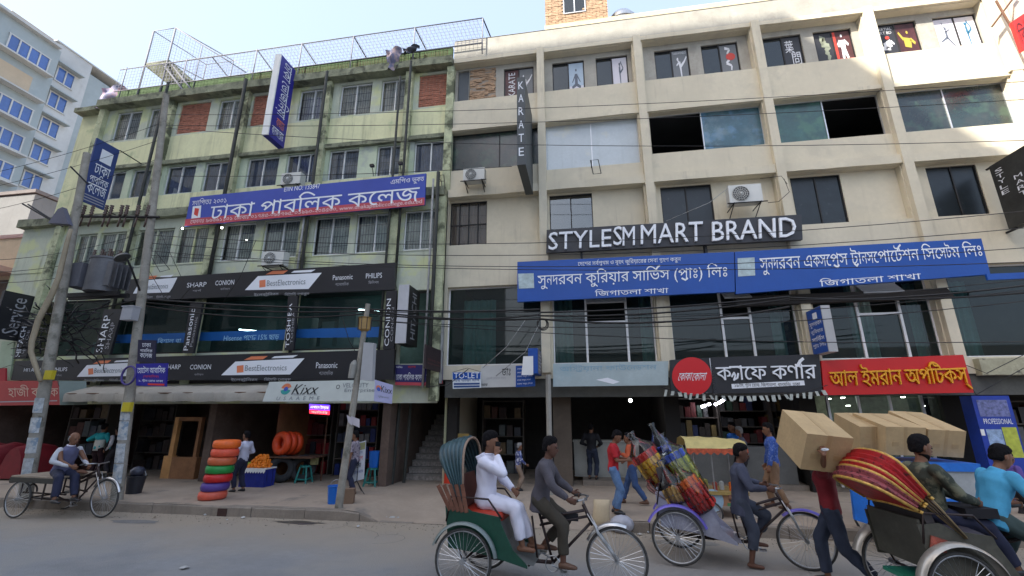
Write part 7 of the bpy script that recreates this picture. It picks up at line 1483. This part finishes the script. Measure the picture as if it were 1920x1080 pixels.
def person(label, loc, rz, s=1., hip=(0, 0, .90), lean=0., yawt=0., head=0., hyaw=0., hands=(None, None), feet=(None, None), curl=(.5, .5), hdir=(None, None), skin=0, hair=m_hair, shirt=None, sleeve='long', trous=None, hem=0., shoe=None, voxel=.012, kpole=(1, 0, .1), epole=None, collar=None, group=None, bald=False, tleg=.92, bulk=1., beard=False, stand_on=0.):
    NP[0] += 1; sd = NP[0]; T = thing('person', label, 'person', loc, group, rz=R_(rz)); hip = Vector(hip); a = R_(lean); fw = Vector((1, 0, 0)); sp = Vector((math.sin(a), 0, math.cos(a))); bk = Vector((math.cos(a), 0, -math.sin(a)))
    neck = hip + sp * .50 * s; ch = hip + sp * .36 * s; wa = hip + sp * .14 * s; ya = R_(yawt); ly = Vector((-math.sin(ya), math.cos(ya), 0)); lz = Vector((0, 1, 0))
    sh = [neck - sp * .06 * s + ly * k * .185 * s for k in (-1, 1)]; hj = [hip + lz * k * .085 * s - sp * .03 for k in (-1, 1)]
    ft = [Vector(f) if f else Vector((hip.x, k * .11 * s, .085 * s)) for f, k in zip(feet, (-1, 1))]; hd = [Vector(h) if h else Vector((hip.x + .06, k * .27 * s, hip.z - .06 * s)) for h, k in zip(hands, (-1, 1))]
    legs = []; arms = []
    for k in (0, 1):
        kp = Vector(kpole) + lz * (k * 2 - 1) * .12; kn, an = ik(hj[k], ft[k], .41 * s, .42 * s, kp); legs.append((hj[k], kn, an))
        ep = Vector(epole[k]) if epole else Vector((-.6, (k * 2 - 1) * .7, -.5)); el, wr = ik(sh[k], hd[k], .28 * s, .255 * s, ep); arms.append((sh[k], el, wr))
    ht = R_(lean * .4 + head); hu = Vector((math.sin(ht), 0, math.cos(ht))); hy = R_(hyaw); hf0 = Vector((math.cos(ht), 0, -math.sin(ht))); hl = Vector((-math.sin(hy), math.cos(hy), 0)); hf = (hf0 * math.cos(hy) + Vector((0, 1, 0)) * math.sin(hy)).normalized(); hl = hu.cross(hf)
    hc = neck + sp * .02 * s + hu * .148 * s + hf * .022 * s
    # ---- body (one continuous mesh)
    b = MB(); S = []
    def sec(c, w, d, up=None, ax=lz): return (c, ax * w * s * bulk, bk * d * s * bulk)
    b.loft([sec(hip - sp * .08 * s, .11, .08), sec(hip, .155, .105), sec(wa, .13, .09), sec(hip + sp * .26 * s, .145, .10), (ch, (lz * .5 + ly * .5) * .165 * s, bk * .11 * s), (neck - sp * .06 * s, ly * .15 * s, bk * .085 * s), (neck - sp * .015 * s, ly * .08 * s, bk * .06 * s), (neck + sp * .02 * s, ly * .055 * s, bk * .055 * s)], 16)
    capsule(b, neck - sp * .04 * s, hc - hu * .05 * s, .058 * s, .052 * s)
    for k in (0, 1):
        h_, kn, an = legs[k]; capsule(b, h_, kn, .082 * s, .056 * s); capsule(b, kn, an, .055 * s, .037 * s); capsule(b, kn.lerp(an, .1), kn.lerp(an, .5), .05 * s, .05 * s)
        f_ = (fw if abs((an - kn).normalized().x) < .9 else Vector((0, 0, 1))); capsule(b, an + Vector((-.03 * s, 0, -.04 * s)), an + f_ * .14 * s + Vector((0, 0, -.055 * s)), .036 * s, .026 * s)
        s_, el, wr = arms[k]; capsule(b, s_, el, .05 * s, .038 * s); capsule(b, el, wr, .038 * s, .025 * s)
        # hand
        d = Vector(hdir[k]) if hdir[k] else (wr - el); d.normalize(); side = 1 if k else -1; pn = Vector((0, side, 0)) * -1.; pn = pn - d * pn.dot(d)
        if pn.length < .2: pn = Vector((0, 0, -1)) - d * -d.z
        pn.normalize(); ac_ = d.cross(pn); R = .0095 * s if voxel < .011 else .0115 * s
        b.loft([(wr - d * .01, ac_ * .026 * s, pn * .02 * s), (wr + d * .04 * s, ac_ * .040 * s, pn * .017 * s), (wr + d * .088 * s, ac_ * .042 * s, pn * .013 * s)], 8)
        c = curl[k]
        for q, (L, o_) in enumerate(((.070, -1.5), (.080, -.5), (.075, .5), (.060, 1.5))):
            r = wr + d * .082 * s + ac_ * o_ * .0205 * s; a1 = c * 1.0; d1 = d * math.cos(a1) + pn * math.sin(a1); m1 = r + d1 * L * .5 * s; a2 = c * 2.1; d2 = d * math.cos(a2) + pn * math.sin(a2); capsule(b, r, m1, R, R * .95, 6); capsule(b, m1, m1 + d2 * L * .5 * s, R * .95, R * .85, 6)
        fo = -1 if (ac_.dot(Vector((1, 0, .5))) < 0) else 1; r = wr + d * .025 * s + ac_ * fo * .03 * s; t1 = r + (d * .6 + ac_ * fo * .7 + pn * .3).normalized() * .04 * s; capsule(b, r, t1, R * 1.3, R * 1.1, 6); capsule(b, t1, t1 + (d * .85 + pn * (.2 + c * .4)).normalized() * .035 * s, R * 1.1, R * .9, 6)
    # head
    hs = s * 1.1
    prof = [(-.118, .02, .028, .02), (-.105, .035, .042, .03), (-.085, .052, .056, .022), (-.05, .064, .075, .01), (-.01, .072, .088, .003), (.03, .075, .093, -.004), (.065, .070, .088, -.008), (.095, .052, .068, -.012), (.115, .026, .036, -.012), (.120, .008, .01, -.012)]
    b.loft([(hc + hu * z * hs + hf * o_ * hs, hl * w * hs, hf * d * hs) for z, w, d, o_ in prof], 16)
    nb = hc + hf * .088 * hs; capsule(b, nb + hu * .005 * hs - hf * .012 * hs, nb - hu * .028 * hs + hf * .012 * hs, .010 * hs, .015 * hs, 8)
    capsule(b, hc + hf * .083 * hs - hu * .055 * hs + hl * .016 * hs, hc + hf * .083 * hs - hu * .055 * hs - hl * .016 * hs, .012 * hs, .012 * hs, 6)
    capsule(b, hc + hf * .076 * hs + hu * .022 * hs + hl * .04 * hs, hc + hf * .076 * hs + hu * .022 * hs - hl * .04 * hs, .013 * hs, .013 * hs, 6)
    for k in (-1, 1): b.loft([(hc + hl * k * (.072 + .012 * t) * hs - hf * (.008 + .01 * t) * hs - hu * .005 * hs, hf * .016 * hs, hu * .03 * hs) for t in (0, 1)], 8)
    finish(b, 'body', m_skin[skin], T, voxel, smooth=2)
    for k in (-1, 1):
        e = hc + hf * .086 * hs + hl * k * .032 * hs + hu * .004 * hs; q = MB(); q.ball(e, .0095 * hs, 6); q.build('eye', m_eye, T, local=True, smooth=True)
    q = MB(); q.loft([(hc + hf * .0955 * hs - hu * .056 * hs + hl * t * hs, hu * .005 * hs * w, hf * .004 * hs) for t, w in ((-.022, .3), (0, 1), (.022, .3))], 6); q.build('mouth', m_lip, T, local=True, smooth=True)
    # hair
    q = MB()
    if not bald: q.loft([(hc + hu * z * hs + hf * o_ * hs, hl * w * hs, hf * d * hs) for z, w, d, o_ in ((-.05, .062, .038, -.05), (-.02, .079, .058, -.042), (.03, .083, .076, -.028), (.062, .083, .094, -.012), (.1, .072, .090, -.004), (.128, .052, .064, .0), (.142, .02, .03, .0))], 14)
    else: q.loft([(hc + hu * z * hs + hf * o_ * hs, hl * w * hs, hf * d * hs) for z, w, d, o_ in ((-.055, .064, .04, -.05), (-.01, .078, .062, -.038), (.04, .079, .072, -.03), (.05, .06, .05, -.03))], 14)
    finish(q, 'hair', hair, T, .012, .004, 18, sd, smooth=1)
    if beard: q = MB(); q.loft([(hc + hu * z * hs + hf * o_ * hs, hl * w * hs, hf * d * hs) for z, w, d, o_ in ((-.122, .02, .025, .03), (-.1, .048, .046, .022), (-.075, .062, .062, .014), (-.06, .064, .055, .0))], 12); q.build('beard', hair, T, local=True, smooth=True)
    # shirt
    g = .016 * s; q = MB(); hb = hip - sp * (.06 + hem) * s
    q.loft([(hb, lz * (.165 + hem * .12) * s * bulk, bk * (.115 + hem * .1) * s * bulk), (hip, lz * .168 * s * bulk, bk * .12 * s * bulk), (wa, lz * .152 * s * bulk, bk * .11 * s * bulk), (hip + sp * .26 * s, lz * .162 * s * bulk, bk * .12 * s * bulk), (ch, (lz * .5 + ly * .5) * .195 * s, bk * .138 * s), (neck - sp * .06 * s, ly * .18 * s, bk * .112 * s), (neck - sp * .015 * s, ly * .10 * s, bk * .082 * s), (neck + sp * .02 * s, ly * .068 * s, bk * .066 * s)], 18)
    for k in (0, 1):
        s_, el, wr = arms[k]
        if sleeve == 'none': continue
        if sleeve == 'short': capsule(q, s_, s_.lerp(el, .8), .074 * s, .070 * s, 12, flat1=True)
        else: capsule(q, s_, el, .074 * s, .060 * s, 12); capsule(q, el, el.lerp(wr, .93), .060 * s, .044 * s, 12, flat1=True)
    finish(q, 'shirt', shirt, T, .014, .008, 5, sd, smooth=2)
    if collar: q = MB(); q.torus(neck + sp * .025 * s, sp, .066 * s, .014 * s, 16, 6); q.build('collar', collar, T, local=True, smooth=True)
    # trousers
    q = MB(); q.loft([(hip - sp * .11 * s, lz * .135 * s, bk * .105 * s), (hip - sp * .03 * s, lz * .165 * s * bulk, bk * .115 * s * bulk), (hip + sp * .06 * s, lz * .152 * s * bulk, bk * .108 * s * bulk)], 16)
    for k in (0, 1): h_, kn, an = legs[k]; capsule(q, h_, kn, .103 * s, .082 * s, 12); capsule(q, kn, kn.lerp(an, tleg), .082 * s, .068 * s, 12, flat1=True)
    finish(q, 'trousers', trous, T, .014, .008, 5.5, sd + 3, smooth=2)
    if shoe:
        for k in (0, 1):
            an = legs[k][2]; q = MB(); c = an + Vector((0, 0, -.05 * s)); q.loft([(c + fw * x * s + Vector((0, 0, z * s)), Vector((0, w * s, 0)), Vector((0, 0, h * s))) for x, z, w, h in ((-.06, .0, .02, .02), (-.05, .005, .036, .035), (0, .012, .042, .048), (.08, .0, .046, .035), (.14, -.008, .042, .026), (.175, -.012, .02, .014))], 12); q.build('shoe', shoe, T, local=True, smooth=True)
    return T, dict(neck=neck, hands=[a_[2] for a_ in arms], sp=sp, hc=hc, arms=arms)
def cl(name, c, **k): return mat('cloth_' + name, lin(c), .85, **{'var': .14, 'vs': 5, **k})
c_wht = cl('white_cotton', (222, 220, 232), var=.05); c_dgr = cl('charcoal_work', (78, 74, 80), var=.25); c_dk = cl('dark_trouser', (40, 36, 42)); c_jn = cl('blue_jeans', (92, 122, 162), var=.3, vs=4); c_jd = cl('dark_jeans', (38, 46, 64), var=.25); c_rd = cl('red_shirt', (170, 26, 36)); c_or = cl('orange_shirt', (176, 78, 44)); c_mar = cl('maroon_shirt', (120, 22, 32)); c_slate = cl('slate_kurta', (64, 68, 86)); c_cy = cl('cyan_shirt', (74, 158, 196), var=.1); c_tan = cl('tan_trouser', (132, 104, 80)); c_nv = cl('navy_trouser', (34, 38, 62)); c_bl = cl('black_cloth', (24, 24, 30)); c_pur = cl('purple_shirt', (90, 70, 140)); c_lil = cl('lilac_vest', (92, 92, 120)); c_tea = cl('teal_white', (40, 160, 165)); c_cam = cl('camo_shirt', (52, 58, 48), patch=lin((104, 104, 84)), pth=.5, ps=7); c_chk = cl('blue_check', (52, 84, 160), patch=lin((110, 130, 180)), pth=.52, ps=26); c_pat = cl('blue_white_print', (66, 76, 128), patch=lin((200, 205, 225)), pth=.5, ps=18, vs=10); c_pla = cl('plaid_pale', (150, 140, 150), patch=lin((60, 50, 70)), pth=.52, ps=22); c_sky = cl('bright_blue_shirt', (36, 110, 200))
s_blk = mat('shoe_black', (.02, .02, .022), .4, var=.2); s_brn = mat('sandal_brown', (.12, .06, .035), .6, var=.2); m_ph = mat('phone_black', (.01, .01, .012), .2, var=0)
# 1 passenger in white with a phone
A1 = R_(-4.4)
T, J = person('man in white hooded top talking on a phone on the green rickshaw seat', (-1.56, 6.53, 0), -4.4, 1.06, hip=(.16, -.06, 1.04), lean=2, head=4, hands=((.33, -.17, 1.60), (.50, .12, 1.12)), feet=((.68, -.16, .52), (.76, .08, .50)), curl=(.9, .6), hdir=((.05, .2, 1), None), skin=0, shirt=c_wht, trous=c_wht, shoe=None, bulk=1.12, voxel=.009, kpole=(.6, 0, 1), epole=((.5, -.5, -1), (-.3, 1, -.6)), tleg=.86, collar=c_wht)
q = MB(); h = J['hands'][0]; q.obox(h + Vector((.01, .035, .09)), .07, .012, .14, Matrix.Rotation(.15, 3, 'Y')); tag(q.build('phone', m_ph, T, local=True))
q = MB(); q.obox(Vector((-.0, 0, 0)) + J['neck'] + Vector((-.07, 0, -.02)), .12, .26, .1, Matrix.Rotation(-.5, 3, 'Y')); finish(q, 'hood', c_wht, T, .014, .006, 6, 2)
# 2 puller of rickshaw 1
person('rickshaw puller in charcoal jacket pedalling the green rickshaw', (-1.56, 6.53, 0), -4.4, .98, hip=(.90, 0, 1.05), lean=12, head=2, hands=((1.30, -.28, 1.09), (1.30, .28, 1.09)), feet=((1.20, -.15, .36), (.92, .15, .48)), curl=(1., 1.), hdir=((1, 0, -.25), (1, 0, -.25)), skin=1, shirt=c_dgr, trous=cl('olive_lungi', (60, 54, 44)), hem=.1, voxel=.009, kpole=(1, 0, .4), shoe=s_brn, tleg=.8, bulk=1.05)
# 3 puller of rickshaw 2
person('rickshaw puller in long slate shirt standing over the snack rickshaw, seen from behind', (1.33, 8.06, 0), -12, .98, hip=(.92, -.10, .90), lean=5, head=6, hands=((1.28, -.27, 1.08), (1.26, .24, 1.08)), feet=((.96, -.2, .085), (1.08, .12, .30)), curl=(1., 1.), hdir=((1, 0, -.2), (1, 0, -.2)), skin=1, shirt=c_slate, trous=cl('slate_trouser', (60, 66, 80)), hem=.16, voxel=.011, tleg=.6, bulk=1.05)
# 4/5 on rickshaw 3
person('bearded passenger in camouflage shirt leaning in the red-hooded rickshaw', (3.7, 6.4, 0), 5, 1.06, hip=(.26, .05, 1.03), lean=-2, head=6, hands=((.62, -.12, 1.16), (.66, .1, 1.16)), feet=((.86, -.12, .50), (.90, .12, .50)), curl=(.7, .7), skin=0, shirt=c_cam, trous=c_nv, voxel=.010, kpole=(.6, 0, 1), shoe=s_blk, beard=True)
q = MB(); q.obox((.58, 0, 1.06), .34, .42, .1); o = q.build('lap_bag', cl('lap_bag_black', (26, 24, 28)), None, local=True); o.matrix_world = Matrix.Translation((3.7, 6.4, 0)) @ Matrix.Rotation(R_(5), 4, 'Z'); o.location = (3.7, 6.4, 0); o.rotation_euler = (0, 0, R_(5)); tag(o, 'black bag lying on the lap of the camouflage shirt passenger', 'bag')
person('rickshaw puller in bright cyan shirt bending over the handlebar at the right edge', (3.7, 6.4, 0), 5, 1.0, hip=(.84, 0, 1.03), lean=24, head=8, hands=((1.32, -.28, 1.10), (1.32, .28, 1.10)), feet=((1.20, -.15, .36), (.92, .15, .48)), curl=(1., 1.), hdir=((1, 0, -.2), (1, 0, -.2)), skin=0, shirt=c_cy, trous=cl('grey_green_trouser', (60, 76, 74)), hem=.08, voxel=.010, kpole=(1, 0, .4), shoe=s_brn, bulk=1.08)
# standing people
def stand(label, fx, fy, ytop, rz, z0=.2, **k):
    p = gz(fx, fy, z0); H = at(fx, ytop, p.y).z - z0; s = H / 1.70; k.setdefault('hip', (0, 0, .905 * s)); hx = k['hip'][0]
    for key in ('hands', 'feet'):
        if key in k: k[key] = tuple(None if v is None else tuple(t * s for t in v) for v in k[key])
    return person(label, p, rz, s, **k)
stand('man in red shirt and torn pale jeans looking down at his phone by the kerb', 1155, 963, 806, -8, lean=3, head=22, hands=((.30, -.08, 1.08), (.32, .06, 1.10)), feet=((.03, -.10, .085), (-.04, .1, .085)), curl=(.7, .7), shirt=c_rd, trous=c_jn, shoe=s_blk, sleeve='short', hdir=((1, .3, .2), (1, -.3, .2)))
stand('man in orange shirt and blue jeans striding behind the red-shirted man', 1190, 946, 812, 168, lean=4, hands=((.2, -.3, 1.0), (.22, .2, 1.2)), feet=((.28, -.08, .085), (-.30, .08, .12)), shirt=c_or, trous=cl('mid_jeans', (58, 84, 128), var=.3), shoe=s_brn, sleeve='long')
stand('man in black shirt and blue jeans leaning at the white counter', 1112, 899, 795, 75, z0=.33, lean=-2, head=12, hands=((.14, -.2, 1.02), (.14, .2, 1.02)), shirt=c_bl, trous=c_jd, shoe=s_blk)
stand('short person in blue and white printed shirt walking in the passage', 972, 920, 831, 15, lean=3, hands=((.28, -.24, .95), (.1, .26, .82)), hair=m_hairg, shirt=c_pat, trous=cl('khaki', (140, 120, 104)), shoe=s_blk, hem=.06)
stand('man in blue checked shirt and tan trousers looking left by the cafe', 1462, 952, 794, 168, lean=-2, head=4, hands=((.12, -.28, .82), (.12, .28, .82)), feet=((.10, -.1, .085), (-.14, .1, .085)), shirt=c_chk, trous=c_tan, shoe=s_brn, hem=.03)
stand('person in bright blue shirt in the cafe shade behind the slate-shirted puller', 1390, 915, 792, 200, z0=.2, lean=4, shirt=c_sky, trous=c_dk, shoe=s_blk)
stand('boy with grey cap of hair beside the bright blue shirt in the cafe shade', 1404, 918, 801, 170, lean=4, shirt=cl('grey_tee', (110, 105, 120)), trous=c_dk, shoe=s_blk, hair=m_hairg)
stand('man in white shirt standing behind the stack of coloured tyres', 447, 922, 809, 175, lean=0, head=-4, hands=((.2, -.22, 1.0), (.2, .22, 1.0)), feet=((-.06, -.1, .085), (.08, .1, .085)), shirt=cl('white_shirt', (190, 190, 205), var=.08), trous=c_nv, shoe=s_blk)
stand('man in plaid shirt and blue jeans walking behind the thin kerb pole', 660, 926, 808, 190, lean=3, hands=((.28, -.2, .85), (.1, .26, .8)), feet=((.42, -.06, .10), (-.08, .08, .085)), shirt=c_pla, trous=c_nv, shoe=s_brn, sleeve='short')
stand('person in teal and white sweater seen from behind by the left poles', 172, 893, 795, 95, z0=.2, lean=4, hands=((.12, -.36, .86), (.2, .32, 1.2)), shirt=c_tea, trous=cl('maroon_dark', (44, 20, 26)), shoe=s_blk, hem=.0)
stand('man in dark waistcoat with one white sleeve facing left by the right pole', 205, 893, 801, 180, z0=.2, lean=2, head=2, hands=((.16, -.22, .86), (.2, .22, .9)), shirt=c_bl, trous=c_dk, shoe=s_blk)
T, J = stand('person in purple top half cut off at the right picture edge', 1925, 985, 850, 0, z0=0., shirt=c_pur, trous=c_dk, shoe=s_blk)
# white stripe pieces for the sweater and sleeve
for o in list(COL.objects):
    if o.name.startswith('person') and o.get('label', '').startswith('person in teal'):
        q = MB(); sc_ = (o.children[0].data.vertices[0].co.z > -9) and 1; hh_ = max(v.co.z for v in o.children[0].data.vertices); s_ = hh_ / 1.70
        q.loft([((sx * s_, 0, z * s_), (0, .172 * s_, 0), (.128 * s_, 0, 0)) for z, sx in ((.83, 0), (.95, .01), (1.1, .02), (1.18, .025))], 18); q.build('white_band', cl('sweater_white', (200, 200, 190)), o, local=True, smooth=True)
    if o.name.startswith('person') and o.get('label', '').startswith('man in dark waistcoat'):
        hh_ = max(v.co.z for v in o.children[0].data.vertices); s_ = hh_ / 1.70; q = MB(); capsule(q, (.02 * s_, .19 * s_, 1.36 * s_), (-.08 * s_, .27 * s_, 1.12 * s_), .07 * s_, .062 * s_); capsule(q, (-.08 * s_, .27 * s_, 1.12 * s_), (.14 * s_, .23 * s_, .93 * s_), .062 * s_, .045 * s_); finish(q, 'white_sleeve', cl('sleeve_white', (190, 190, 195)), o, .014, .005, 5, 1)
# man sitting on the flat cargo tricycle
hx = at(116, 890, 8.75).x - OV[0]
person('bald man in lilac waistcoat sitting on the flat cargo tricycle', (OV[0], OV[1], 0), -4, 1.0, hip=(hx - .05, -.18, .93), lean=10, head=6, hands=((hx + .42, -.34, 1.04), (hx + .4, .02, 1.02)), feet=((hx + .42, -.50, .42), (hx + .5, -.2, .42)), curl=(.8, .8), skin=0, hair=m_hairg, bald=True, shirt=c_lil, sleeve='none', trous=c_nv, voxel=.012, kpole=(.8, -.2, .8), shoe=s_blk, collar=c_wht, bulk=1.15)
o = [c for c in COL.objects if c.get('label', '').startswith('bald man')][0]
q = MB()
T_ = o; sh0 = None
for k in (-1, 1): q = MB(); capsule(q, (hx - .05 + .085, -.18 + k * .19, .93 + .43), (hx + .07, -.18 + k * .30, .93 + .21), .062, .055); capsule(q, (hx + .07, -.18 + k * .30, 1.14), (hx + .36, -.18 + k * .18, 1.05), .052, .04); finish(q, 'white_sleeve', cl('sleeve_white', (190, 190, 195)), T_, .014, .005, 5, 1)
# carton carrier
p = gz(1583, 1100, 0); H = 1.72; s = H / 1.7
def tl(v, o, rz): return tuple(Matrix.Rotation(-R_(rz), 3, 'Z') @ (Vector(v) - Vector((o[0], o[1], 0))))
h1 = tl(at(1546, 838, 6.36), p, 155); h2 = tl(at(1585, 868, 6.75), p, 155)
person('man in dark red shirt and dark jeans carrying the big carton overhead with a wristwatch', (p.x, p.y, 0), 155, s, hip=(0, 0, .90 * s), lean=3, head=8, hands=(h2, h1), feet=((.16, -.08, .085), (-.36, .06, .16)), curl=(.4, .7), hdir=((.1, .1, 1), (.0, -.3, 1)), skin=0, shirt=c_mar, trous=c_jd, shoe=s_blk, sleeve='short', voxel=.010, epole=((.3, -1, -.6), (.3, 1, -.8)))
o = [c for c in COL.objects if 'big carton overhead' in c.get('label', '')][0]; q = MB(); q.torus(tuple(Vector(h1) + Vector((0, .01, -.03))), (.1, .2, 1), .034, .010, 14, 5); q.build('wristwatch', m_alu, o, local=True, smooth=True)
